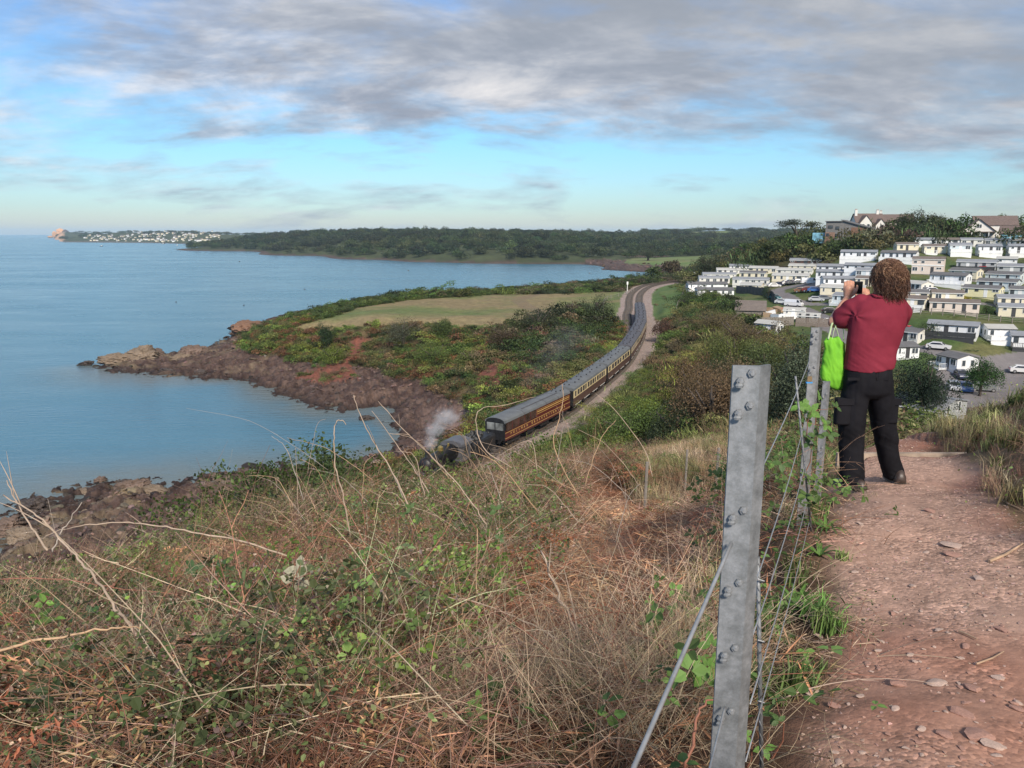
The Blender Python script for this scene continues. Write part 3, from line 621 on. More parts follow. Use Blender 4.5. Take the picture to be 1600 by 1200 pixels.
def litter_proto(seed, n=120):
    rng = np.random.default_rng(seed); P = np.c_[rng.uniform(-.35, .35, (n, 2)), rng.uniform(.0, .045, n)]; a = rng.uniform(0, 2 * np.pi, n)
    return leafmesh('straw', P, np.c_[np.cos(a), np.sin(a), rng.normal(size=n) * .18], rng.normal(size=(n, 3)) * .4 + [0, 0, 1], rng.uniform(.05, .22, n), STK, .05, rng=rng, fold=.01)
def hexleaf(name, Cn, D, Nn, size, m, asp, shade=None, rng=RNG, fold=.1):
    D = unit(D); S = unit(np.cross(D, Nn)); U = np.cross(S, D); s = np.asarray(size)[:, None]
    P = [(-.5, 0, 0), (-.22, .5, .6), (.18, .42, .6), (.55, 0, -.6), (.18, -.42, .6), (-.22, -.5, .6)]
    V = np.stack([Cn + D * s * a + S * s * asp * b + U * s * fold * c for a, b, c in P], 1).reshape(-1, 3); n = len(Cn); i = np.arange(n)[:, None] * 6
    Fq = np.vstack([i + [0, 1, 2, 3], i + [0, 3, 4, 5]]); sh = rng.random(n) if shade is None else shade
    return np_mesh(name, V, Fq, m, False, {'shade': np.repeat(sh, 6)})
def grass_proto(seed, n=46, h=.3, w=.012, lean=.5, m=FOL):
    rng = np.random.default_rng(seed); V = []; Fq = []; S = []
    for i in range(n):
        a = rng.uniform(0, 2 * np.pi); b = rng.normal(size=2) * .06; l = h * rng.uniform(.5, 1.2); e = lean * rng.uniform(.2, 1.4); d = np.array([math.cos(a), math.sin(a)]); sd = np.array([-d[1], d[0], 0]) * w * .5
        p0 = np.array([*b, 0]); p1 = np.array([*(b + d * e * l * .3), l * .6]); p2 = np.array([*(b + d * e * l * .95), l * (.95 - e * .35)]); k = len(V)
        V += [p0 - sd, p0 + sd, p1 + sd * .8, p1 - sd * .8, p2 + sd * .15, p2 - sd * .15]; Fq += [(k, k + 1, k + 2, k + 3), (k + 3, k + 2, k + 4, k + 5)]; S += [rng.random()] * 6
    return np_mesh('grass_blades', V, Fq, m, True, {'shade': np.array(S)})
def stone_proto(seed, m, flat=.5, sub=2):
    bm = bmesh.new(); bmesh.ops.create_icosphere(bm, subdivisions=sub, radius=.5); rng = np.random.default_rng(seed)
    pl_ = [(unit(rng.normal(size=3)), rng.uniform(.24, .4)) for _ in range(9)]
    for v in bm.verts:
        c = np.array(v.co)
        for nn, dd in pl_:
            e = c @ nn - dd
            if e > 0: c = c - nn * e * .92
        c = c * (1 + .05 * rng.normal()); c[2] *= flat; v.co = c
    me = bpy.data.meshes.new('stone'); bm.to_mesh(me); bm.free(); me.materials.append(m); return me
def rnd_rot(n, rng=RNG, tilt=.15): return np.c_[rng.normal(size=n) * tilt, rng.normal(size=n) * tilt, rng.uniform(0, 2 * np.pi, n)]
# sampling the ground by area ------------------------------------------
dA = (np.gradient(AZ)[None, :] * np.gradient(LD)[:, None]) * GD ** 2
def sample(mask, density, nmax=200000, rng=RNG):
    """points on the ground: density per square metre (array or number)"""
    w = np.where(mask, dA * density, 0).ravel(); tot = w.sum(); n = int(min(tot, nmax))
    if n < 1: return np.zeros((0, 3)), np.zeros(0, int)
    cdf = np.cumsum(w) / tot; k = np.minimum(np.searchsorted(cdf, rng.random(n)), w.size - 1)
    j, i = np.unravel_index(k, GX.shape); ja = np.minimum(j + 1, nr - 1); ia = np.minimum(i + 1, nc - 1)
    a = AZ[i] + (AZ[ia] - AZ[i]) * rng.random(n); l = LD[j] + (LD[ja] - LD[j]) * rng.random(n); d = np.exp(l); x = np.sin(a) * d; y = np.cos(a) * d
    return np.c_[x, y, Z(x, y)], k
def tints(base, n, rng=RNG, var=.25, hue=.08):
    b = np.asarray(base, float); b = b if b.ndim == 2 else np.repeat(b[None], n, 0)
    return np.clip(b * (1 + var * rng.normal(size=(n, 1))) * (1 + hue * rng.normal(size=(n, 3))), .004, .9)
# ------------------------------------------------------------------ mid-ground scrub
bushes = [bush_proto(100 + i, 560, .12) for i in range(6)] + [brush_proto(120 + i) for i in range(3)] + [bush_proto(110 + i, 420, .17, lobes=4, spread=.45) for i in range(3)]
fine = [bush_proto(140 + i, 1500, .065, shell=.5) for i in range(4)] + [brush_proto(150 + i, 1400) for i in range(3)]
def noise_at(P, s, seed): return fbm(P[:, 0], P[:, 1], s, 3, seed)
DG = (.05, .075, .026); MG = (.09, .135, .034); YG = (.17, .20, .045); BR = (.17, .12, .068); RB = (.17, .085, .045); OL = (.125, .13, .048); GB = (.12, .105, .062)
def palette(P, pal, s, seed, rng=RNG):
    t = np.clip(noise_at(P, s, seed) * 1.7 - .35 + rng.normal(size=len(P)) * .09, 0, .999) * len(pal); return np.array(pal)[np.minimum(t.astype(int), len(pal) - 1)]
def scrub(name, mask, dens, size, pal, label, s=9., seed=1, protos=bushes, zs=.8, pidr=None, off=-.25):
    P, k = sample(mask, dens); n = len(P)
    if n == 0: return
    sz = size * RNG.uniform(.6, 1.35, n) * (.75 + .5 * noise_at(P, 14, seed + 50)); sc = np.c_[sz, sz * RNG.uniform(.8, 1.2, n), sz * zs * RNG.uniform(.75, 1.25, n)]
    tn = tints(palette(P, pal, s, seed), n); P = P + np.c_[np.zeros((n, 2)), off * sz * zs]
    scatter(name, P, rnd_rot(n), sc, tn, RNG.integers(0, len(protos), n) if pidr is None else pidr(P, n), protos, label)
    return n
nocut = (np.abs(TD - .8) > 5.8) & ~((TD < 0) & (-TD < wl + 1.5) & near_t)
base_scrub = (ZN == SCRUB) & nocut & (GY > 25)
right = (GX > 0.162 * GY - 10) & (TD > 0)
# cutting slope between railway and camp
slope_a = base_scrub & (TD > 5) & (GY < 215) & (GY > np.where(PXg > 880, 25, 40)) & (PXg < 1420) & (PYg > 470)
def slope_pal(P):
    px, py = project(P[:, 0], P[:, 1], P[:, 2] - CAMZ); return px, py
P, k = sample(slope_a & (GY < 125), .95); n = len(P); px, py = slope_pal(P)
brown = np.clip(smooth(1000, 1060, px + (noise_at(P, 8, 5) - .5) * 120) * smooth(480, 540, py + 20) - .9 * smooth(1090, 1150, px) * (py > 470) * (noise_at(P, 10, 8) > .5), 0, 1)
isb = RNG.random(n) < brown * .8; pal = palette(P, [MG, YG, OL, MG, YG], 6, 9); pal2 = palette(P, [GB, (.16, .12, .055), OL, BR], 5, 10)
sz = RNG.uniform(.9, 1.9, n) * (.7 + .6 * noise_at(P, 9, 12)) * np.where(P[:, 1] < 42, .5, np.where(P[:, 1] < 60, .75, 1.))
scatter('cutting_scrub', P + np.c_[np.zeros((n, 2)), -.2 * sz], rnd_rot(n), np.c_[sz, sz, sz * .8], tints(np.where(isb[:, None], pal2, pal), n), np.where(isb, RNG.integers(4, 7, n) - (RNG.random(n) < .45) * 4, RNG.integers(0, 4, n)), fine, 'green and brown thorn scrub on the slope above the railway line')
mnd = slope_a & (GY < 150)
scrub('cutting_thorns', mnd & (fbm(GX, GY, 9, 3, 402) > .5), .075, 2.6, [GB, (.15, .11, .055), MG, OL, (.12, .075, .045), YG], 'taller russet and green thorn clumps on the cutting slope', s=7., seed=13, protos=fine, zs=.8)
scrub('cutting_hedge', slope_a & (GY >= 125) & (ZN == SCRUB), .35, 1.7, [MG, OL, GB, (.13, .10, .05), DG, GB], 'brown and green bushes along the ridge beside the caravan park', seed=14)
hedge_a = inpoly(PXg, PYg, [(1066, 472), (1080, 462), (1150, 470), (1165, 500), (1200, 530), (1150, 510), (1090, 505), (1062, 500)]) & (GY > 120) & (GY < 262)
scrub('ridge_hedge', hedge_a, .16, 2.6, [DG, MG, DG, OL], 'dark green hedge below the leftmost white caravans', seed=15)
# headland side of the line
slope_b = base_scrub & (GX < 60) & (TD < 0) & (GY > 85) & (GY < 300) & (GZ > -35.5)
px_, py_ = PXg, PYg
scrub('headland_scrub', slope_b & (PYg > 500), .42, 1.9, [DG, RB, MG, OL, YG, RB, MG, DG, BR, OL], 'mixed green and russet scrub clothing the headland cliff above the cove', s=12., seed=24)
scrub('cliff_scrub', (ZN == CLIFF), .22, 1.0, [MG, OL, BR], 'patchy growth on the bare red earth of the cliff', seed=23)
scrub('headland_dark_scrub', slope_b & inpoly(PXg, PYg, [(760, 520), (830, 502), (935, 497), (950, 515), (900, 560), (850, 580), (780, 555)]), .22, 3.0, [DG, (.03, .042, .02), DG, GB], 'tall dark thorn thicket at the top of the headland cliff', seed=25)
scrub('lineside_grass', slope_b & (TD > -16) & (GY < 210), 1.1, .9, [GB, OL, GB, (.12, .11, .07)], 'rough grey green growth between the cliff and the railway', seed=26, pidr=lambda P, n: RNG.integers(6, 9, n))
edge_h = base_scrub & inpoly(PXg, PYg, [(430, 510), (520, 484), (600, 468), (700, 460), (760, 456), (760, 462), (640, 471), (560, 482), (500, 500), (455, 518), (400, 530), (380, 525)]) & (GY > 200)
scrub('clifftop_hedge', edge_h, .2, 2.3, [DG, MG, DG, OL], 'low dark hedge along the seaward edge of the dry field', seed=27, zs=.7)
edge_i = base_scrub & (GY > 285) & (GX < 130) & (GZ > -36) & (TD < -7)
scrub('coast_hedge', edge_i, .10, 3.2, [DG, (.03, .045, .02), MG, GB], 'dark hedge and scrub on the coast beyond the dry field', seed=28, zs=.65)
scrub('grass_edge', (ZN == GREEN) & (RNG.random(GX.shape) < .12), .06, 1.4, [MG, GB], 'rough tussocks in the green strip beside the railway', seed=30, zs=.5)
# hill on the right
hill = ((ZN == SCRUB) & (GY > 190) & (GX > 60) & (GD <= 420) & (TD > 6)) | ((ZN == CAMP) & inpoly(PXg, PYg, [(1180, 405), (1270, 370), (1430, 366), (1600, 374), (1600, 380), (1430, 384), (1340, 395), (1290, 412), (1200, 415)]) & (GY > 255))
clr = (GY < 325) & (((PXg > 1338) & (PXg < 1412) & (GY > 292)) | ((PXg > 1500) & (PXg < 1625) & (GY > 264)))
scrub('ridge_hedge_low', hill & clr & (GY < 312) & (GY > 266), .12, 1.7, [DG, MG, DG], 'low dark hedge in front of the hilltop houses', seed=34, zs=.7)
hill &= ~clr
hill &= ~((GY > 295) & (GY < 350) & (PYg < 380) & (PXg > 1205) & (PXg < 1288))
scrub('hillside_woodland', hill, .034, 6.0, [DG, (.05, .065, .03), OL, DG, GB, (.055, .075, .025)], 'dense dark woodland and scrub covering the hill above the caravan park', s=30., seed=35, zs=.85)
side = (ZN == SCRUB) & (GX > 20) & (GY < 110) & (GY > 20) & (PXg > 1150) & (TD > 20) & (PYg > 640)
scrub('hillside_side', side, .16, 1.4, [OL, BR, MG], 'rough grass and bramble on the hill beyond the path', seed=36, zs=.5)
scrub('park_tussocks', (ZN == CAMP) & (GY < 185), .035, .9, [MG, OL, DG], 'rough grass tussocks on the banks of the caravan park', seed=37, zs=.35)
# near-left bluff, below the brow
bluff = base_scrub & (GY > 30) & (GX / GY > -.40) & (GX < 2) & (GY < 75) & (GZ > -34) & (TD < -3)
scrub('bluff_scrub', bluff, .5, 1.3, [DG, MG, BR, MG], 'bramble and ivy on the bluff above the near rocks', seed=38, protos=fine)
bl2 = (ZN == SCRUB) & (GX / GY < -.19) & (GX / GY > -.36) & (GY > 18) & (GY < 27)
scrub('ivy_bank', bl2, .9, 1.9, [DG, (.05, .075, .02), MG], 'dark green ivy bank at the brow above the cove', seed=39, protos=fine, pidr=lambda P, n: RNG.integers(0, 4, n))
# far woods -------------------------------------------------------------
crowns = [crown_proto(200 + i) for i in range(5)]
fw = (ZN == FAR) & (GD > 600) & (GZ > -36.5) & (GD < 2400) & (PXg > 280)
P, k = sample(fw, np.clip(.0075 * (1100 / GD), .002, .012), 9000); n = len(P); sz = RNG.uniform(5.5, 11.5, n) * (P[:, 1] / 1400) ** .3
scatter('far_wood', P, rnd_rot(n, tilt=.05), np.c_[sz, sz, sz * RNG.uniform(.7, 1.25, n)], tints(palette(P, [(.026, .042, .022), (.04, .06, .026), (.06, .078, .034), (.034, .045, .026)], 160, 44), n, var=.3), RNG.integers(0, 5, n), crowns, 'dense wood of dark broadleaf trees on the far side of the bay')
fw2 = (ZN == FAR) & (GD > 2000) & (GZ > -34) & (noise_at(np.c_[GX.ravel(), GY.ravel()], 350, 46).reshape(GX.shape) > .38)
P, k = sample(fw2, .0012, 5000); n = len(P); sz = RNG.uniform(9, 17, n)
scatter('distant_trees', P, rnd_rot(n, tilt=.05), np.c_[sz * 1.3, sz * 1.3, sz * .7], tints((.05, .07, .035), n, var=.3), RNG.integers(0, 5, n), crowns, 'hazy hedgerow trees on the distant hills')
# shore boulders ----------------------------------------------------------
rock_m = mat('shore_stone', (.12, .078, .066), .8, var=.55, scale=2.5, bump=.8, bdist=.1, kind='Object'); tanrock_m = mat('tan_stone', (.17, .13, .095), .85, var=.55, scale=1.2, bump=.9, bdist=.15)
_n = NT('scree'); _t = _n.attr('tint', 'INSTANCER').outputs['Color']; _n.set(_n.b.inputs['Base Color'], _n.mix(1., _t, _n.ramp(_n.noise(5, 5, .7, _n.vec()), [(.3, .6), (.7, 1.4)]), 'MULTIPLY')); _n.b.inputs['Roughness'].default_value = .8; _n.bump(_n.noise(9, 4, .7, _n.vec()), .6, .05); SCREE = _n.m
stones = [stone_proto(300 + i, SCREE, .6, 2) for i in range(6)]
sm = (ZN == SHORE) & (GD < 330) & (GZ > -38.6)
P, k = sample(sm, np.where(GD < 130, .9, .42), 9000); n = len(P); sz = .35 + 1.1 * RNG.random(n) ** 3 + (RNG.random(n) < .03) * 1.4
base = np.clip(CF[k] * 1.1 + .006, .015, .5) * (.7 + .7 * noise_at(P, 7, 88))[:, None]; lp = np.clip(P[:, 2] * .25 + .5, .35, 1)[:, None]
scatter('shore_rocks', P + [0, 0, .05], rnd_rot(n, tilt=.3), np.c_[sz, sz * RNG.uniform(.6, 1.3, n), sz * RNG.uniform(.4, .9, n)], tints(base * lp, n, var=.3), RNG.integers(0, 6, n), stones, 'broken purple brown rocks and ledges of the foreshore')
sm = (ZN == SHORE) & (GD < 1500) & (GD > 600)
P, k = sample(sm, .02, 1500); n = len(P); sz = RNG.uniform(2, 6, n)
if n: scatter('far_rocks', P, rnd_rot(n, tilt=.3), np.c_[sz, sz, sz * .4], tints((.10, .06, .05), n, var=.3), RNG.integers(0, 6, n), stones, 'low rocky point on the far shore')
# ballast
# ------------------------------------------------------------------ railway
rail_m = mat('rail_steel', (.10, .075, .06), .5, .3, var=.3, scale=1, bump=0); sleeper_m = mat('sleeper_wood', (.10, .085, .075), .9, var=.4, scale=3)
def rails(name, off, s0, s1, label):
    e = empty(name, (0, 0, 0), label=label, cat='railway track', group='railway tracks')
    mb2 = []
    for g in (-.75, .75):
        mb = MB(); ss = np.arange(s0, s1, 3.); x, y, a = trk(ss, off + g); z = railz(y)
        R_ = []
        for X_, Y_, Z_, A_ in zip(x, y, z, a):
            nx, ny = math.sin(A_), -math.cos(A_)
            R_.append([(X_ + nx * q, Y_ + ny * q, Z_ + h) for q, h in ((-.06, -.16), (.06, -.16), (.035, 0), (-.035, 0))])
        mb.rings(R_); mb.build('rail', rail_m, e)
    mb = MB()
    for s in np.arange(s0, s1, .72):
        x, y, a = trk(s, off); c, q = math.cos(a), math.sin(a); z = float(railz(y)) - .17
        P = [(x + c * u + q * v, y + q * u - c * v) for u, v in ((-.13, -1.3), (.13, -1.3), (.13, 1.3), (-.13, 1.3))]
        mb.add([(*p, z - .12) for p in P] + [(*p, z) for p in P], [(4, 5, 6, 7), (0, 1, 5, 4), (1, 2, 6, 5), (2, 3, 7, 6), (3, 0, 4, 7)])
    tag(mb.build('sleepers', sleeper_m, e), 'row of weathered sleepers', kind='stuff')
def s_at(Y): return float(np.interp(Y, TRK[:, 1], TRS))
rails('railway_track', 0, 6, TRS[-1] - 2, 'single railway track under the train, curving away along the coast')
rails('railway_track', -3.5, s_at(205), TRS[-1] - 2, 'second railway track left of the empty end of the line, seaward side')
P, k = sample((ZN == BALLAST) & (GD < 330), 1.1, 9000); n = len(P); sz = RNG.uniform(.12, .4, n)
scatter('ballast_stones', P, rnd_rot(n, tilt=.4), np.c_[sz, sz, sz * .6], tints((.30, .235, .21), n, var=.25), RNG.integers(0, 6, n), stones, 'pinkish grey ballast stones beside the rails')
# ------------------------------------------------------------------ train
choc = mat('chocolate_paint', (.075, .04, .028), .4, var=.15, scale=1.5, bump=.03); cream = mat('cream_paint', (.62, .52, .30), .45, var=.1, scale=1.5, bump=.03)
roofm = mat('coach_roof_grey', (.115, .125, .135), .6, var=.22, scale=.7, bump=.15, bdist=.02); roofd = mat('coach_roof_dark', (.075, .075, .088), .6, var=.25, scale=.7, bump=.15, bdist=.02)
blackm = mat('black_metal', (.018, .018, .02), .45, .2, var=.4, scale=2, bump=.1); maroon = mat('maroon_paint', (.085, .018, .015), .35, var=.12, scale=1.2, bump=.02)
gold = mat('gold_lining', (.60, .40, .13), .45, var=.08, scale=3, bump=0); winm = glass('coach_glass', (.05, .045, .04)); whitem = mat('white_paint', (.72, .72, .70), .5, var=.07, scale=2, bump=.03)
obsglass = glass('observation_glass', (.05, .03, .025)); palegl = glass('end_glass', (.14, .15, .15))
CL, CWD = 18.95, 2.78; GLY = {}
def arch(w, z0, h, n=9): return [(w / 2 * math.cos(math.pi * k / n), z0 + h * math.sin(math.pi * k / n) ** .8) for k in range(n + 1)]
def coach(kind, s_mid, label, rm=roofm, wins=9, vents=True):
    sa, sb = s_mid - 9.4, s_mid + 9.4; xa, ya, _ = trk(sa); xb, yb, _ = trk(sb); ang = math.atan2(yb - ya, xb - xa); z = (float(railz(ya)) + float(railz(yb))) / 2
    e = empty(kind, ((xa + xb) / 2, (ya + yb) / 2, z), ang, label, 'railway coach', 'coaches of the steam train')
    e.rotation_euler = (0, -math.atan(1 / RAILG) * math.sin(ang), ang)
    obs = kind == 'observation_coach'; L2 = CL / 2; low = maroon if obs else choc
    mb = MB(); mb.box(-L2, L2, -CWD / 2, CWD / 2, 1.05, 2.12); body = mb.build('lower_body', low, e)
    if obs:
        mb = MB(); mb.box(-1.3, L2, -CWD / 2, CWD / 2, 2.122, 3.25); mb.box(-L2, -L2 + .12, -CWD / 2, CWD / 2, 2.122, 2.3); mb.box(-L2 + .0, -1.3, -CWD / 2 + .1, CWD / 2 - .1, 2.122, 2.2); mb.build('upper_body', maroon, e)
        for sd in (-1, 1):
            y0 = sd * CWD / 2
            for i in range(5):
                mb = MB(); a = -L2 + .25 + i * 1.62; mb.box(a, a + 1.5, y0 - .03, y0 + .012 * sd if sd > 0 else y0 + .02, 2.2, 3.2); mb.build('window', obsglass, e)
                mb = MB(); mb.box(a + 1.5, a + 1.62, y0 - .04, y0 + .03, 2.13, 3.25); mb.build('pillar', maroon, e)
            for zz, hh, xa_, xb_ in ((1.98, .035, -L2, L2), (1.30, .035, -L2, L2), (2.75, .09, -.9, L2 - .3), (2.5, .04, -.9, L2 - .3), (3.0, .03, -.9, L2 - .3)):
                mb = MB(); mb.box(xa_, xb_, min(y0, y0 + sd * .02), max(y0, y0 + sd * .02), zz, zz + hh); mb.build('lining', gold, e)
            mb = MB(); mb.box(-1.28, -1.06, min(y0, y0 + sd * .025), max(y0, y0 + sd * .025), 2.2, 3.2); mb.build('door_pillar', mat('tan_varnish', (.35, .22, .10), .5), e)
        mb = MB(); mb.box(-L2 - .02, -L2 + .02, -1.15, 1.15, 2.3, 3.2); mb.build('end_window', palegl, e)
        mb = MB(); mb.box(-L2 - .03, -L2 - .002, -CWD / 2, CWD / 2, 1.05, 2.29); mb.box(-L2 - .03, -L2 + .1, -CWD / 2, -1.16, 2.3, 3.25); mb.box(-L2 - .03, -L2 + .1, 1.16, CWD / 2, 2.3, 3.25); mb.box(-L2 - .06, -L2 + .03, -.05, .05, 2.3, 3.2); mb.build('end_frame', blackm, e)
        let = empty('lettering', (0, 0, 0), parent=e); txt = 'PULLMAN OBSERVATION CAR'; xs = np.linspace(-8.0, 7.6, len(txt))
        for ch_, x_ in zip(txt, xs):
            if ch_ == ' ': continue
            if ch_ not in GLY:
                cu_ = bpy.data.curves.new('letter', 'FONT'); cu_.body = ch_; cu_.size = .44; cu_.extrude = .006; cu_.align_x = 'CENTER'; cu_.align_y = 'CENTER'; cu_.resolution_u = 3
                t = bpy.data.objects.new('t', cu_); scene.collection.objects.link(t); dg = bpy.context.evaluated_depsgraph_get(); GLY[ch_] = bpy.data.meshes.new_from_object(t.evaluated_get(dg)); bpy.data.objects.remove(t); GLY[ch_].materials.clear(); GLY[ch_].materials.append(gold)
            obj('letter', GLY[ch_], let, (float(x_), -CWD / 2 - .015, 1.69), (R(90), 0, 0))
    else:
        mb = MB(); mb.box(-L2, L2, -CWD / 2 + .01, CWD / 2 - .01, 2.122, 3.25); mb.build('upper_body', cream, e)
        step = (CL - 1.2) / wins
        for sd in (-1, 1):
            y0 = sd * (CWD / 2 - .01)
            for i in range(wins):
                a = -L2 + .75 + i * step; ww = step * (.72 if i % 4 else .5)
                mb = MB(); mb.box(a, a + ww, min(y0, y0 + sd * .02), max(y0, y0 + sd * .02), 2.3, 3.06); mb.build('window', winm, e)
        # gangway end
    for sg in (-1, 1):
        if obs and sg < 0: continue
        mb = MB(); mb.box(sg * L2 - (.0 if sg > 0 else .38), sg * L2 + (.38 if sg > 0 else .0), -.6, .6, 1.1, 3.2); mb.build('gangway', blackm, e)
    pr = arch(CWD + .06, 3.25, .6); mb = MB(); mb.prism(pr, -L2 - .06, L2 + .06); mb.build('roof', rm, e, False)
    if obs:
        mb = MB(); mb.prism([(p * .93, q + .002) for p, q in arch(CWD, 3.25, .58)], -L2 - .075, -L2 - .06); mb.build('end_dome', blackm, e)
        for x_ in (-4.5, 1.8, 5.5):
            mb = MB(); mb.prism(arch(CWD + .1, 3.26, .615), x_, x_ + .08); mb.build('roof_rib', roofd, e)
        mb = MB(); mb.box(-4, 6.5, -.75, -.65, 3.8, 3.86); mb.build('roof_rail', roofd, e); mb = MB(); mb.box(-4, 6.5, .65, .75, 3.8, 3.86); mb.build('roof_rail', roofd, e)
    if not obs:
        for sg in (-1, 1): mb = MB(); mb.prism([(-1.385, 1.06), (1.385, 1.06), (1.385, 3.27)] + [(p * .99, q) for p, q in arch(CWD, 3.27, .55)] + [(-1.385, 3.27)], sg * L2 if sg > 0 else -L2 - .03, L2 + .03 if sg > 0 else -L2); mb.build('end_panel', blackm, e)
    vm = VENT; vn = 3 if obs else 9
    for i in range(vn):
        for sd in (-1, 1):
            x_ = (-L2 + 1.2 + i * (CL - 2.4) / (9 - 1)) if not obs else 7 + i * .9
            obj('roof_vent', vm, e, (x_, sd * (.62 if i % 3 else .35), 3.79))
    mb = MB(); mb.box(-L2 + .2, L2 - .2, -1.15, 1.15, .82, 1.048); mb.box(-3.2, -1.2, -1.1, 1.1, .35, .82); mb.box(.8, 3.2, -1.1, 1.1, .4, .82); mb.build('underframe', blackm, e)
    for sg in (-1, 1):
        b = MB(); x0 = sg * 6.8; b.box(x0 - 1.7, x0 + 1.7, -1.12, -.98, .35, .72); b.box(x0 - 1.7, x0 + 1.7, .98, 1.12, .35, .72); b.box(x0 - .3, x0 + .3, -1, 1, .4, .75); bo = b.build('bogie', blackm, e)
        for q in (-1.25, 1.25):
            for sd in (-1, 1): obj('wheel', WHEEL, bo, (x0 + q, sd * .78, .46))
    for i in range(4):
        a = -L2 + 1.2 + i * 4.7
        for sd in (-1, 1):
            mb = MB(); mb.box(a, a + 2.9, sd * 1.32 - .06, sd * 1.32 + .06, .93, 1.0); mb.build('footboard', whitem if not obs else blackm, e)
    for sd in (-.85, .85):
        for sg in (-1, 1):
            mb = MB(); mb.tube([(sg * L2, sd, .98), (sg * (L2 + .5), sd, .98), (sg * (L2 + .56), sd, .98)], [.1, .1, .24], 8); mb.build('buffer', blackm, e)
    return e
_v = MB(); _v.tube([(0, 0, -.05), (0, 0, .1), (0, 0, .12), (0, 0, .2)], [.06, .06, .12, .1], 8); VENT = _v.mesh('roof_vent', blackm)
_w = MB(); _w.tube([(0, -.06, 0), (0, .06, 0)], [.46, .46], 14); _w.tube([(0, -.08, 0), (0, .08, 0)], [.14, .14], 8); WHEEL = _w.mesh('wheel', blackm)
# spacing from the roof joints seen in the photograph
js = [s_at(q[1]) for q in [track_pt(*q, 3.85) for q in [(770, 654), (876, 607), (940, 565), (978, 536), (994, 513), (1002, 496), (1001, 481.6), (999, 470)]]]
s0 = js[0]; names = ['maroon and gold observation coach with grey roof, first behind the locomotive', 'cream and brown coach with light grey roof, coupled behind the maroon coach', 'third coach of the train, cream and brown with a light grey roof',
    'fourth coach of the train, cream and brown with a darker roof', 'fifth coach of the train, where the line begins to bend', 'sixth coach of the train, mostly roof in view', 'last coach at the tail of the steam train']
for i in range(7):
    coach('observation_coach' if i == 0 else 'passenger_coach', s0 + 10.1 + i * 20.25, names[i], roofm if i < 3 else roofd, wins=(9, 13, 8, 10, 10, 9, 9)[i])
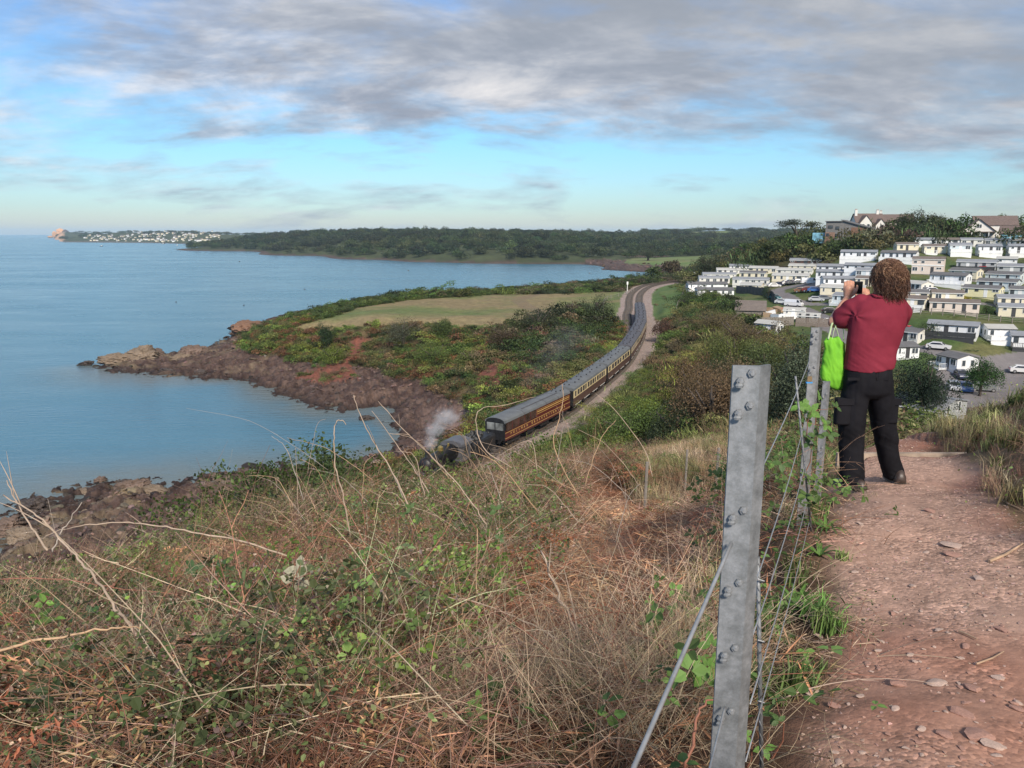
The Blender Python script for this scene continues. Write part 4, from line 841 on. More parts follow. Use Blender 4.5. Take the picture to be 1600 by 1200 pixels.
# tank engine at the head
def loco():
    sm_ = s0 - 10.2; x, y, a = trk(sm_); e = empty('steam_locomotive', (x, y, float(railz(y))), a, 'black steam locomotive at the head of the train, half hidden by dead stems', 'steam locomotive')
    # leading end towards -x
    mb = MB(); mb.tube([(-5.6, 0, 2.45), (-5.3, 0, 2.45), (-4.3, 0, 2.45), (-4.28, 0, 2.45), (.2, 0, 2.5)], [.72, .8, .8, .76, .88], 20); mb.build('boiler', blackm, e, True)
    mb = MB(); mb.tube([(-4.9, 0, 3.1), (-4.9, 0, 3.5), (-4.9, 0, 3.86), (-4.9, 0, 3.95)], [.3, .22, .25, .32], 12); mb.build('chimney', blackm, e)
    mb = MB(); mb.tube([(-2.2, 0, 3.2), (-2.2, 0, 3.6), (-2.2, 0, 3.75)], [.34, .3, .12], 12); mb.build('dome', mat('brass', (.45, .33, .12), .3, .8), e)
    mb = MB(); mb.tube([(-.5, 0, 3.3), (-.5, 0, 3.6)], [.14, .12], 8); mb.build('safety_valve', MATS['brass'], e)
    mb = MB(); mb.box(-6.2, 2.2, -1.2, 1.2, 1.25, 1.42); mb.box(-6.3, -6.1, -1.25, 1.25, .8, 1.4); mb.box(-6, 2, -.6, .6, .6, 1.25); mb.build('frame', blackm, e)
    sl = mat('grey_black_plate', (.10, .10, .11), .4, .2, var=.3, scale=1.5)
    mb = MB(); mb.prism([(-1.28, 1.42), (1.28, 1.42), (1.28, 2.9), (.95, 3.35), (.45, 3.58), (-.45, 3.58), (-.95, 3.35), (-1.28, 2.9)], .3, 2.3); mb.build('cab', sl, e)
    mb = MB(); mb.prism([(q * 1.05, w) for q, w in arch(2.7, 3.1, .62)], .1, 2.7); mb.build('cab_roof', sl, e)
    for sd in (-1, 1):
        mb = MB(); mb.box(.75, 1.6, sd * 1.29 - .01, sd * 1.29 + .01, 2.2, 2.85); mb.build('cab_opening', winm, e)
        mb = MB(); mb.tube([(-5.2, sd * 1.05, 1.0), (-4.1, sd * 1.05, 1.0)], .3, 12); mb.build('cylinder', blackm, e)
        mb = MB(); mb.box(-4.1, .6, sd * 1.02 - .03, sd * 1.02 + .03, .72, .86); mb.build('coupling_rod', rail_m, e)
        for q in (-3.0, -1.1, .8):
            o = obj('driving_wheel', WHEEL, e, (q, sd * .78, .75)); o.scale = (1.6, 1, 1.6)
        o = obj('pony_wheel', WHEEL, e, (-5.2, sd * .78, .46))
    for sd in (-.85, .85):
        mb = MB(); mb.tube([(-6.3, sd, 1.05), (-6.75, sd, 1.05), (-6.8, sd, 1.05)], [.1, .1, .24], 10); mb.build('buffer', blackm, e)
    mb = MB(); mb.box(-6.32, -6.3, -1.2, 1.2, .85, 1.35); mb.build('buffer_beam', mat('red_beam', (.35, .03, .02), .5), e)
    mb = MB(); mb.box(2.7, 8.6, -1.3, 1.3, 1.1, 1.4); mb.prism([(-1.3, 1.4), (1.3, 1.4), (1.3, 2.5), (1.15, 2.75), (-1.15, 2.75), (-1.3, 2.5)], 2.9, 8.5); t = mb.build('tender', blackm, e)
    tp = MB(); b2 = np.random.default_rng(4)
    for _ in range(60): tp.ball((b2.uniform(3.3, 7.6), b2.uniform(-1, 1), 2.75 + b2.uniform(0, .3)), b2.uniform(.12, .28), 6, 4)
    tag(tp.build('coal', mat('coal', (.02, .02, .02), .6, var=.5, scale=5), t), kind='stuff')
    for q in (3.8, 5.6, 7.4):
        for sd in (-1, 1): o = obj('tender_wheel', WHEEL, e, (q, sd * .78, .55)); o.scale = (1.2, 1, 1.2)
    return e, x, y, a
le, lx, ly, la = loco()
def vapour(name, pts, dens, col, label, absb=0.):
    """a puff: overlapping soft lobes with a noisy volume"""
    mb = MB()
    m = bpy.data.materials.new(name); m.use_nodes = True; t = m.node_tree; t.nodes.remove(t.nodes['Principled BSDF'])
    pv = t.nodes.new('ShaderNodeVolumePrincipled'); t.links.new(pv.outputs[0], t.nodes['Material Output'].inputs['Volume']); pv.inputs['Color'].default_value = (*col, 1); pv.inputs['Anisotropy'].default_value = .2
    tc = t.nodes.new('ShaderNodeTexCoord'); ln = t.nodes.new('ShaderNodeVectorMath'); ln.operation = 'LENGTH'; t.links.new(tc.outputs['Object'], ln.inputs[0])
    no = t.nodes.new('ShaderNodeTexNoise'); no.inputs['Scale'].default_value = 2.2; no.inputs['Detail'].default_value = 5; t.links.new(tc.outputs['Object'], no.inputs['Vector'])
    ad = t.nodes.new('ShaderNodeMath'); ad.operation = 'MULTIPLY_ADD'; ad.inputs[1].default_value = -1.1; t.links.new(ln.outputs['Value'], ad.inputs[0])
    m2 = t.nodes.new('ShaderNodeMath'); m2.operation = 'MULTIPLY_ADD'; m2.inputs[1].default_value = 2.0; m2.inputs[2].default_value = -.15; t.links.new(no.outputs[0], m2.inputs[0]); t.links.new(m2.outputs[0], ad.inputs[2])
    mu = t.nodes.new('ShaderNodeMath'); mu.operation = 'MULTIPLY'; mu.use_clamp = False; mu.inputs[1].default_value = dens
    cl = t.nodes.new('ShaderNodeClamp'); t.links.new(ad.outputs[0], cl.inputs[0]); t.links.new(cl.outputs[0], mu.inputs[0]); t.links.new(mu.outputs[0], pv.inputs['Density'])
    bm = bmesh.new(); bmesh.ops.create_icosphere(bm, subdivisions=2, radius=1); me = bpy.data.meshes.new(name); bm.to_mesh(me); bm.free(); me.materials.append(m)
    e = empty(name, pts[0][:3], label=label, cat=name.split('_')[0]); e['kind'] = 'stuff'
    for x, y, z, sx, sy, sz in pts: o = obj('puff', me, e, (x - pts[0][0], y - pts[0][1], z - pts[0][2]), None, (sx, sy, sz)); o['kind'] = 'stuff'
c, s_ = math.cos(la), math.sin(la)
ch = (lx - 4.9 * c, ly - 4.9 * s_, float(railz(ly)) + 4)
vapour('steam', [(ch[0] + .3, ch[1] + .4, ch[2] + .6, 1.1, 1.5, 1.1), (ch[0] + .5, ch[1] + 2.5, ch[2] + 1.5, 1.5, 2.2, 1.3), (ch[0] + 1.5, ch[1] + 5, ch[2] + 2.2, 2.0, 2.4, 1.5)], 0.75, (.98, .98, 1), 'white steam blowing back over the locomotive')
sp_ = []
for q, hgt, sz in ((40, 1.5, 4), (55, 2.5, 5), (72, 3, 6)):
    x, y, _ = trk(s0 + q, -9 - q * .06); sp_.append((float(x), float(y), float(railz(y)) + hgt, sz * 1.2, sz * 1.8, sz * .8))
vapour('smoke', sp_, .016, (.72, .76, .82), 'thin blue grey smoke drifting left of the coaches')
# lineside signal / white post, fence posts
def post_white(px, py, Y, h, label):
    p = PY(px, py, Y); g = float(Z(p[0], p[1])); e = empty('lineside_post', (p[0], p[1], g), label=label, cat='post'); mb = MB(); mb.tube([(0, 0, -.3), (0, 0, h)], .14, 8); mb.build('pole', whitem, e); mb = MB(); mb.box(-.3, .3, -.08, .08, h - .2, h + .9); mb.build('board', whitem, e)
post_white(980, 458, 298, 3.6, 'white lineside post with board at the left edge of the track bed'); post_white(1085, 431, 345, 2.6, 'white lineside post by the far dark trees')
def wood_fence(name, pix, dmin, sp, h, label, m, rails_=2, pale=False, dmax=500):
    W_ = np.array([hit(px, py, dmin)[:2] for px, py in pix]); L_ = catmull(W_, 12); S_ = np.r_[0, np.cumsum(np.linalg.norm(np.diff(L_, axis=0), axis=1))]
    n = int(S_[-1] / sp); ss = np.linspace(0, S_[-1], n + 1); x = np.interp(ss, S_, L_[:, 0]); y = np.interp(ss, S_, L_[:, 1]); z = Z(x, y)
    e = empty(name, (x[0], y[0], z[0]), label=label, cat='fence'); o = np.array([x[0], y[0], z[0]]); P = np.c_[x, y, z] - o
    pm = MB(); pm.box(-.08, .08, -.08, .08, -.3, h + .1); pme = pm.mesh('post', m)
    for p in P: obj('post', pme, e, p)
    for k in range(rails_):
        hh = h * (.35 + .55 * k / max(1, rails_ - 1))
        for i in range(n): mb = MB(); mb.tube([P[i] + [0, 0, hh], P[i + 1] + [0, 0, hh]], .045, 4); mb.build('rail', m, e)
    if pale:
        pb = MB(); pb.box(-.07, .07, -.015, .015, 0, h); pb.box(-.05, .05, -.012, .012, h, h + .06); pme2 = pb.mesh('board', m); kk = 0
        for i in range(n):
            a = P[i]; b = P[i + 1]; ang = math.atan2(b[1] - a[1], b[0] - a[0]); c_ = max(1, int(sp / .18))
            for j in range(c_):
                t = (j + .5) / c_; kk += 1
                if kk > 290: break
                obj('board', pme2, e, a * (1 - t) + b * t + [0, -.1, 0], (0, 0, ang))
    return e
greywood = mat('grey_wood', (.20, .18, .16), .85, var=.35, scale=2.5); darkfence = mat('dark_fence', (.055, .06, .065), .7, var=.2, scale=2)
wood_fence('field_fence', [(942, 500), (946, 470), (975, 462), (990, 456)], 190, 4., 1.2, 'wire and post fence at the track end of the dry field', greywood)
wood_fence('green_strip_fence', [(1055, 494), (1063, 470), (1073, 447)], 190, 4., 1.2, 'post fence between the green strip and the hedge', greywood)
# ------------------------------------------------------------------ caravan park
def paint(nm, c, r=.5): return mat(nm, c, r, var=.07, scale=.8, bump=.03)
WALL = {'white': paint('white_cladding', (0.693, 0.714, 0.734)), 'cream': paint('cream_cladding', (0.650, 0.598, 0.461)), 'pale': paint('pale_cladding', (0.630, 0.619, 0.577)), 'blue': paint('pale_blue_cladding', (0.525, 0.598, 0.630)), 'grey': paint('grey_cladding', (0.378, 0.399, 0.409)),
        'yellow': paint('yellow_cladding', (0.693, 0.650, 0.399)), 'brown': paint('brown_timber', (0.089, 0.048, 0.040)), 'pink': paint('pinkish_cladding', (0.630, 0.545, 0.483))}
ROOFM = {'grey': mat('grey_tile_sheet', (.22, .235, .26), .7, var=.15, scale=1.), 'dark': mat('dark_tile_sheet', (.12, .12, .125), .75, var=.2, scale=1.), 'brown': mat('brown_tile_sheet', (.15, .125, .11), .75, var=.2, scale=1.), 'light': mat('light_roof_sheet', (.40, .40, .38), .6, var=.1, scale=1.)}
FR = paint('window_frame', (.75, .76, .76)); DKF = mat('dark_frame', (.04, .042, .045), .5); skirtm = mat('skirting_brick', (.33, .30, .26), .85, var=.2, scale=3)
cg = glass('caravan_glass', (.045, .055, .065)); curt = mat('net_curtain', (.42, .42, .42), .8, var=.2, scale=4, bump=0)
_wc = {}
def win_mesh(w, h, fm):
    k = (w, h, fm.name)
    if k not in _wc:
        a = MB(); t = .07
        for q in ((-w / 2, w / 2, h - t, h), (-w / 2, w / 2, 0, t), (-w / 2, -w / 2 + t, t, h - t), (w / 2 - t, w / 2, t, h - t)): a.box(q[0], q[1], -.05, .02, q[2], q[3])
        if w > 1.2: a.box(-t / 2, t / 2, -.045, .02, t, h - t)
        b = MB(); b.box(-w / 2 + t, w / 2 - t, -.022, .01, t, h - t); _wc[k] = (a.mesh('window', fm), b.mesh('pane', cg))
    return _wc[k]
def window(parent, x, y, z, w, h, rz=0, fm=None, name='window'):
    fr, pn = win_mesh(round(w, 2), round(h, 2), fm or FR); o = obj(name, fr, parent, (x, y, z), (0, 0, rz)); obj('pane', pn, o); return o
def balustrade(parent, x0, y0, x1, y1, z, h, m, solid=True):
    L_ = math.hypot(x1 - x0, y1 - y0); a = math.atan2(y1 - y0, x1 - x0); mb = MB()
    n = max(1, round(L_ / 1.5))
    for i in range(n + 1): mb.box(L_ * i / n - .05, L_ * i / n + .05, -.05, .05, 0, h + .05)
    mb.box(0, L_, -.04, .04, h - .06, h); mb.box(0, L_, -.035, .035, .1, .16)
    if solid: mb.box(.05, L_ - .05, -.012, .012, .165, h - .065)
    else:
        for i in range(int(L_ / .28)): mb.box(.2 + i * .28 - .02, .2 + i * .28 + .02, -.015, .015, .16, h - .06)
    o = mb.build('balustrade', m, parent); o.location = (x0, y0, z); o.rotation_euler = (0, 0, a)
def caravan(i, pxc, py, wpx, yaw, wall, roof, deck, label, W_=4.3, gable=False, dmin=120, two=False, H_=2.15, name='static_caravan', cat='static caravan'):
    p = hit(pxc, py, dmin, 420); az = math.atan2(p[0], p[1]); rz = -az + R(yaw); Y = p[1]; rg = np.random.default_rng(i + 900)
    app = wpx * Y / F * math.cos(az) * 1.0
    L_ = max(5., (app - W_ * abs(math.sin(R(yaw)))) / max(.5, math.cos(R(yaw)))) if not gable else app
    if gable: W_ = 10.
    e = empty(name, p, rz, label, cat, 'static caravans of the holiday park')
    z0 = .25 + (.9 if deck == 'high' else .0) + (.35 if deck == 'deck' else 0); h = H_ + (1.9 if two else 0); wl = WALL[wall]; rf = ROOFM[roof]
    a, b = -L_ / 2, L_ / 2; ov = .22
    mb = MB(); mb.box(a + .1, b - .1, .12, W_ - .1, -1.8, z0); mb.build('skirt', skirtm if wall in ('cream', 'pink', 'brown') else wl, e)
    rh = .62 if not gable else 1.25
    if gable:
        pr = [(a, z0), (b, z0), (b, z0 + h), (0, z0 + h + rh), (a, z0 + h)]; mb = MB(); mb.prism(pr, 0, W_, 'y'); mb.build('wall', wl, e)
        mb = MB(); mb.prism([(a - ov, z0 + h - .08), (a - ov, z0 + h + .04), (0, z0 + h + rh + .14), (b + ov, z0 + h + .04), (b + ov, z0 + h - .08), (0, z0 + h + rh + .02)], -.35, W_ + .2, 'y'); mb.build('roof', rf, e)
        mb = MB(); mb.prism([(a - ov, z0 + h - .1), (a - ov, z0 + h + .0), (0, z0 + h + rh + .1), (b + ov, z0 + h + .0), (b + ov, z0 + h - .1), (0, z0 + h + rh - .02)], -.39, -.352, 'y'); mb.build('bargeboard', FR, e)
        for x_ in np.linspace(a + .8, b - .8, max(2, int(L_ / 1.5))): window(e, x_, -.02, z0 + .5, .9, 1.5, fm=DKF if wall == 'grey' else FR)
    else:
        prf = [(0, z0), (W_, z0), (W_, z0 + h), (W_ / 2, z0 + h + rh), (0, z0 + h)]; mb = MB(); mb.prism(prf, a, b); mb.build('wall', wl, e)
        mb = MB(); mb.prism([(-ov, z0 + h - .08), (-ov, z0 + h + .03), (W_ / 2, z0 + h + rh + .13), (W_ + ov, z0 + h + .03), (W_ + ov, z0 + h - .08), (W_ / 2, z0 + h + rh + .01)], a - .18, b + .18); mb.build('roof', rf, e)
        gm = FR if wall != 'white' else DKF
        mb = MB(); mb.box(a - .18, b + .18, -ov - .05, -ov - .003, z0 + h - .1, z0 + h + .02); mb.build('gutter', gm, e)
        nw = max(3, int(L_ / 1.9)); dr = rg.integers(1, nw - 1) if nw > 3 else 1
        for q in range(nw):
            x_ = a + (q + .5) * L_ / nw + rg.uniform(-.25, .25)
            if q == dr: mb = MB(); mb.box(x_ - .4, x_ + .4, -.03, .03, z0 + .05, z0 + 2.0); mb.build('door', mat('dark_door', (.05, .05, .055), .5) if rg.random() < .6 else FR, e); continue
            ww = float(rg.choice([.5, .8, 1.3])); hh = float(rg.choice([.6, 1.1, 1.1])); window(e, x_, -.02, z0 + 1.95 - hh, ww, hh, fm=DKF if rg.random() < .3 or wall in ('grey',) else FR)
            if two: window(e, x_, -.02, z0 + h - .2 - .9, .9, .7)
        if two: mb = MB(); mb.box(a - .05, b + .05, -.12, -.01, z0 + 2.3, z0 + 2.55); mb.build('band', FR, e)
        sd = a if yaw > 0 else b; s_ = -1 if yaw > 0 else 1
        if abs(yaw) > 6:
            for yy in (W_ * .3, W_ * .7): window(e, sd + s_ * .02, yy, z0 + .75, .8, 1.15, R(90) * s_)
    if deck:
        dm = DKF if deck == 'dark' else FR; dl = L_ * .55 if deck in ('side', 'short') else L_ * .97; da = a if i % 2 or deck != 'short' else b - dl; D_ = 1.7; zf = z0 + .02
        mb = MB(); mb.box(da, da + dl, -D_, -.06, zf - .15, zf); mb.box(da + .05, da + dl - .05, -D_ + .05, -D_ + .1, -1.4, zf - .15); mb.build('deck', dm, e)
        sol = i % 3 != 0; balustrade(e, da, -D_, da + dl, -D_, zf, .95, dm, sol); balustrade(e, da + dl, -D_, da + dl, -.1, zf, .95, dm, sol); balustrade(e, da, -D_, da, -.1, zf, .95, dm, sol)
    return e
V_ = [  # centre px, base py, width px, yaw, wall, roof, deck, label, options
 (1446, 386, 38, 12, 'white', 'grey', None, 'white caravan at the left end of the topmost row, under the wood'), (1482, 386, 36, 10, 'white', 'brown', None, 'white caravan second from the left in the topmost row'),
 (1518, 386, 38, 10, 'pale', 'grey', None, 'pale caravan third in the topmost row under the wood'), (1555, 387, 36, 8, 'pale', 'grey', None, 'pale caravan fourth in the topmost row, nearer the right edge'), (1590, 388, 32, 8, 'white', 'light', None, 'rightmost caravan of the topmost row'),
 (1418, 394, 40, 16, 'cream', 'brown', None, 'cream lodge with brown roof just above the man\'s curls'), (1461, 397, 40, 14, 'cream', 'brown', 'side', 'cream lodge with brown pitched roof, right of its twin in the second row'),
 (1500, 400, 38, 10, 'blue', 'grey', 'high', 'bluish lodge with white veranda in the middle of the second row'), (1546, 402, 42, 12, 'white', 'grey', 'high', 'white lodge on a tall white deck in the second row'), (1590, 402, 28, 12, 'white', 'grey', 'high', 'white gabled lodge at the right edge of the second row'),
 (1340, 411, 58, -6, 'white', 'grey', 'high', 'long white caravan on a tall white deck at the foot of the wood'), (1402, 410, 60, -12, 'white', 'dark', 'deck', 'white caravan with glazed bay, directly above the man\'s hair'),
 (1448, 430, 52, -5, 'pink', 'brown', None, 'two-storey cream lodge with brown roof right of the man\'s hair', dict(two=True)), (1524, 423, 64, -5, 'grey', 'grey', 'dark', 'long grey caravan with black deck on the green bank'), (1572, 418, 18, 0, 'white', 'light', None, 'small white box-shaped chalet by the brown bank'),
 (1580, 430, 50, -6, 'grey', 'grey', None, 'grey caravan beyond the red car near the right edge'), (1503, 437, 54, -22, 'cream', 'dark', None, 'cream caravan with dark roof and gable turned to the right'), (1565, 443, 64, -18, 'blue', 'dark', None, 'pale blue-white caravan with dark roof, upper of two near the right edge'),
 (1479, 447, 66, -20, 'white', 'dark', 'deck', 'white caravan behind a long white balustrade, right of the man\'s hair'), (1555, 455, 70, -15, 'blue', 'dark', None, 'long pale blue caravan above the yellow one'), (1531, 466, 66, -14, 'yellow', 'dark', None, 'pale yellow caravan with dark roof'),
 (1594, 468, 28, -8, 'blue', 'dark', None, 'pale blue caravan cut by the right edge, beside the yellow one'), (1432, 473, 40, 8, 'cream', 'dark', None, 'cream caravan just right of the man\'s shoulder, upper of two'), (1480, 474, 54, 7, 'cream', 'brown', 'side', 'cream caravan with bay windows, behind the one on the fence line'),
 (1580, 482, 52, 12, 'cream', 'grey', 'side', 'cream caravan with raised porch near the right edge'), (1425, 486, 34, -12, 'cream', 'brown', 'deck', 'cream caravan with white deck at the man\'s shoulder blade'), (1490, 490, 80, 3, 'pink', 'brown', None, 'long cream caravan with brown roof right above the fence'),
 (1584, 497, 56, 8, 'cream', 'grey', None, 'cream caravan low at the right edge, just above the fence'), (1486, 527, 84, -6, 'white', 'grey', 'dark', 'long white caravan with black deck alone on the grass bank'), (1564, 536, 54, 22, 'white', 'light', 'deck', 'white caravan with veranda right of the bushy tree top'),
 (1603, 545, 30, 10, 'white', 'grey', 'dark', 'dark-decked caravan cut by the right edge by the parking area'), (1413, 537, 44, -28, 'pale', 'dark', None, 'pale caravan left of the bushes, right beside the man\'s waist'), (1416, 562, 34, 35, 'white', 'dark', None, 'white caravan end peeping behind the round dark bush'),
 (1478, 578, 40, -50, 'white', 'dark', 'short', 'white caravan beside two parked cars, gable to the viewer'),
 (1118, 465, 62, 14, 'white', 'dark', None, 'white caravan with dark roof nearest the railway, lowest of its block'), (1106, 455, 66, 14, 'white', 'dark', 'side', 'white caravan with dark roof and veranda second from the railway strip'), (1172, 457, 38, -12, 'cream', 'light', None, 'cream caravan beside the dark fence'),
 (1116, 445, 50, 8, 'pale', 'grey', None, 'grey-roofed caravan third up from the green strip'), (1124, 438, 54, 8, 'pale', 'grey', None, 'grey-roofed caravan fourth up from the green strip'), (1142, 431, 46, 6, 'pale', 'light', None, 'pale-roofed caravan near the far end of the left block'),
 (1157, 425, 36, 4, 'white', 'grey', None, 'white caravan at the far end of the left block'), (1172, 448, 60, -10, 'pale', 'grey', None, 'long grey-roofed caravan in the middle of the left block'), (1175, 437, 44, -10, 'cream', 'dark', None, 'cream caravan with dark roof above the middle of the left block'),
 (1191, 429, 48, -12, 'cream', 'light', None, 'cream caravan with gable to the right below the brown lodge fence'), (1234, 442, 60, -8, 'cream', 'light', None, 'long cream caravan facing the row of parked cars'), (1240, 433, 58, -8, 'pale', 'light', None, 'pale-roofed caravan behind the one facing the parked cars'),
 (1252, 426, 44, -8, 'cream', 'light', None, 'cream caravan directly below the brown lodge'), (1303, 429, 58, -5, 'white', 'grey', None, 'white caravan with small dormer right of the brown lodge'), (1302, 438, 58, -5, 'white', 'grey', None, 'white caravan roof between two others left of the hands'),
 (1317, 449, 68, 14, 'white', 'grey', 'side', 'white caravan with pointed gable just left of the raised hands'), (1315, 463, 72, -6, 'cream', 'light', None, 'cream flat-roofed caravan at the man\'s wrist'), (1314, 476, 34, -25, 'blue', 'grey', 'short', 'small pale blue chalet with white deck left of the forearm'),
 (1342, 428, 52, -10, 'white', 'grey', None, 'white caravan above the phone'), (1354, 436, 40, -10, 'blue', 'grey', None, 'pale blue caravan behind the phone'), (1352, 449, 36, -8, 'cream', 'brown', None, 'cream caravan directly behind the phone'),
 (1425, 458, 30, -40, 'pale', 'light', None, 'pale-green roofed caravan between the curls and the white balustrade')]
for i, r_ in enumerate(V_): caravan(i, *r_[:8], **(r_[8] if len(r_) > 8 else {}))
lodge = caravan(99, 1258, 417, 50, -3, 'brown', 'grey', None, 'long dark brown timber lodge with grey roof at the foot of the wood', name='timber_lodge', cat='lodge')
caravan(98, 1195, 524, 22, -30, 'white', 'light', None, 'small white shed behind the big grey-green bush', W_=3, name='white_shed', cat='shed')
caravan(97, 1240, 497, 34, -6, 'pale', 'light', None, 'flat white-roofed hut in the cluttered yard', W_=3, H_=1.6, name='yard_hut', cat='hut'); caravan(96, 1262, 505, 36, -6, 'pale', 'light', None, 'second flat-roofed hut right behind the grey panel fence', W_=3, H_=1.4, name='yard_hut', cat='hut')
caravan(95, 1424, 664, 34, -20, 'grey', 'grey', None, 'grey-roofed building below the path, between the man\'s legs and the bank', W_=8, H_=1.6, dmin=60, name='low_building', cat='building')
# barn roof, yard clutter
def shed(px, py, wpx, D_, h, wall, roof, label, dmin=120):
    p = hit(px, py, dmin, 420); az = math.atan2(p[0], p[1]); L_ = wpx * p[1] / F; e = empty('yard_barn', p, -az, label, 'barn'); mb = MB(); mb.box(-L_ / 2, L_ / 2, 0, D_, -1, h); mb.build('wall', wall, e)
    mb = MB(); mb.prism([(-.4, h - .1), (-.4, h + .05), (D_ / 2, h + 2.2), (D_ + .4, h + .05), (D_ + .4, h - .1), (D_ / 2, h + 2.05)], -L_ / 2 - .3, L_ / 2 + .3); mb.build('roof', roof, e)
shed(1172, 495, 44, 9, 1.6, greywood, ROOFM['brown'], 'low barn with weathered grey-brown roof beside the cluttered yard')
def heap(px, py, label, cols, n, seed, cat='junk pile'):
    p = hit(px, py, 120, 400); rg = np.random.default_rng(seed); e = empty('junk_pile', p, label=label, cat=cat)
    for k in range(n):
        mb = MB(); s = rg.uniform(.5, 1.6, 3) * [1.2, .8, .6]; mb.box(-s[0], s[0], -s[1], s[1], -.3, s[2]); o = mb.build('crate' if k % 2 else 'tarpaulin', cols[k % len(cols)], e); o.location = (rg.uniform(-4, 4), rg.uniform(-2, 2), rg.uniform(0, .5)); o.rotation_euler = (rg.normal() * .15, rg.normal() * .15, rg.uniform(0, 3))
gtarp = mat('green_tarp', (.03, .14, .09), .6); redp = mat('red_plastic', (.45, .02, .02), .5); tanw = mat('raw_timber', (.28, .20, .13), .8)
heap(1202, 492, 'heap of green and white tarpaulins in the yard', [gtarp, FR, gtarp, FR], 5, 1); heap(1222, 488, 'heap of brown boards and a red bin in the yard', [tanw, tanw, redp, DKF], 6, 2); heap(1215, 497, 'white sacks and pallets behind the panel fence', [FR, tanw, FR], 6, 3)
# fences
def panel_fence(name, pix, h, m, label, dmin=120, step=1.9, boards=9):
    W_ = np.array([hit(px, py, dmin, 420)[:2] for px, py in pix]); S_ = np.r_[0, np.cumsum(np.linalg.norm(np.diff(W_, axis=0), axis=1))]; n = max(1, int(S_[-1] / step)); ss = np.linspace(0, S_[-1], n + 1)
    x = np.interp(ss, S_, W_[:, 0]); y = np.interp(ss, S_, W_[:, 1]); z = Z(x, y); o = np.array([x[0], y[0], z[0]]); P = np.c_[x, y, z] - o; e = empty(name, o, label=label, cat='fence')
    for i in range(n):
        a, b = P[i], P[i + 1]; l = math.hypot(b[0] - a[0], b[1] - a[1]); ang = math.atan2(b[1] - a[1], b[0] - a[0]); mb = MB()
        for j in range(boards): mb.box(l * j / boards + .01, l * (j + 1) / boards - .01, -.02 - .008 * (j % 2), .02, -.3, h + .03 * (j % 3))
        f = mb.build('fence_panel', m, e); f.location = a; f.rotation_euler = (0, 0, ang); tag(f, kind='stuff')
        mb = MB(); mb.box(-.06, .06, -.06, .06, -.3, h + .1); q = mb.build('post', m, e); q.location = a
panel_fence('panel_fence', [(1175, 510), (1240, 508)], 2.0, greywood, 'weathered grey board fence left of the yard, upright panels')
panel_fence('panel_fence', [(1243, 510), (1296, 511)], 2.0, mat('browngrey_board', (.17, .14, .12), .85, var=.3), 'browner board fence carrying on to the right of the yard')
panel_fence('dark_fence', [(1150, 458), (1196, 462), (1210, 474)], 2.4, darkfence, 'dark grey fence below the cream caravan')
panel_fence('brown_fence', [(1188, 421), (1228, 421)], 1.3, WALL['brown'], 'reddish brown fence left of the brown lodge')
wood_fence('rail_fence', [(1408, 486), (1440, 491), (1500, 495), (1600, 506)], 120, 2.2, 1.3, 'brown post and rail fence below the caravans, running to the right edge', greywood, 3, dmax=400)
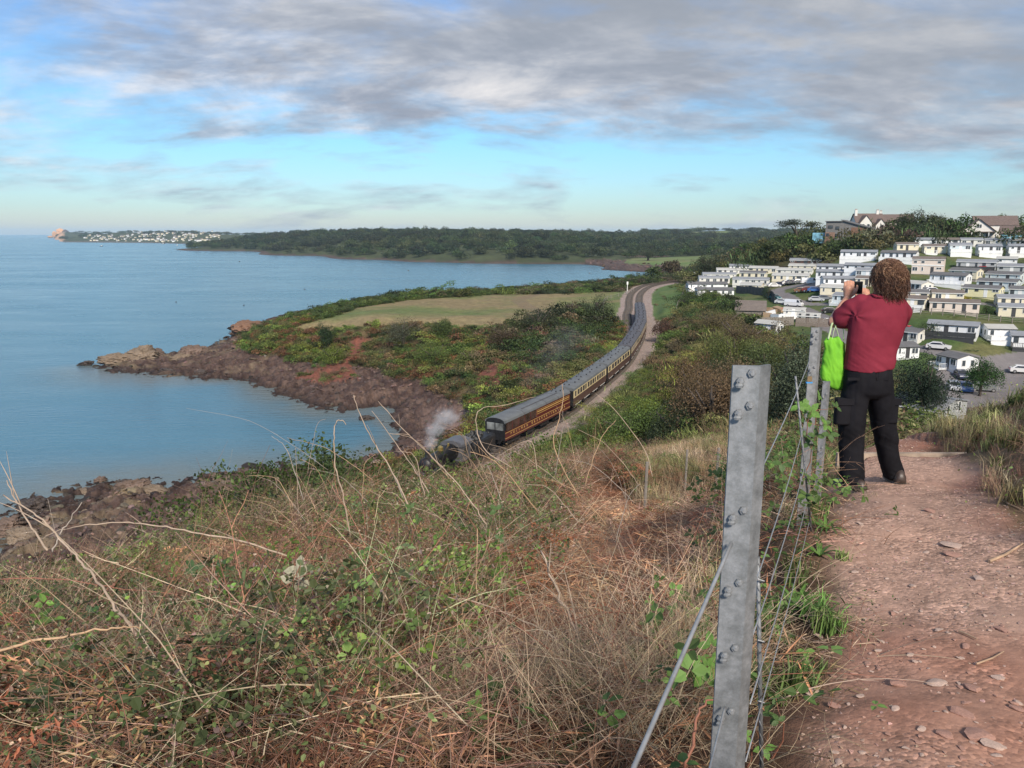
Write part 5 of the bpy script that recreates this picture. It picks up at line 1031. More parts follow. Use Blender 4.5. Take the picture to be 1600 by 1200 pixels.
# ------------------------------------------------------------------ cars
tyre = mat('tyre', (.02, .02, .02), .9); hub_m = mat('alloy', (.45, .45, .47), .35, .8, bump=0); lampg = mat('headlight_lens', (.7, .7, .7), .15, bump=0); tailm = mat('tail_light', (.4, .02, .02), .3, bump=0)
CARP = {}
def car_meshes(van=False):
    if van in CARP: return CARP[van]
    L_, Wd = 4.3, 1.74; d = {}
    lowp = [(-2.1, .3), (2.1, .3), (2.15, .62), (2.08, .82), (1.15, .96), (-2.0, 1.0), (-2.12, .8)] if not van else [(-2.4, .35), (2.4, .35), (2.45, .9), (2.2, 1.15), (-2.4, 1.2)]
    topp = [(1.1, .965), (.45, 1.42), (-1.1, 1.46), (-1.85, 1.005)] if not van else [(2.1, 1.16), (1.5, 1.95), (-2.35, 1.98), (-2.4, 1.21)]
    def body(prof, w, taper):
        mb = MB(); n = len(prof); zs = [q[1] for q in prof]; z0, z1 = min(zs), max(zs); R_ = []
        for f_ in (-1, -.9, .9, 1):
            R_.append([(x_ * (1 if abs(f_) < 1 else .97), f_ * (w / 2) * (1 - taper * (z_ - z0) / (z1 - z0)), z_ if abs(f_) < 1 else (z_ * .96 + .04 * (z0 + z1) / 2)) for x_, z_ in prof])
        mb.rings(R_); return mb
    d['body'] = body(lowp, Wd, .05); d['cabin'] = body(topp, Wd * .95, .18); k = body([(x_ * .9 + (.02), z_ * .98 + .0) for x_, z_ in topp], Wd * .95, .18)
    w = MB(); w.tube([(0, -.1, 0), (0, .1, 0)], [.31, .31], 14); h = MB(); h.tube([(0, -.105, 0), (0, .105, 0)], [.19, .19], 10); g = MB(); g.box(-.08, .04, -.2, .2, -.07, .07)
    # glasshouse panels stand 4 mm proud of the cabin
    t = topp; gl = MB(); zt = t[1][1]; zb = t[0][1] + .03
    for s in (-1, 1):
        def yy(z_): return s * (Wd * .95 / 2) * (1 - .18 * (z_ - t[0][1]) / (max(q[1] for q in t) - t[0][1])) + s * .006
        x0, x1 = (t[3][0] * .80, t[0][0] * .80) if not van else (1.0, 1.85); x2, x3 = (t[2][0] * .92, t[1][0] * .82) if not van else (1.0, 1.45); a_, b_ = zb + .02, zt - .09
        gl.add([(x0, yy(a_), a_), (x1, yy(a_), a_), (x3, yy(b_), b_), (x2, yy(b_), b_)], [(0, 1, 2, 3) if s < 0 else (3, 2, 1, 0)])
    d['side_glass'] = gl; ws = MB(); ax, az_ = t[0]; bx, bz = t[1]; f = lambda q: (ax + (bx - ax) * q + .012, az_ + (bz - az_) * q + .01)
    (xa, za), (xb, zb_) = f(.08), f(.88); ws.add([(xa, -.74, za), (xa, .74, za), (xb, .62, zb_), (xb, -.62, zb_)], [(0, 1, 2, 3)]); d['windscreen'] = ws
    rw = MB(); ax2, az2 = t[3]; bx2, bz2 = t[2]; f2_ = lambda q: (ax2 + (bx2 - ax2) * q - .012, az2 + (bz2 - az2) * q + .012); (xa, za), (xb, zb_) = f2_(.12), f2_(.85); rw.add([(xa, .72, za), (xa, -.72, za), (xb, -.6, zb_), (xb, .6, zb_)], [(0, 1, 2, 3)]); d['rear_window'] = rw
    CARP[van] = (d, w.mesh('wheel', tyre), h.mesh('rim', hub_m), g.mesh('headlight', lampg), g.mesh('tail_light', tailm)); return CARP[van]
PC = {}
def car(px, py, head, col, label, van=False, dmin=100):
    p = hit(px, py, dmin, 420); d, wm, hm, lm, tm = car_meshes(van); cn, cc = col
    key = (cn, van)
    if key not in PC:
        pm = mat('car_paint_' + cn, cc, .25, .2, var=.04, scale=1, bump=0); PC[key] = {k: v.mesh(k, pm if k in ('body', 'cabin') else glass('car_glass', (.02, .022, .025))) for k, v in d.items()}
    e = empty('parked_car' if not van else 'parked_van', p, R(head) - math.atan2(p[0], p[1]), label, 'van' if van else 'car', 'cars parked in the caravan park')
    for k, me in PC[key].items(): obj(k, me, e)
    for sx in (-1.35, 1.35):
        for sy in (-.78, .78): w = obj('wheel', wm, e, (sx, sy, .31)); obj('rim', hm, w)
    for sy in (-.6, .6): obj('headlight', lm, e, (2.1 if not van else 2.42, sy, .66 if not van else .85)); obj('tail_light', tm, e, (-2.08 if not van else -2.36, sy, .78))
Wc = ('white', (.7, .7, .7)); Sv = ('silver', (.45, .46, .47)); Nv = ('navy', (.03, .04, .08)); Bk = ('black', (.02, .02, .022)); Rd = ('red', (.50, .02, .02)); Mr = ('maroon', (.17, .03, .025)); Br = ('brown', (.20, .10, .05)); Bl = ('blue', (.05, .13, .35)); Gy = ('grey', (.18, .19, .20)); Tl = ('teal', (.03, .12, .14))
for a in [(1209, 449, 20, Wc, 'white car at the near end of the row before the long cream caravan'), (1221, 447, 24, Nv, 'navy car second in the row before the long cream caravan'), (1230, 445, 26, Wc, 'white car third in the row before the long cream caravan'), (1238, 444, 28, Gy, 'dark grey car fourth in the row of parked cars'), (1249, 443, 15, Gy, 'grey car at the far end of the row, beside the white van'),
          (1252, 457, 5, Br, 'brown car on the tarmac above the crescent lawn'), (1264, 456, 5, Mr, 'dark red car beside the brown one above the crescent lawn'), (1273, 456, 4, Bl, 'blue car at the end of the three above the crescent lawn'), (1275, 471, 4, Sv, 'silver car on the road below the crescent lawn'), (1288, 469, 4, Gy, 'grey car behind the silver one'),
          (1297, 489, 12, Bk, 'black car on the road beside the man\'s elbow'), (1223, 475, -25, Wc, 'white car half hidden behind the yard'), (1210, 468, -50, Tl, 'teal vehicle beside the end of the dark fence'), (1296, 507, 10, Wc, 'white car hidden behind the elbow, at the board fence'),
          (1466, 546, -8, Wc, 'white car on the road above the round dark bush'), (1502, 591, -75, Nv, 'dark blue car facing the viewer in the parking area'), (1529, 591, 100, Mr, 'maroon car in the parking area seen from behind'), (1508, 611, -80, Bl, 'blue car low in the parking area, behind the twigs'), (1490, 609, -80, Wc, 'white car beside the round dark bush edge'), (1535, 611, 15, Gy, 'pale grey car right of the blue one'),
          (1412, 519, 160, Rd, 'red car right beside the man\'s elbow side, on the grass'), (1533, 424, 170, Rd, 'red car by the long grey caravan\'s deck'), (1420, 455, 170, Rd, 'red car showing under the man\'s curls'), (1458, 458, 8, Wc, 'white car below the balustrade right of the hair'), (1446, 457, 8, Sv, 'silver car left of the white one below the balustrade'), (1598, 583, 10, Wc, 'white car at the right edge of the parking area')]: car(*a)
car(1264, 444, 12, ('vanwhite', (.72, .72, .73)), 'white van parked left of the pointed-gable caravan', van=True); car(1240, 479, -20, ('vanwhite', (.72, .72, .73)), 'white van or trailer beside the yard', van=True)
# painted bay lines in the parking area
for k, (px, py) in enumerate([(1517, 590), (1545, 590), (1560, 580), (1538, 578)]):
    p = hit(px, py, 100, 300); mb = MB(); mb.box(-.06, .06, -2.4, 2.4, .0, .012); o = mb.build('bay_line', FR); o.location = p + np.array([0, 0, .02]); o.rotation_euler = (0, 0, R(-12)); tag(o, kind='structure')
# ------------------------------------------------------------------ hill houses
stone = mat('brown_brick', (.24, .15, .11), .85, var=.3, scale=2); wh = paint('house_render', (.62, .61, .58)); pinkr = paint('pink_render', (.50, .42, .38)); tiles = mat('red_brown_tiles', (.135, .10, .09), .85, var=.3, scale=2); cedar = mat('cedar_boards', (.20, .11, .075), .8, var=.25, scale=2); greyb = mat('grey_boards', (.17, .165, .16), .8, var=.25, scale=2)
blueg = glass('blue_glass', (.12, .25, .32))
def gable(e, x0, x1, y0, y1, z0, h, rh, wall, roof, ax='x', ov=.35, name='wall'):
    mb = MB()
    if ax == 'x': c = (y0 + y1) / 2; mb.prism([(y0, z0), (y1, z0), (y1, z0 + h), (c, z0 + h + rh), (y0, z0 + h)], x0, x1); r_ = MB(); r_.prism([(y0 - ov, z0 + h - .25), (y0 - ov, z0 + h - .05), (c, z0 + h + rh + .2), (y1 + ov, z0 + h - .05), (y1 + ov, z0 + h - .25), (c, z0 + h + rh + .01)], x0 - ov, x1 + ov)
    else: c = (x0 + x1) / 2; mb.prism([(x0, z0), (x1, z0), (x1, z0 + h), (c, z0 + h + rh), (x0, z0 + h)], y0, y1, 'y'); r_ = MB(); r_.prism([(x0 - ov, z0 + h - .25), (x0 - ov, z0 + h - .05), (c, z0 + h + rh + .2), (x1 + ov, z0 + h - .05), (x1 + ov, z0 + h - .25), (c, z0 + h + rh + .01)], y0 - ov, y1 + ov, 'y')
    mb.build(name, wall, e); r_.build('roof', roof, e)
def house(px, py, Y, rz, label, cat='house', nm='house'):
    p = PY(px, py, Y); return empty(nm, p, -math.atan2(p[0], p[1]) + R(rz), label, cat)
def chim(e, x, y, z, h=1.6):
    mb = MB(); mb.box(x - .5, x + .5, y - .4, y + .4, z, z + h); c_ = mb.build('chimney', wh, e)
    for q in (-.25, .25): mb = MB(); mb.tube([(x + q, y, z + h), (x + q, y, z + h + .45)], .13, 8); mb.build('chimney_pot', mat('terracotta', (.35, .15, .09), .8), c_)
e = house(1321, 372, 300, -12, 'modern house of grey and red-brown boards with a single sloping roof on the hill', nm='modern_house')
mb = MB(); mb.prism([(-7.5, -2), (7.5, -2), (7.5, 4.0), (-1.5, 6.6), (-1.5, 6.2), (-7.5, 6.2)], 0, 8, 'y'); mb.build('wall', greyb, e); mb = MB(); mb.box(1.8, 7.5, -.06, -.01, -2, 4.0); mb.build('cedar_wall', cedar, e); mb = MB(); mb.box(-7.5, -4, -.08, -.01, -2, 2.2); mb.build('brick_wall', stone, e)
mb = MB(); mb.prism([(8.2, 3.75), (8.2, 4.0), (-2.0, 6.95), (-2.0, 6.7)], -.6, 8.5, 'y'); mb.build('roof', ROOFM['dark'], e); mb = MB(); mb.box(-7.8, -1.4, -.5, 8.3, 6.22, 6.5); mb.build('flat_roof', ROOFM['dark'], e); mb = MB(); mb.box(-12.5, -7.6, 1, 6, -2, 2.0); mb.build('conservatory', blueg, e)
for x_, z_, w_ in ((-5.8, 3.6, 1.8), (-3.2, 3.2, 1.4), (-6.6, .6, 1.2), (-3, .4, 1.6)): window(e, x_, -.09, z_, w_, 1.2, fm=DKF)
e = house(1362, 365, 320, 18, 'tall white house with two chimneys and steep brown roofs among the trees')
gable(e, -5.5, 5.5, 3, 11, -4, 8.6, 3.4, wh, tiles); gable(e, -4.8, -.2, 0, 5, -4, 8.2, 3.0, wh, tiles, 'y', name='gable_wing'); gable(e, 1.2, 5.2, -.5, 5, -4, 7.2, 2.6, wh, tiles, 'y', name='gable_wing'); chim(e, -5, 6, 7.2, 2.4); chim(e, 3.8, 7, 6.8, 2.6)
for x_, y_, z_ in ((-3.6, -.02, 2.4), (-1.6, -.02, 2.4), (-2.6, -.02, -.6), (3.2, -.52, 1.6), (3.2, -.52, -1.4)): window(e, x_, y_, z_, 1.1, 1.5)
e = house(1398, 362, 345, 4, 'pinkish house with brown roof right of the tall white one'); gable(e, -7, 7, 0, 8, -4, 8.2, 3.2, pinkr, tiles); chim(e, -6, 4, 6.5, 2.4)
for x_ in (-4, 0, 4): window(e, x_, -.02, 1.4, 1.2, 1.4)
e = house(1542, 371, 290, 10, 'large white gabled house with veranda and red-brown roof near the right edge')
gable(e, -4, 10, 3, 11, -2, 6.6, 3.2, wh, tiles); gable(e, -8.5, 2.5, -1, 6, -2, 4.0, 4.6, wh, tiles, 'y', .6, name='front_gable'); mb = MB(); mb.box(-8.5, 2.5, -3, -1.02, 1.9, 2.15); mb.build('veranda_roof', tiles, e)
for x_ in (-8.2, -5.5, -2.8, 0, 2.2): mb = MB(); mb.box(x_ - .12, x_ + .12, -2.9, -2.66, -2, 1.9); mb.build('veranda_post', FR, e)
window(e, -3, -1.03, 3.4, 1.6, 1.4); [window(e, x_, -1.03, -.6, 1.4, 1.9) for x_ in (-6, -3, 0)]; [window(e, x_, 2.97, 1.6, 1.2, 1.3) for x_ in (5, 8)]
e = house(1516, 366, 330, 0, 'small grey-roofed white house left of the large gabled one'); gable(e, -6, 6, 0, 7, -3, 5.2, 2.2, wh, ROOFM['grey']); [window(e, x_, -.02, .2, 1.2, 1.2) for x_ in (-3, 1)]
e = house(1596, 376, 275, -4, 'low bungalow with a band of blue glass at the right edge'); gable(e, -7, 8, 0, 8, -2, 4.6, 2.4, paint('sand_render', (.52, .44, .32)), tiles); mb = MB(); mb.box(-6.4, 7, -.05, -.012, .5, 2.1); g_ = mb.build('window', blueg, e)
for x_ in (-3.5, -.8, 1.9, 4.6): mb = MB(); mb.box(x_ - .08, x_ + .08, -.09, -.052, .5, 2.1); mb.build('mullion', FR, g_)
e = house(1478, 362, 345, 0, 'roof with two tall chimneys just showing over the trees'); gable(e, -6, 6, 0, 7, -6, 5.5, 2.4, wh, tiles); chim(e, -2.6, 3, 1.6, 3.4); chim(e, 3.2, 3, 1.6, 3.2)
e = house(1507, 352, 350, 0, 'thin dark utility pole on the skyline left of the gabled house', 'pole', 'utility_pole'); mb = MB(); mb.tube([(0, 0, -6), (0, 0, 6)], [.16, .1], 6); mb.build('pole', DKF, e); mb = MB(); mb.box(-.8, .8, -.06, .06, 4.9, 5.05); mb.build('crossarm', DKF, e)
# ------------------------------------------------------------------ trees one can tell apart
barkm = mat('bark', (.075, .06, .05), .9, var=.35, scale=3, bump=.5, bdist=.03)
def tree(name, px, py, Y, h, w, tint, label, seed, cat='tree', trunk=True, style='round', n=2600, leaf=.3, from_ground=True):
    p = PY(px, py, Y)
    if from_ground: p[2] = float(Z(p[0], p[1]))
    e = empty(name, p, label=label, cat=cat); rg = np.random.default_rng(seed); m = tinted_mat('leaf_%s_%d' % (name, seed), tint)
    if style == 'pine':
        Cn = []; limbs = []
        for k in range(9):
            a = rg.uniform(0, 2 * np.pi); rr = w * .5 * rg.uniform(.2, .95); zz = h * rg.uniform(.78, .97) - .12 * rr; c_ = np.array([math.cos(a) * rr, math.sin(a) * rr * .8, zz]); limbs.append(c_)
            q = rg.normal(size=(n // 9, 3)) * [w * .13, w * .13, h * .028]; Cn.append(c_ + q)
        Cn = np.vstack(Cn); mb = MB(); mb.tube([(0, 0, -.5), (.2, 0, h * .35), (-.1, 0, h * .6)], [.45, .33, .25], 7)
        for c_ in limbs: mid = np.array([c_[0] * .4, c_[1] * .4, h * .72]); mb.tube([(.0, 0, h * .42), mid, c_], [.2, .13, .05], 5)
        mb.build('trunk', barkm, e, True); obj('crown', leafmesh('crown', Cn, rg.normal(size=Cn.shape), rg.normal(size=Cn.shape) * .5 + [0, 0, 1], leaf * rg.uniform(.6, 1.4, len(Cn)), m, .5, rng=rg), e); return e
    P, dv = bush_pts(rg, n, lobes=16 if style == 'round' else 22, flat=1., spread=.42 if style == 'round' else .5, shell=.3)
    P = (P - P.min(0)) / (P.max(0) - P.min(0)) - [.5, .5, 0]; z0 = h * (.18 if trunk else .0); P = P * [w, w, h - z0] + [0, 0, z0]
    if style == 'cone': P[:, :2] *= (1.15 - .75 * (P[:, 2] / h))[:, None]
    up = .3 if style != 'upright' else 1.6
    me = leafmesh('crown', P, rg.normal(size=P.shape) + dv * .3 + [0, 0, up], dv + rg.normal(size=P.shape) * .55, leaf * rg.uniform(.6, 1.5, n), m, .55, rng=rg)
    mb = MB(); mb.tube([(0, 0, -.6), (.1 * w * .2, 0, h * .3), (0, .05, h * .62)], [w * .05, w * .036, w * .018], 7)
    for k in range(6): a = rg.uniform(0, 6.28); r_ = w * rg.uniform(.2, .36); mb.tube([(0, 0, h * rg.uniform(.15, .4)), (math.cos(a) * r_ * .5, math.sin(a) * r_ * .5, h * .5), (math.cos(a) * r_, math.sin(a) * r_, h * rg.uniform(.6, .8))], [w * .022, w * .014, w * .005], 5)
    mb.build('trunk', barkm, e, True); obj('crown', me, e); return e
_p = PY(1244, 374, 322); tree('umbrella_pine', 1244, 374, 322, CAMZ + 6.0 - float(Z(_p[0], _p[1])), 13, (.035, .045, .03), 'flat-topped pine standing clear on the skyline left of the modern house', 1, style='pine', n=1800, leaf=.55)
for k, (px, py, Y, h, w, tn, lb) in enumerate([
    (1436, 376, 300, 12.5, 13, (.04, .05, .026), 'largest dark tree on the hilltop, above the man\'s head'), (1410, 374, 305, 8.5, 9, (.032, .042, .024), 'dark tree overlapping the left side of the largest hilltop tree'), (1462, 374, 310, 9.5, 9, (.05, .065, .03), 'green tree right of the largest hilltop tree'),
    (1392, 378, 300, 5.0, 7, (.045, .07, .028), 'rounded tree in front of the pinkish house'), (1484, 374, 315, 7.0, 9, (.05, .07, .028), 'broad green tree between the twin chimneys and the gabled house'), (1343, 372, 325, 6.5, 7, (.06, .09, .03), 'bright green tree between the modern and the white house'),
    (1578, 368, 318, 5.6, 8, (.055, .035, .03), 'reddish brown tree between the gabled house and the bungalow'), (1530, 379, 283, 2.6, 4, (.05, .06, .03), 'bush below the veranda of the gabled house'), (1300, 372, 320, 3.6, 7, (.045, .06, .025), 'low tree at the foot of the modern house'),
    (1100, 428, 345, 12, 13, (.035, .048, .024), 'dark rounded tree beyond the bend of the railway, left of two'), (1112, 432, 335, 8.5, 9, (.04, .05, .027), 'lower dark tree in front of the one beyond the railway bend'),
    (1047, 434, 420, 9, 12, (.075, .06, .04), 'brownish thin tree by the far green field'), (1287, 417, 285, 5.2, 6.5, (.10, .13, .03), 'yellow-green tree at the right end of the brown lodge'),
    (1012, 412, 900, 15, 30, (.045, .06, .03), 'rounded tree clump on the far green field')]):
    tree('broadleaf_tree', px, py, Y, h, w, tn, lb, 20 + k, n=2200, leaf=.42 if Y < 400 else .9)
tree('round_bush', 1441, 655, 78, 8.6, 7.4, (.022, .04, .024), 'large round dark evergreen bush behind the man\'s legs', 50, 'bush', False, n=14000, leaf=.17)
tree('bushy_tree', 1535, 578, 118, 6.6, 5.4, (.035, .085, .022), 'bright green bushy tree between the caravans and the parking area', 51, n=6000, leaf=.2)
tree('holm_oak_bush', 1255, 640, 60, 9.0, 7.2, (.065, .085, .05), 'big grey-green evergreen bush left of the green bag', 52, 'bush', False, n=14000, leaf=.19)
tree('holm_oak_bush', 1222, 628, 72, 8.0, 6.0, (.05, .07, .038), 'evergreen bush behind and left of the big grey-green one', 53, 'bush', False, n=8000, leaf=.19)
for k, (px, py, Y, h, w, tn, lb) in enumerate([(1448, 545, 152, 3.6, 4.6, (.045, .075, .025), 'green bush above the round dark bush'), (1424, 545, 152, 1.8, 3.4, (.035, .055, .022), 'small dark bush beside the pale caravan'), (1461, 431, 216, 2.6, 4.6, (.05, .08, .025), 'green bush in front of the two-storey lodge'), (1564, 404, 240, 2.8, 4.2, (.045, .06, .025), 'dark bush beside the white lodge on its tall deck'),
        (1200, 470, 222, 4.5, 4, (.035, .06, .022), 'palm-like dark bush by the dark fence'), (1508, 474, 184, 1.4, 2.2, (.30, .26, .03), 'small yellow bush at the caravan row end'), (1540, 494, 171, 2.4, 2.8, (.04, .075, .02), 'rounded green bush between two caravans above the fence'), (1446, 478, 176, 1.9, 2.4, (.05, .085, .025), 'small green bush beside the bay-windowed caravan'), (1375, 404, 236, 2.2, 4, (.09, .11, .03), 'yellowish bush just above the man\'s crown'),
        (1068, 480, 225, 3.2, 4, (.04, .06, .022), 'clipped dark bush at the corner of the green strip')]): tree('garden_bush', px, py, Y, h, w, tn, lb, 60 + k, 'bush', False, n=900, leaf=.2)
for k, (px, py, Y, h, w, tn, lb) in enumerate([(513, 548, 206, 7, 5, (.03, .055, .022), 'dark rounded bush at the left end of the headland cliff'), (520, 590, 198, 5, 8, (.12, .16, .03), 'yellow-green bush on the left headland slope'), (630, 545, 200, 8, 12, (.085, .095, .06), 'pale grey-green bush standing at the cliff top'), (690, 535, 198, 5, 7, (.07, .10, .03), 'green bush at the cliff edge below the dry field'),
        (680, 590, 180, 6, 11, (.085, .125, .03), 'bright green bush low on the headland cliff'), (840, 540, 190, 8, 14, (.035, .045, .024), 'dark thorn bush above the smoke'), (790, 560, 180, 6, 9, (.075, .055, .035), 'brown bush above the red earth patch'), (930, 520, 205, 6, 9, (.03, .042, .022), 'dark thorn bush near the track at the field corner'),
        (735, 600, 170, 5, 8, (.10, .12, .035), 'yellow-green bush at the cliff foot near the beach'), (1110, 640, 68, 5.5, 6.5, (.13, .088, .05), 'large brown leafless thorn thicket left of the tall post'), (1150, 590, 82, 5.0, 7.5, (.12, .09, .05), 'tall brown thicket behind the tall post, nearest the ridge'), (1085, 600, 82, 5.2, 7, (.14, .095, .05), 'russet brown thicket in the middle of the cutting slope'), (1165, 530, 108, 4.6, 9, (.11, .085, .048), 'brown grassy thicket on the ridge top'), (1195, 560, 95, 4.6, 7, (.075, .10, .035), 'green bush on the ridge behind the tall post'), (1125, 500, 130, 3.6, 8, (.12, .10, .05), 'olive brown bush at the far end of the ridge'), (985, 640, 78, 4.2, 7, (.085, .13, .035), 'dense green bush right of the coaches'), (1085, 560, 95, 4.2, 5.2, (.13, .085, .045), 'brown dead bush on the slope above the train'), (1010, 620, 82, 3.6, 5, (.12, .16, .03), 'yellow-green bush on the slope right of the coaches'), (1060, 640, 70, 3.8, 5, (.035, .05, .022), 'dark bramble mound on the slope near the foreground'),
        (1120, 600, 78, 4.5, 6.5, (.13, .095, .05), 'russet thorn bush on the slope left of the tall post'), (960, 670, 76, 2.6, 4.5, (.13, .17, .035), 'bright yellow-green bush nearest the line'), (1150, 540, 100, 4.5, 7, (.10, .12, .035), 'olive bush near the ridge above the line'), (1040, 500, 175, 3.6, 5, (.09, .05, .035), 'red-brown bush at the bottom of the green strip'),
        (1130, 560, 92, 3.5, 6, (.045, .065, .025), 'dark green bush below the ridge'), (1180, 600, 70, 4.4, 5, (.10, .09, .045), 'brownish bush behind the tall post')]): tree('thorn_bush', px, py, Y, h * (1.0 if px < 900 else 1.35), w * (1.0 if px < 900 else 1.3), tn, lb, 80 + k, 'bush', False, n=10000 if Y < 135 else 4500, leaf=.17 if Y < 135 else .24)
# ------------------------------------------------------------------ foreground growth
PXn, PYn = PXg, PYg
fore = (GD < 34) & (ZN == SCRUB) & (GX < pl - .25 + .0 * GY) & (GY > 1.05)
left = fore & (GX < pl - 1.1)
strip = fore & ~left & (GY > 1.9)                    # between fence and path
fenceX = lambda y: .5 + (y - 1.57) * (1.82 - .5) / (4.6 - 1.57)
left = fore & (GX < fenceX(GY) - .12); strip = (GD < 12) & (ZN != LITTER) & (GX < pl + .10 + (fbm(GX, GY, .35, 2, 9) - .5) * .5) & (GX >= fenceX(GY) - .12) & (GY > 2.5) & (GY < 7)
tang = [tangle_proto(400 + i, 46) for i in range(5)]; fint = [tangle_proto(410 + i, 70, rad=(.0008, .002), L=(.3, .7), up=1.4, curl=.35, spread=.2) for i in range(4)]
tall = [tangle_proto(420 + i, 10, rad=(.0016, .0036), L=(.7, 1.5), up=2.4, curl=.5, spread=.18, droop=.35, k=9) for i in range(5)]
brk = [bracken_proto(430 + i) for i in range(5)]; lvs = [bramble_leaves_proto(440 + i) for i in range(5)]; sml = [small_leaves_proto(450 + i) for i in range(4)]; ltr = [litter_proto(460 + i) for i in range(4)]
dgr = [grass_proto(470 + i, m=STK, h=.38, w=.004, n=60) for i in range(3)]; ggr = [grass_proto(480 + i, h=.24, w=.013) for i in range(3)]
PAL_STEM = [(.33, .23, .155), (.23, .15, .105), (.42, .32, .235), (.24, .12, .075), (.15, .08, .055), (.27, .17, .115)]
PAL_RED = [(.24, .10, .055), (.29, .145, .08), (.17, .075, .045), (.34, .20, .12)]
PAL_LEAF = [(.08, .14, .035), (.12, .20, .045), (.10, .12, .05), (.07, .10, .04), (.14, .15, .06)]
def near(name, mask, dens, protos, pal, label, s=(.8, 1.25), hgt=(0, .0), pal_s=2., seed=1, nmax=30000, tilt=.2, fade=True):
    D_ = dens * (np.clip(3.2 / np.maximum(GD, 1.), .28, 1) ** 1.1 if fade else 1.)
    P, k = sample(mask, D_, nmax); n = len(P)
    if not n: return
    far_ = np.clip(P[:, 1] / 10, .85, 1.3); sc = RNG.uniform(*s, n) * far_; P[:, 2] += RNG.uniform(*hgt, n) * far_
    scatter(name, P, rnd_rot(n, tilt=tilt), sc, tints(palette(P, pal, pal_s, seed), n, var=.28, hue=.06), RNG.integers(0, len(protos), n), protos, label)
def zone(poly): return inpoly(PXn, PYn, poly)
leafy = fbm(GX, GY, 1.6, 3, 501); edge = zone([(-400, 1300), (-400, 960), (0, 940), (150, 850), (300, 790), (400, 735), (640, 700), (980, 700), (1000, 800), (860, 930), (720, 1030), (560, 1300)])
mound = left & edge; rest = left & ~edge
near('dead_bramble', mound, 15, tang, PAL_STEM, 'tangle of dead pale bramble canes over the slope', (.7, 1.2), (.0, .42), seed=2)
near('dead_bramble_low', rest, 5, tang, PAL_STEM, 'thin dry canes lying over the cleared ground', (.5, .9), (.0, .1), seed=3)
near('fine_dead_stems', mound, 13, fint, [(.30, .20, .135), (.25, .14, .09), (.2, .11, .07), (.38, .29, .21)], 'fine dry twigs filling the bramble thicket', (.7, 1.2), (0, .45), seed=4)
near('fine_dead_stems', rest & zone([(760, 880), (1100, 820), (1140, 1210), (700, 1210)]), 26, fint, [(.42, .34, .25), (.36, .28, .2), (.3, .2, .14)], 'pale upright dry stems by the fence', (.6, 1.15), (0, .12), seed=5)
near('dead_bracken', mound, 17, brk, PAL_RED, 'red brown dead bracken fronds', (.7, 1.2), (0, .5), seed=6)
near('bramble_leaves', mound & (leafy > .38), 30, lvs, PAL_LEAF, 'green bramble leaves growing through the dead canes', (.7, 1.25), (.12, .5), seed=7)
near('small_leaves', mound & (leafy > .34), 26, sml, PAL_LEAF + [(.14, .16, .06)], 'small dull green leaves in the thicket', (.8, 1.3), (.1, .55), seed=8)
near('withered_leaves', mound, 14, sml, [(.22, .16, .13), (.34, .28, .21), (.16, .10, .085), (.26, .17, .12)], 'small withered brown leaves in the thicket', (.8, 1.3), (.1, .55), seed=9)
near('tall_stems', mound, .7, tall, [(.40, .31, .23), (.30, .22, .16), (.24, .14, .1)], 'tall pale dead stems standing out of the thicket', (.5, .95), (-.1, .1), seed=10, tilt=.3)
brow = (GD < 34) & (GY > 12) & (GX < 9) & (ZN == SCRUB) & left
near('brow_stems', brow, 5., tall, [(.46, .38, .29), (.38, .3, .22), (.30, .22, .16), (.25, .13, .085)], 'dry stems along the brow of the slope against the railway', (.4, .8), (-.1, .0), seed=11, tilt=.3)
near('brow_bracken', brow & (PXn > 700), 7., brk, PAL_RED, 'rusty dead bracken along the brow', (.7, 1.2), (.0, .1), seed=12)
near('straw', (ZN == LITTER) | rest, 26, ltr, PAL_RED + [(.42, .31, .21), (.36, .25, .17)], 'chopped red brown bracken stalks lying on the cleared ground', (.7, 1.2), (0, .03), seed=13, pal_s=.8, nmax=26000)
near('brow_grass', (GD < 46) & (GD > 15) & (ZN == SCRUB) & (PXn > 880) & (PXn < 1230) & (TD > 8), 26, dgr, [(.40, .32, .22), (.30, .22, .14), (.26, .17, .1), (.2, .2, .09)], 'dry grass over the brow beyond the cleared ground', (1.2, 2.2), (0, .1), seed=41)
near('litter_stems', (ZN == LITTER), 3.5, fint, [(.34, .24, .17), (.25, .14, .09)], 'scattered low stems over the cleared ground', (.35, .7), (-.05, .02), seed=14, tilt=.9)
near('litter_edge_bracken', (ZN == LITTER) & (fbm(GX, GY, 2, 3, 77) > .56), 5., brk, PAL_RED, 'broken dead bracken on the cleared ground', (.5, .9), (-.05, .05), seed=15)
near('dry_grass', (rest & (GY > 3)) | (left & zone([(960, 690), (1180, 660), (1160, 800), (980, 760)])), 14, dgr, [(.40, .33, .22), (.33, .27, .17), (.28, .25, .13)], 'dry yellow grass along the left of the fence', (.7, 1.3), (0, .02), seed=16)
near('fence_leaves', rest & (PXn > 1000) & (leafy > .4), 9, lvs, [(.09, .16, .04), (.06, .10, .03)], 'fresh green bramble leaves at the foot of the fence', (.7, 1.3), (.0, .15), seed=17)
near('fence_leaves_low', rest & (PXn < 1000) & (leafy > .5), 4, lvs, [(.09, .16, .04), (.06, .10, .03)], 'scattered bramble leaves over the litter', (.7, 1.), (.0, .08), seed=18)
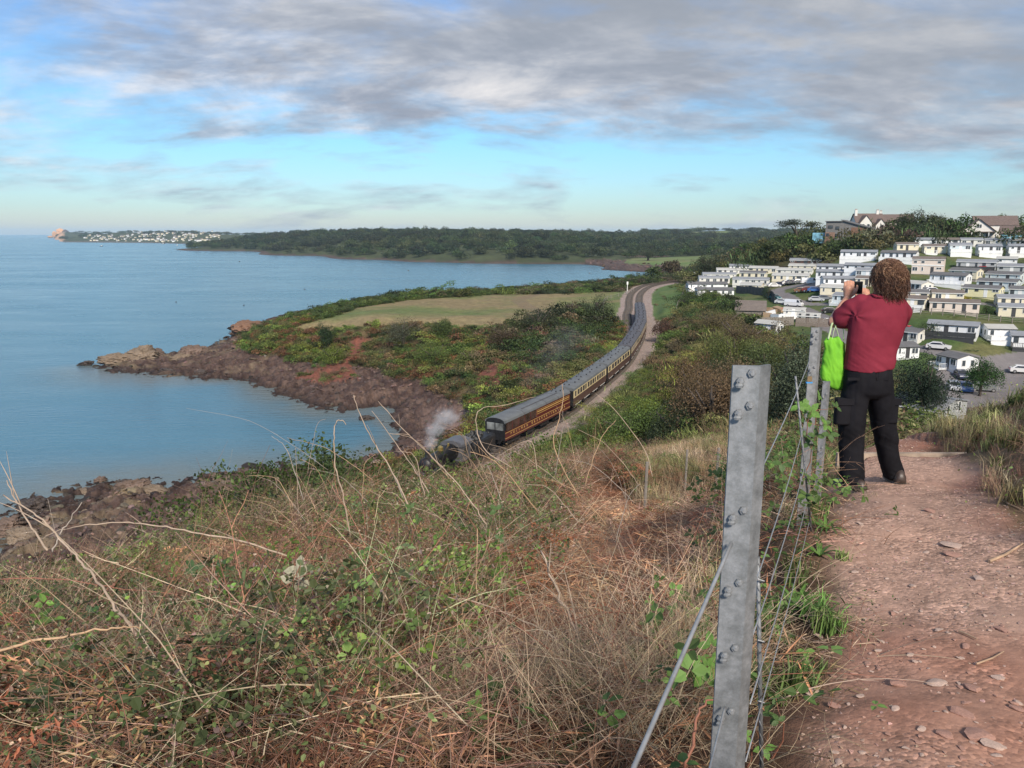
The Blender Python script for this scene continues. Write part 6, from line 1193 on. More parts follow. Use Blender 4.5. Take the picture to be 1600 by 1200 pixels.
# strip between fence and path, and the path edges
near('verge_grass', strip & (fbm(GX, GY, .5, 3, 31) > .45), 42, ggr, [(.10, .17, .045), (.13, .17, .06), (.16, .15, .08)], 'short green grass and weeds beside the path', (.3, .85), (0, .0), seed=19, pal_s=.7)
near('verge_dry_grass', strip & (GX < pl - .3), 40, dgr, [(.34, .28, .18), (.28, .22, .14)], 'dry grass under the fence wires', (.4, 1.0), (0, 0), seed=20)
near('verge_leaves', strip & (fbm(GX, GY, .4, 3, 33) > .55), 16, sml, [(.09, .15, .04), (.12, .16, .05)], 'small weeds along the path edge', (.5, .9), (-.12, -.05), seed=21)
near('verge_straw', strip, 22, ltr, [(.35, .26, .17), (.28, .18, .11)], 'straw on the path verge', (.5, .9), (0, .01), seed=22)
under = (GD < 13) & (GY > 4) & (ZN == SCRUB) & (np.abs(GX - fenceX(GY) + .12) < .3) & (GY < 5.2)
near('fence_brambles', under, 12, tang, PAL_STEM + PAL_RED, 'dead canes caught in the fence wires', (.4, .8), (0, .35), seed=23)
near('fence_brambles_leaf', under, 11, lvs, [(.08, .15, .035), (.06, .10, .03)], 'bramble leaves climbing the fence', (.6, 1.1), (.05, .5), seed=24)
# bank to the right of the path
bankm = (GD < 16) & (GX > pr + .02) & (GY > 3) & (ZN == SCRUB) & (PXn > 1390)
near('bank_grass', bankm, 46, ggr, [(.16, .17, .07), (.22, .19, .11), (.12, .15, .05), (.26, .2, .13)], 'tufty grass on the bank right of the path', (.35, .9), (0, 0), seed=25, pal_s=.9)
near('bank_dry', bankm, 46, dgr, [(.36, .29, .2), (.28, .2, .14), (.24, .15, .10)], 'dry grass on the bank right of the path', (.3, .8), (0, 0), seed=26)
near('bank_stems', bankm, 12, fint, [(.32, .24, .18), (.22, .13, .09)], 'dead twigs on the bank right of the path', (.3, .7), (-.05, 0), seed=27, tilt=.8)
near('bank_tall', bankm & (GY > 5.5), 1.6, tall, [(.42, .35, .27), (.34, .27, .2)], 'bare twigs standing on top of the bank', (.3, .6), (0, 0), seed=28)
near('bank_leaves', bankm & (leafy > .5), 10, sml, [(.09, .14, .04), (.14, .18, .05)], 'small leaves on the bank', (.6, 1.0), (-.1, 0), seed=29)
end = (GD < 15) & (GY > 7.2) & (ZN == SCRUB) & (GX > 1.5) & (GX < 7)
near('path_end_grass', end, 30, ggr + dgr, [(.10, .15, .045), (.2, .2, .09), (.25, .2, .12)], 'grass where the path drops over the edge', (.5, 1.1), (0, 0), seed=30, fade=False)
near('path_end_bramble', end & (GX < 4.0), 9, lvs + tang, [(.07, .12, .03), (.09, .14, .04), (.2, .13, .09)], 'bramble at the end of the fence', (.6, 1.0), (0, .3), seed=31, fade=False)
# ------------------------------------------------------------------ path surface
pm_ = (ZN == PATH) & (GD < 11)
peb = [stone_proto(500 + i, SCREE, .42, 1) for i in range(6)]
pn = fbm(GX, GY, .7, 3, 66)
P, k = sample(pm_, 3600 * np.clip((pn - .36) * 3.6, .12, 1) * np.clip(2.6 / GD, .4, 1), 80000); n = len(P); sz = .006 + .024 * RNG.random(n) ** 2.6
scatter('path_gravel', P + [0, 0, -.001], rnd_rot(n, tilt=.35), np.c_[sz, sz * RNG.uniform(.6, 1.1, n), sz * .6], tints([(.36, .26, .225)], n, var=.28) if False else tints((.52, .36, .295), n, var=.25, hue=.05), RNG.integers(0, 6, n), peb, 'small pinkish gravel covering the path')
pale_stone = mat('pale_path_stone', (.42, .31, .26), .9, var=.25, scale=14, bump=.4, bdist=.004); red_stone = mat('red_path_stone', (.33, .19, .15), .9, var=.25, scale=14, bump=.4, bdist=.004)
pst = [stone_proto(520 + i, pale_stone if i % 2 else red_stone, .3, 2) for i in range(6)]
STN = [((1532, 1152), 50, 'large flat pale stone at the bottom right of the path'), ((1553, 1168), 34, 'flat stone touching the large pale one at the bottom right'), ((1405, 1070), 34, 'smooth pale slab left of the middle of the path'), ((1462, 1068), 34, 'pale slab embedded right of the smooth one'), ((1500, 1115), 40, 'long low stone above the large flat one'), ((1440, 1141), 16, 'small dark pebble near the bottom of the path'),
       ((1388, 1148), 12, 'small white pebble low on the path'), ((1466, 985), 20, 'pale squarish stone in the middle of the path'), ((1454, 800), 24, 'low stone embedded just behind the man'), ((1488, 853), 34, 'cluster-like ridged stone right of the man\'s shoes'), ((1492, 868), 30, 'second ridged stone right of the path middle'), ((1425, 917), 20, 'thin pale stone in the gravel middle'), ((1478, 1150), 30, 'half-buried stone in the lower path'),
       ((1280, 995), 22, 'pale stone at the left path edge, highest of three'), ((1285, 1022), 20, 'pale stone at the left edge, middle one'), ((1270, 1085), 30, 'rounded brownish stone on the left verge'), ((1304, 1105), 30, 'pale wedge stone on the left verge beside a twig'), ((1372, 1018), 16, 'small pink stone left of the path middle'), ((1520, 1078), 30, 'reddish stone right of the path middle'), ((1345, 820), 18, 'stone by the left path edge behind the man'), ((1565, 985), 26, 'flat stone at the right edge of the path'),
       ((1335, 895), 14, 'small stone on the left edge level with the fence stake'), ((1508, 1010), 22, 'grey pink chip in the right half of the path'), ((1560, 1060), 24, 'low stone near the right frame edge'), ((1590, 1110), 26, 'stone cut by the right edge of the picture'), ((1346, 1090), 18, 'small slab lower left on the path'), ((1395, 960), 16, 'chip in the gravel, middle left'), ((1530, 905), 20, 'red stone half way up the right side')]
for i, ((px, py), w, lb) in enumerate(STN):
    p = hit(px, py, 1.); s = w * .95 * np.linalg.norm(p - [0, 0, CAMZ]) / F; o = obj('path_stone', pst[i % 6], None, p + [0, 0, .004], (RNG.normal() * .08, RNG.normal() * .08, RNG.uniform(0, 6.28)), (s, s * RNG.uniform(.55, .85), s * RNG.uniform(.5, .8))); tag(o, lb, 'stone', 'stones set in the path')
for i in range(150):                                             # smaller stones of the path: nothing tells them apart
    px = RNG.uniform(1300, 1600); py = RNG.uniform(770, 1200); p = hit(px, py, 1.)
    s = RNG.uniform(.018, .05) * (.6 + .4 * RNG.random()); o = obj('path_stone', pst[i % 6], None, p + [0, 0, .002], (RNG.normal() * .15, RNG.normal() * .15, RNG.uniform(0, 6.28)), (s, s * RNG.uniform(.5, .9), s * .8)); tag(o, 'small %s stone lying loose in the %s of the path' % (('red', 'pale')[i % 6 % 2], 'near half' if py > 980 else 'far half'), 'stone', 'small loose stones on the path')
plank = mat('weathered_board', (.30, .24, .19), .85, var=.35, scale=7, bump=.4)
mb = MB(); mb.box(2.95, 4.35, 6.70, 6.74, -2.2, -1.955); o = mb.build('step_board', plank); o.location = (0, 0, CAMZ); tag(o, 'weathered timber board edging the step where the path drops', 'board')
o.rotation_euler = (0, 0, 0)
mb = MB(); mb.box(3.7, 4.9, 8.35, 8.39, -2.62, -2.40); o = mb.build('step_board', plank); o.location = (0, 0, CAMZ); tag(o, 'second step board farther down, at the lip of the path', 'board')
twm = mat('bare_twig', (.36, .25, .17), .85, var=.3, scale=9)
for pts, r_, lb in [([(1545, 880), (1570, 870), (1598, 852)], .009, 'pale bare twig on the red bank at the right'), ([(1498, 990), (1512, 996), (1526, 1003)], .005, 'short dark twig on the right half of the path'), ([(1525, 1042), (1550, 1032), (1568, 1022)], .004, 'thin reddish twig on the right of the path'), ([(1560, 780), (1575, 790), (1600, 800)], .006, 'small fallen twig below the bank')]:
    mb = MB(); mb.tube([hit(*q, 1.) + [0, 0, .01] for q in pts], [r_, r_ * .8, r_ * .5], 6); tag(mb.build('twig', twm), lb, 'twig')
# ------------------------------------------------------------------ single canes that stand out
canes = {'pale': mat('pale_cane', (.38, .29, .22), .8, var=.3, scale=8, bump=.3), 'grey': mat('grey_cane', (.34, .29, .25), .8, var=.3, scale=8, bump=.3), 'red': mat('red_cane', (.27, .115, .075), .7, var=.3, scale=8, bump=.2), 'tan': mat('tan_cane', (.42, .28, .17), .8, var=.25, scale=8, bump=.2)}
def cane(pts, Y0, Y1, r, c, label, twigs=0, seed=0):
    rg = np.random.default_rng(seed + 40); P = np.array([PY(px, py, Y0 + (Y1 - Y0) * i / (len(pts) - 1)) for i, (px, py) in enumerate(pts)]); Q = catmull(P, 5); Q = Q + rg.normal(size=Q.shape) * r * .55; e = empty('dead_cane', Q[0], label=label, cat='cane')
    mb = MB(); mb.tube(Q - Q[0], np.linspace(r, r * .4, len(Q)), 6); mb.build('stem', canes[c], e, True)
    for _ in range(twigs):
        i = rg.integers(2, len(Q) - 2); d = unit(Q[i + 1] - Q[i]); sd = unit(rg.normal(size=3)); l = rg.uniform(.08, .3); mb = MB(); T = [Q[i] - Q[0] + (d * .8 + sd * .6) * l * t + np.array([0, 0, .05 * l * math.sin(3 * t)]) for t in np.linspace(0, 1, 5)]
        mb.tube(T, np.linspace(r * .45, r * .15, 5), 4); mb.build('side_twig', canes[c], e, True)
cane([(320, 1180), (270, 1090), (232, 1017), (197, 970), (170, 935), (140, 892), (112, 860), (82, 827), (42, 795), (5, 774)], 3.0, 3.9, .009, 'pale', 'long thick pale cane slanting down from the upper left across the thicket', 5, 1)
cane([(75, 860), (50, 825), (27, 787), (10, 751)], 3.7, 4.0, .006, 'pale', 'pale cane crossing the long one near the left edge', 2, 2)
cane([(82, 862), (92, 840), (107, 815), (127, 785)], 3.7, 3.8, .005, 'grey', 'short grey cane leaning right above the left rocks', 1, 3)
cane([(450, 870), (375, 845), (300, 832), (250, 822), (200, 817), (140, 820), (100, 827), (62, 842)], 4.4, 4.6, .006, 'pale', 'arching pale cane running level over the left rocks', 3, 4)
cane([(-20, 1022), (50, 1002), (125, 989), (175, 981), (220, 981)], 2.9, 3.0, .007, 'tan', 'straight tan cane entering from the left edge', 0, 5)
cane([(548, 840), (535, 770), (524, 730), (522, 690), (524, 662), (533, 656), (541, 664)], 6, 6.1, .007, 'pale', 'upright cane with a bent-over tip against the water', 0, 6)
cane([(645, 800), (614, 740), (587, 695), (565, 654), (552, 616)], 6, 6.3, .007, 'pale', 'tall straight cane leaning left against the cove', 1, 7)
cane([(670, 770), (645, 730), (625, 702), (580, 642)], 6.4, 6.8, .006, 'pale', 'cane right of the tallest one, leaning the same way', 1, 8)
cane([(760, 820), (740, 790), (700, 740), (662, 702), (625, 665), (591, 627)], 6.2, 6.9, .006, 'pale', 'long cane crossing in front of the beach', 3, 9)
cane([(590, 1057), (671, 1025), (717, 992), (742, 950), (744, 908), (746, 825)], 3.9, 4.4, .006, 'tan', 'curved cane bending upright in the middle of the thicket', 1, 10)
cane([(962, 1200), (942, 1083), (908, 1000), (871, 925), (846, 858)], 3.0, 3.9, .012, 'pale', 'thick pale stem rising from the bottom centre', 8, 11)
cane([(940, 1110), (967, 1075), (1017, 1029), (1083, 975)], 3.1, 3.4, .011, 'tan', 'tan stem branching right from the thick pale one', 4, 12)
cane([(935, 1080), (880, 1010), (820, 970), (740, 940), (670, 930)], 3.3, 3.9, .006, 'pale', 'thin branch reaching left from the thick pale stem', 6, 13)
cane([(912, 1200), (893, 1150), (871, 1096)], 2.7, 2.9, .012, 'tan', 'short thick broken stem at the bottom centre', 0, 14)
cane([(565, 1205), (500, 1130), (450, 1092)], 2.5, 2.7, .009, 'pale', 'thick pale cane at the bottom, left of centre', 0, 15)
cane([(370, 1182), (481, 1120), (590, 1059), (700, 1006)], 2.8, 3.4, .007, 'red', 'long red-brown cane slanting up to the right', 0, 16)
cane([(905, 780), (866, 700), (872, 660), (880, 625), (878, 600)], 11, 11.5, .009, 'tan', 'tall stem rising in front of the observation coach', 1, 17)
cane([(800, 730), (760, 705), (745, 670), (750, 640), (790, 633), (835, 620)], 9, 9.5, .007, 'pale', 'hooked pale cane over the front of the coach', 0, 18)
cane([(840, 740), (830, 690), (800, 700), (775, 715)], 9, 9.2, .006, 'pale', 'small looping cane below the coach', 0, 19)
cane([(1020, 745), (1005, 700), (960, 640), (930, 615)], 11, 11.5, .007, 'pale', 'slim cane leaning left over the line', 0, 20)
cane([(1070, 1200), (1085, 1140), (1100, 1100), (1125, 1090)], 2.1, 2.2, .006, 'red', 'dark red bramble stem at the foot of the near post', 0, 21)
cane([(560, 905), (600, 880), (700, 850), (760, 845), (820, 800)], 5, 6, .005, 'pale', 'thin winding cane through the upper thicket', 3, 22)
cane([(0, 905), (90, 905), (190, 920), (300, 935), (380, 990)], 4.3, 4.4, .004, 'red', 'thin brown cane lying level near the left edge', 2, 23)
rg = np.random.default_rng(77)
for i in range(38):                                              # further canes of the brow, alike
    px = rg.uniform(420, 1010); Y0 = rg.uniform(5.5, 13); py0 = rg.uniform(730, 860); a = rg.normal() * 45 - 25; h = rg.uniform(50, 110)
    cane([(px, py0), (px + a * .35, py0 - h * .4), (px + a * .8, py0 - h * .8), (px + a * 1.4 + rg.normal() * 8, py0 - h * rg.uniform(.85, 1.1))], Y0, Y0 + rg.normal() * .3, rg.uniform(.003, .006), ['pale', 'grey', 'tan'][i % 3], ['pale', 'grey', 'tan'][i % 3] + ' dead cane sticking up from the thicket ' + ('below the cove' if px < 600 else 'below the train' if px < 830 else 'at the right end of the brow'), int(rg.integers(0, 3)), 100 + i)
for o in list(scene.objects):
    if o.name.startswith('dead_cane') and 'sticking up from the thicket' in o.get('label', ''): o['group'] = 'dead canes along the brow'
# bramble sprigs with leaves that can be picked out
def leaf_mesh(m, L_=1.):
    # toothed oval leaf, folded along the midrib, 20 triangles
    out = [(0, -.5), (.2, -.42), (.32, -.25), (.40, -.08), (.36, .08), (.30, .22), (.18, .36), (0, .55)]; V = []; Fq = []
    for i, (x, y) in enumerate(out): V += [(-x, y, .10 * x - .1 * y * y), (0, y, -.1 * y * y), (x, y, .10 * x - .1 * y * y)]
    for i in range(len(out) - 1): a = i * 3; Fq += [(a, a + 1, a + 4, a + 3), (a + 1, a + 2, a + 5, a + 4)]
    me = bpy.data.meshes.new('leaf'); me.from_pydata(V, [], Fq); me.materials.append(m); return me
def leafm(nm, c):
    n = NT(nm); v = n.vec(); w = n.nd('ShaderNodeTexWave', {'Vector': v, 'Scale': 3.2, 'Distortion': 1.5}, bands_direction='Y'); k = n.ramp(n.noise(4, 4, .6, v), [(.3, tuple(q * .7 for q in c)), (.7, tuple(min(1, q * 1.35) for q in c))]); n.set(n.b.inputs['Base Color'], k); n.b.inputs['Roughness'].default_value = .5
    n.bump(w.outputs[0], .35, .01); tr = n.nd('ShaderNodeBsdfTranslucent', {'Color': k}); ms = n.nd('ShaderNodeMixShader', {0: .25}); n.t.links.new(n.b.outputs[0], ms.inputs[1]); n.t.links.new(tr.outputs[0], ms.inputs[2]); n.t.links.new(ms.outputs[0], n.out.inputs[0]); return n.m
LM = {k: leaf_mesh(leafm('leaf_' + k, c)) for k, c in {'bright': (.12, .24, .045), 'green': (.07, .13, .035), 'dark': (.05, .10, .035), 'pale': (.40, .38, .27), 'brown': (.24, .16, .11)}.items()}
def sprig(px, py, Y, n, size, kind, label, seed, spread=1.):
    rg = np.random.default_rng(seed); p = PY(px, py, Y); e = empty('bramble_sprig', p, label=label, cat='bramble'); sc = Y / F
    mb = MB(); mb.tube([(0, .1, -.22), (.02, .05, -.1), (0, 0, 0)], [.004, .003, .002], 5); mb.build('stem', canes['red'], e)
    k = 0
    while k < n:
        c = np.array([rg.normal() * 16 * sc * spread, rg.normal() * .05, rg.normal() * 14 * sc * spread]); nn = unit(np.array([rg.normal() * .45, -.75, .7 + rg.normal() * .3])); a = rg.uniform(0, 6.28)
        t = unit(np.cross(nn, [math.cos(a), 0, math.sin(a)])); b = np.cross(nn, t); s = (.72 if Y < 4.25 else .55) * size * sc * rg.uniform(.75, 1.2)
        mb = MB(); mb.tube([c, c * .5 + [0, .01, -.01], (0, 0, 0)], .0012, 3); mb.build('stalk', canes['red'], e)
        for ang in (0, 1.5, -1.5):
            d = t * math.cos(ang) + b * math.sin(ang); x_ = unit(np.cross(d, nn)); M = Matrix(((x_[0], d[0], nn[0], 0), (x_[1], d[1], nn[1], 0), (x_[2], d[2], nn[2], 0), (0, 0, 0, 1)))
            o = obj('leaf', LM[kind], e); q = c + d * s * .55; o.matrix_local = Matrix.Translation(q) @ M @ Matrix.Diagonal((s * .8, s, s, 1)); k += 1
for i, a in enumerate([(360, 970, 3.6, 12, 22, 'bright', 'bright green bramble shoot left of centre in the thicket'), (555, 868, 4.4, 15, 20, 'green', 'green bramble shoot above the pale withered leaves'), (540, 945, 3.9, 15, 22, 'bright', 'bright bramble shoot right of the pale withered leaves'), (478, 905, 4.0, 9, 34, 'pale', 'pale withered bramble leaves, whitish, in the middle of the thicket'),
      (330, 890, 4.4, 12, 24, 'dark', 'dark green bramble leaves left of the middle'), (308, 1022, 3.2, 6, 26, 'green', 'green and grey leaves beside the long pale cane'), (385, 1105, 2.9, 12, 20, 'bright', 'yellow-green leaf cluster near the bottom left'), (758, 1130, 2.7, 12, 30, 'bright', 'large bright bramble leaves at the bottom, left of the thick stem'), (760, 850, 5.2, 9, 22, 'green', 'green leaves beside the upright curved cane'),
      (1095, 1028, 2.6, 18, 34, 'bright', 'large bramble leaves left of the near post, upper cluster'), (1070, 980, 3.2, 15, 26, 'green', 'bramble leaves above the large cluster by the near post'), (1120, 1070, 2.4, 12, 28, 'bright', 'bramble leaves touching the near post low down'), (845, 1115, 3.0, 9, 26, 'dark', 'dark bramble leaves between the bottom stems'), (1110, 745, 8, 12, 20, 'green', 'bramble shoot rising left of the near post'), (600, 1000, 3.6, 9, 18, 'green', 'small bramble leaves over the red-brown cane'),
      (430, 1050, 3.2, 9, 18, 'green', 'dull green leaves low in the thicket'), (120, 960, 3.9, 9, 20, 'dark', 'dark leaves near the left edge'), (20, 1090, 3.0, 12, 20, 'green', 'leaves at the left frame edge'), (690, 900, 4.6, 9, 20, 'dark', 'dark leaves right of the middle'), (640, 815, 6, 9, 20, 'green', 'leaves high in the thicket below the beach'),
      (1262, 660, 4.4, 24, 26, 'bright', 'fresh bramble climbing the leaning stake by the second post'), (1268, 700, 4.4, 18, 26, 'green', 'bramble leaves lower on the leaning stake'), (1276, 640, 4.8, 12, 22, 'green', 'bramble leaves beside the second post'), (1248, 760, 4.3, 12, 22, 'green', 'bramble leaves at the foot of the leaning stake'), (1296, 690, 6.1, 12, 20, 'bright', 'leaves between the second post and the trousers'), (1225, 1130, 2.2, 9, 22, 'green', 'leaves behind the bottom of the near post'),
      (1175, 1160, 2.2, 6, 26, 'bright', 'leaves at the bottom right of the near post'), (1250, 1030, 2.9, 6, 20, 'bright', 'small bright leaves on the verge'), (470, 1000, 3.4, 9, 18, 'brown', 'brown withered leaves below the pale ones'), (250, 1150, 2.7, 9, 20, 'brown', 'brown withered leaves near the bottom left')]): sprig(*a[:7], 600 + i, 1.2)
def tuft(px, py, n, L_, label, seed):
    rg = np.random.default_rng(seed); p = hit(px, py, 1.); e = empty('grass_tuft', p, label=label, cat='grass tuft')
    for _ in range(n):
        a = rg.uniform(0, 6.28); l = L_ * rg.uniform(.6, 1.1); d = np.array([math.cos(a), math.sin(a), 0]); w = .011; V = []; Fq = []
        for i, t in enumerate(np.linspace(0, 1, 6)): c = d * l * t * .8 + np.array([0, 0, l * (t * .9 - t * t * .75)]); s = np.array([-d[1], d[0], 0]) * w * (1 - t) ** .6; V += [c - s, c + [0, 0, -.003], c + s]
        for i in range(5): q = i * 3; Fq += [(q, q + 1, q + 4, q + 3), (q + 1, q + 2, q + 5, q + 4)]
        MB().add(V, Fq).build('blade', LM['green'].materials[0] if rg.random() < .5 else LM['bright'].materials[0], e, True)
tuft(1243, 955, 26, .30, 'strap-leaved green tuft on the verge below the wires', 1); tuft(1290, 830, 20, .22, 'green tuft beside the leaning stake', 2); tuft(1268, 965, 14, .2, 'smaller green tuft right beside the strap-leaved one', 3); tuft(1280, 870, 16, .2, 'weedy tuft at the path edge', 4)
# ------------------------------------------------------------------ fence
galv = NT('galvanised_steel'); _vv = galv.vec(); galv.set(galv.b.inputs['Base Color'], galv.ramp(galv.math('ADD', galv.math('MULTIPLY', galv.noise(22, 6, .75, _vv), .6), galv.math('MULTIPLY', galv.noise(3, 4, .6, galv.vec((1, 1, .25))), .4)), [(.36, (.10, .105, .11)), (.5, (.19, .20, .21)), (.64, (.31, .32, .34))]))
galv.b.inputs['Metallic'].default_value = .35; galv.set(galv.b.inputs['Roughness'], galv.ramp(galv.noise(14, 5, .7, _vv), [(.3, .45), (.7, .75)])); galv.bump(galv.noise(60, 4, .7, _vv), .25, .003); galv = galv.m
wirem = mat('wire_zinc', (.42, .43, .44), .4, .6, var=.2, scale=30, bump=0)
_b = MB(); _b.tube([(0, 0, 0), (0, -.005, 0), (0, -.0052, 0), (0, -.009, 0)], [.0095, .0095, .008, .005], 6); BOLT = _b.mesh('bolt', galv); _b = MB(); _b.ball((0, 0, 0), (.010, .004, .007), 6, 4); BLOB = _b.mesh('cable_clip', galv)
fe = empty('wire_fence', (0, 0, CAMZ), label='galvanised steel wire fence on angle-iron posts along the left of the path', cat='fence')
def Lpost(name, px, pytop, Y, w, zb, rz, bolts, lean=0.):
    t = PY(px, pytop, Y) - [0, 0, CAMZ]; mb = MB(); th = .007; c, s = math.cos(rz), math.sin(rz)
    prof = [(-w, .014), (w * .2, 0), (w * .86, .014), (w * .86 - .002, .014 + th), (w * .2, th + .001), (-w + .001, .014 + th)]; prof = [(x * c - y * s, x * s + y * c) for x, y in prof]
    H0 = t[2] - zb; mb.prism(prof, 0, -H0 if False else 0 - H0, 'z'); o = mb.build(name, galv, fe); o.location = t; o.rotation_euler = (0, R(lean), 0)
    for z_ in bolts:
        for q in (-.012, .012):
            x_ = -w * .45 + q; b = obj('bolt', BOLT, o, (x_ * c - .006 * s, x_ * s + .005 * c, -z_ + q * .7), (0, 0, rz))
        b = obj('cable_clip', BLOB, o, ((-w * .78) * c, (-w * .78) * s - .004, -z_ - .016), (0, 0, rz))
    return o, t
p1, t1 = Lpost('post', 1182, 572, 1.6, .046, -1.75, R(8), (.024, .094, .33, .50, .66, .82))
p2, t2 = Lpost('post', 1279, 512, 4.6, .038, -1.95, R(8), (.03, .075, .25, .5, .7, .9))
p3, t3 = Lpost('post', 1293, 596, 5.4, .028, -2.2, R(-6), (.1, .3, .5, .7, .9))
def pole(name, pts, r, m, parent, n=6): mb = MB(); mb.tube([np.array(q) for q in pts], r, n); return mb.build(name, m, parent, True)
def PR(px, py, Y): return PY(px, py, Y) - [0, 0, CAMZ]
# twisted-wire droppers / stakes
def dropper(a, b, label):
    mb = MB(); n = 60; A = np.array(a); B = np.array(b); mb.tube([A, B], .006, 6)
    for ph in (0, math.pi): mb.tube([A + (B - A) * i / n + np.array([math.cos(i * .9 + ph), math.sin(i * .9 + ph), 0]) * .005 for i in range(n + 1)], .0024, 4)
    o = mb.build('dropper_stake', galv, fe, True); tag(o, label); return o
dropper(PR(1184, 870, 2.02), PR(1190, 1200, 2.02), 'twisted steel dropper behind the near post'); dropper(PR(1243, 588, 4.2), PR(1268, 832, 4.3), 'leaning grey stake wound with bramble')
post_tops = [(1143, 848, 1.585), (1133, 1105, 1.585)]
def wire(pts, r=.0022, sag=.0):
    P = [np.array(p) for p in pts]; out = []
    for i in range(len(P) - 1):
        for t in np.linspace(0, 1, 12, endpoint=i == len(P) - 2): out.append(P[i] * (1 - t) + P[i + 1] * t + np.array([0, 0, -sag * 4 * t * (1 - t)]))
    return pole('wire', out, r, wirem, fe, 5)
wire([PR(1143, 848, 1.585), PR(990, 1200, .95), PR(900, 1420, .72)], .0042); wire([PR(1133, 1105, 1.585), PR(1108, 1205, 1.35), PR(1060, 1400, 1.0)], .003)
for (x0, y0, x1, y1, sg) in ((1172, 770, 1266, 560, .02), (1172, 935, 1262, 640, .05), (1170, 1010, 1264, 700, .06), (1172, 1100, 1266, 760, .05), (1165, 1190, 1268, 800, .04)): wire([PR(x0, y0, 1.62), PR(x1, y1, 4.55)], .0019, sg)
for (x0, y0, x1, y1) in ((1266, 560, 1287, 600), (1266, 640, 1288, 650), (1266, 700, 1288, 705)): wire([PR(x0, y0, 4.62), PR(x1, y1, 5.38)], .002, 0)
for q in range(3): wire([PR(1184, 905 + q * 95, 2.0), PR(1194, 908 + q * 95, 2.0), PR(1184, 912 + q * 95, 2.05)], .0025)
brass_ = mat('padlock_brass', (.30, .22, .13), .4, .6, bump=0); blue_ = mat('blue_tag', (.05, .25, .55), .5)
pk = PR(1265, 588, 4.55); mb = MB(); mb.box(-.022, .022, -.01, .01, -.05, .0); o = mb.build('padlock', brass_, fe); o.location = pk; o.scale = (.62, .62, .62); mb = MB(); mb.tube([(-.014, 0, 0), (-.014, 0, .03), (0, 0, .042), (.014, 0, .03), (.014, 0, 0)], .004, 6); mb.build('shackle', galv, o)
mb = MB(); mb.box(-.03, .03, -.011, .009, -.068, -.055); mb.build('tag', blue_, o)
for px, py, Y, h in ((1073, 703, 22, 1.0), (1010, 722, 17, .6), (1122, 700, 17, .6)): 
    p = PY(px, py, Y); mb = MB(); mb.tube([(0, 0, -h - .5), (.02, 0, 0)], .035, 6); o = mb.build('wooden_stake', greywood); o.location = p; tag(o, {1073: 'short grey stake beyond the cleared ground, in the middle of three', 1010: 'short grey stake at the left end beyond the cleared ground', 1122: 'short grey stake nearest the tall post, beyond the cleared ground'}[px], 'stake')
# ------------------------------------------------------------------ rocks by the water
def rockmesh(seed, m, sub=4, flat=.55, strata=.25):
    bm = bmesh.new(); bmesh.ops.create_icosphere(bm, subdivisions=sub, radius=.5); rg = np.random.default_rng(seed); co = np.array([v.co[:] for v in bm.verts]); d = unit(co)
    for _ in range(16):
        nn = unit(rg.normal(size=3)); dd = rg.uniform(.27, .44); e = np.maximum(co @ nn - dd, 0); co = co - nn * e[:, None] * .85
    s = rg.uniform(0, 50); tl = co @ unit(np.array([.45, .2, 1.])); co = co * (1 + .22 * (fbm(co[:, 0] * 4 + s, co[:, 1] * 4 + co[:, 2] * 5, 1, 4, seed)[:, None] - .5)) + d * (np.sin(tl * 38 + s) * .012 * strata / .25)[:, None] + d * ((fbm(co[:, 0] * 12 + s, co[:, 1] * 12 + co[:, 2] * 15, 1, 5, seed + 5, .62) - .5) * .17 - np.abs(fbm(co[:, 0] * 5 - s, co[:, 1] * 5 + co[:, 2] * 7, 1, 4, seed + 8) - .5) * .35 + .03)[:, None]
    co[:, 2] *= flat
    for v, c in zip(bm.verts, co): v.co = c
    me = bpy.data.meshes.new('rock'); bm.to_mesh(me); bm.free(); me.materials.append(m); return me
seat = mat('shore_outcrop', (.125, .088, .07), .85, var=.6, scale=1.1, bump=1., bdist=.12); dkr = mat('wet_rock', (.05, .038, .033), .6, var=.5, scale=1.4, bump=.8, bdist=.08); brn = mat('russet_rock', (.15, .085, .055), .9, var=.45, scale=.9, bump=.9, bdist=.15)
RK = [rockmesh(700 + i, [seat, dkr, brn, tanrock_m][i % 4], 5, .6) for i in range(12)]
def rock(px, py, wpx, hpx, mi, label, k, z=-.3, rz=None):
    p = PZ(px, py, .0); t = np.linalg.norm(p - [0, 0, CAMZ]); w = wpx * t / F; h = hpx * t / F; o = obj('shore_rock', RK[(mi + 4 * (k % 3)) % 12], None, (p[0], p[1], z + h * .3), (RNG.normal() * .1, RNG.normal() * .1, RNG.uniform(-.5, .5) if rz is None else rz), (w, w * .75, h * 1.7)); tag(o, label, 'rock', 'rocks standing in the sea')
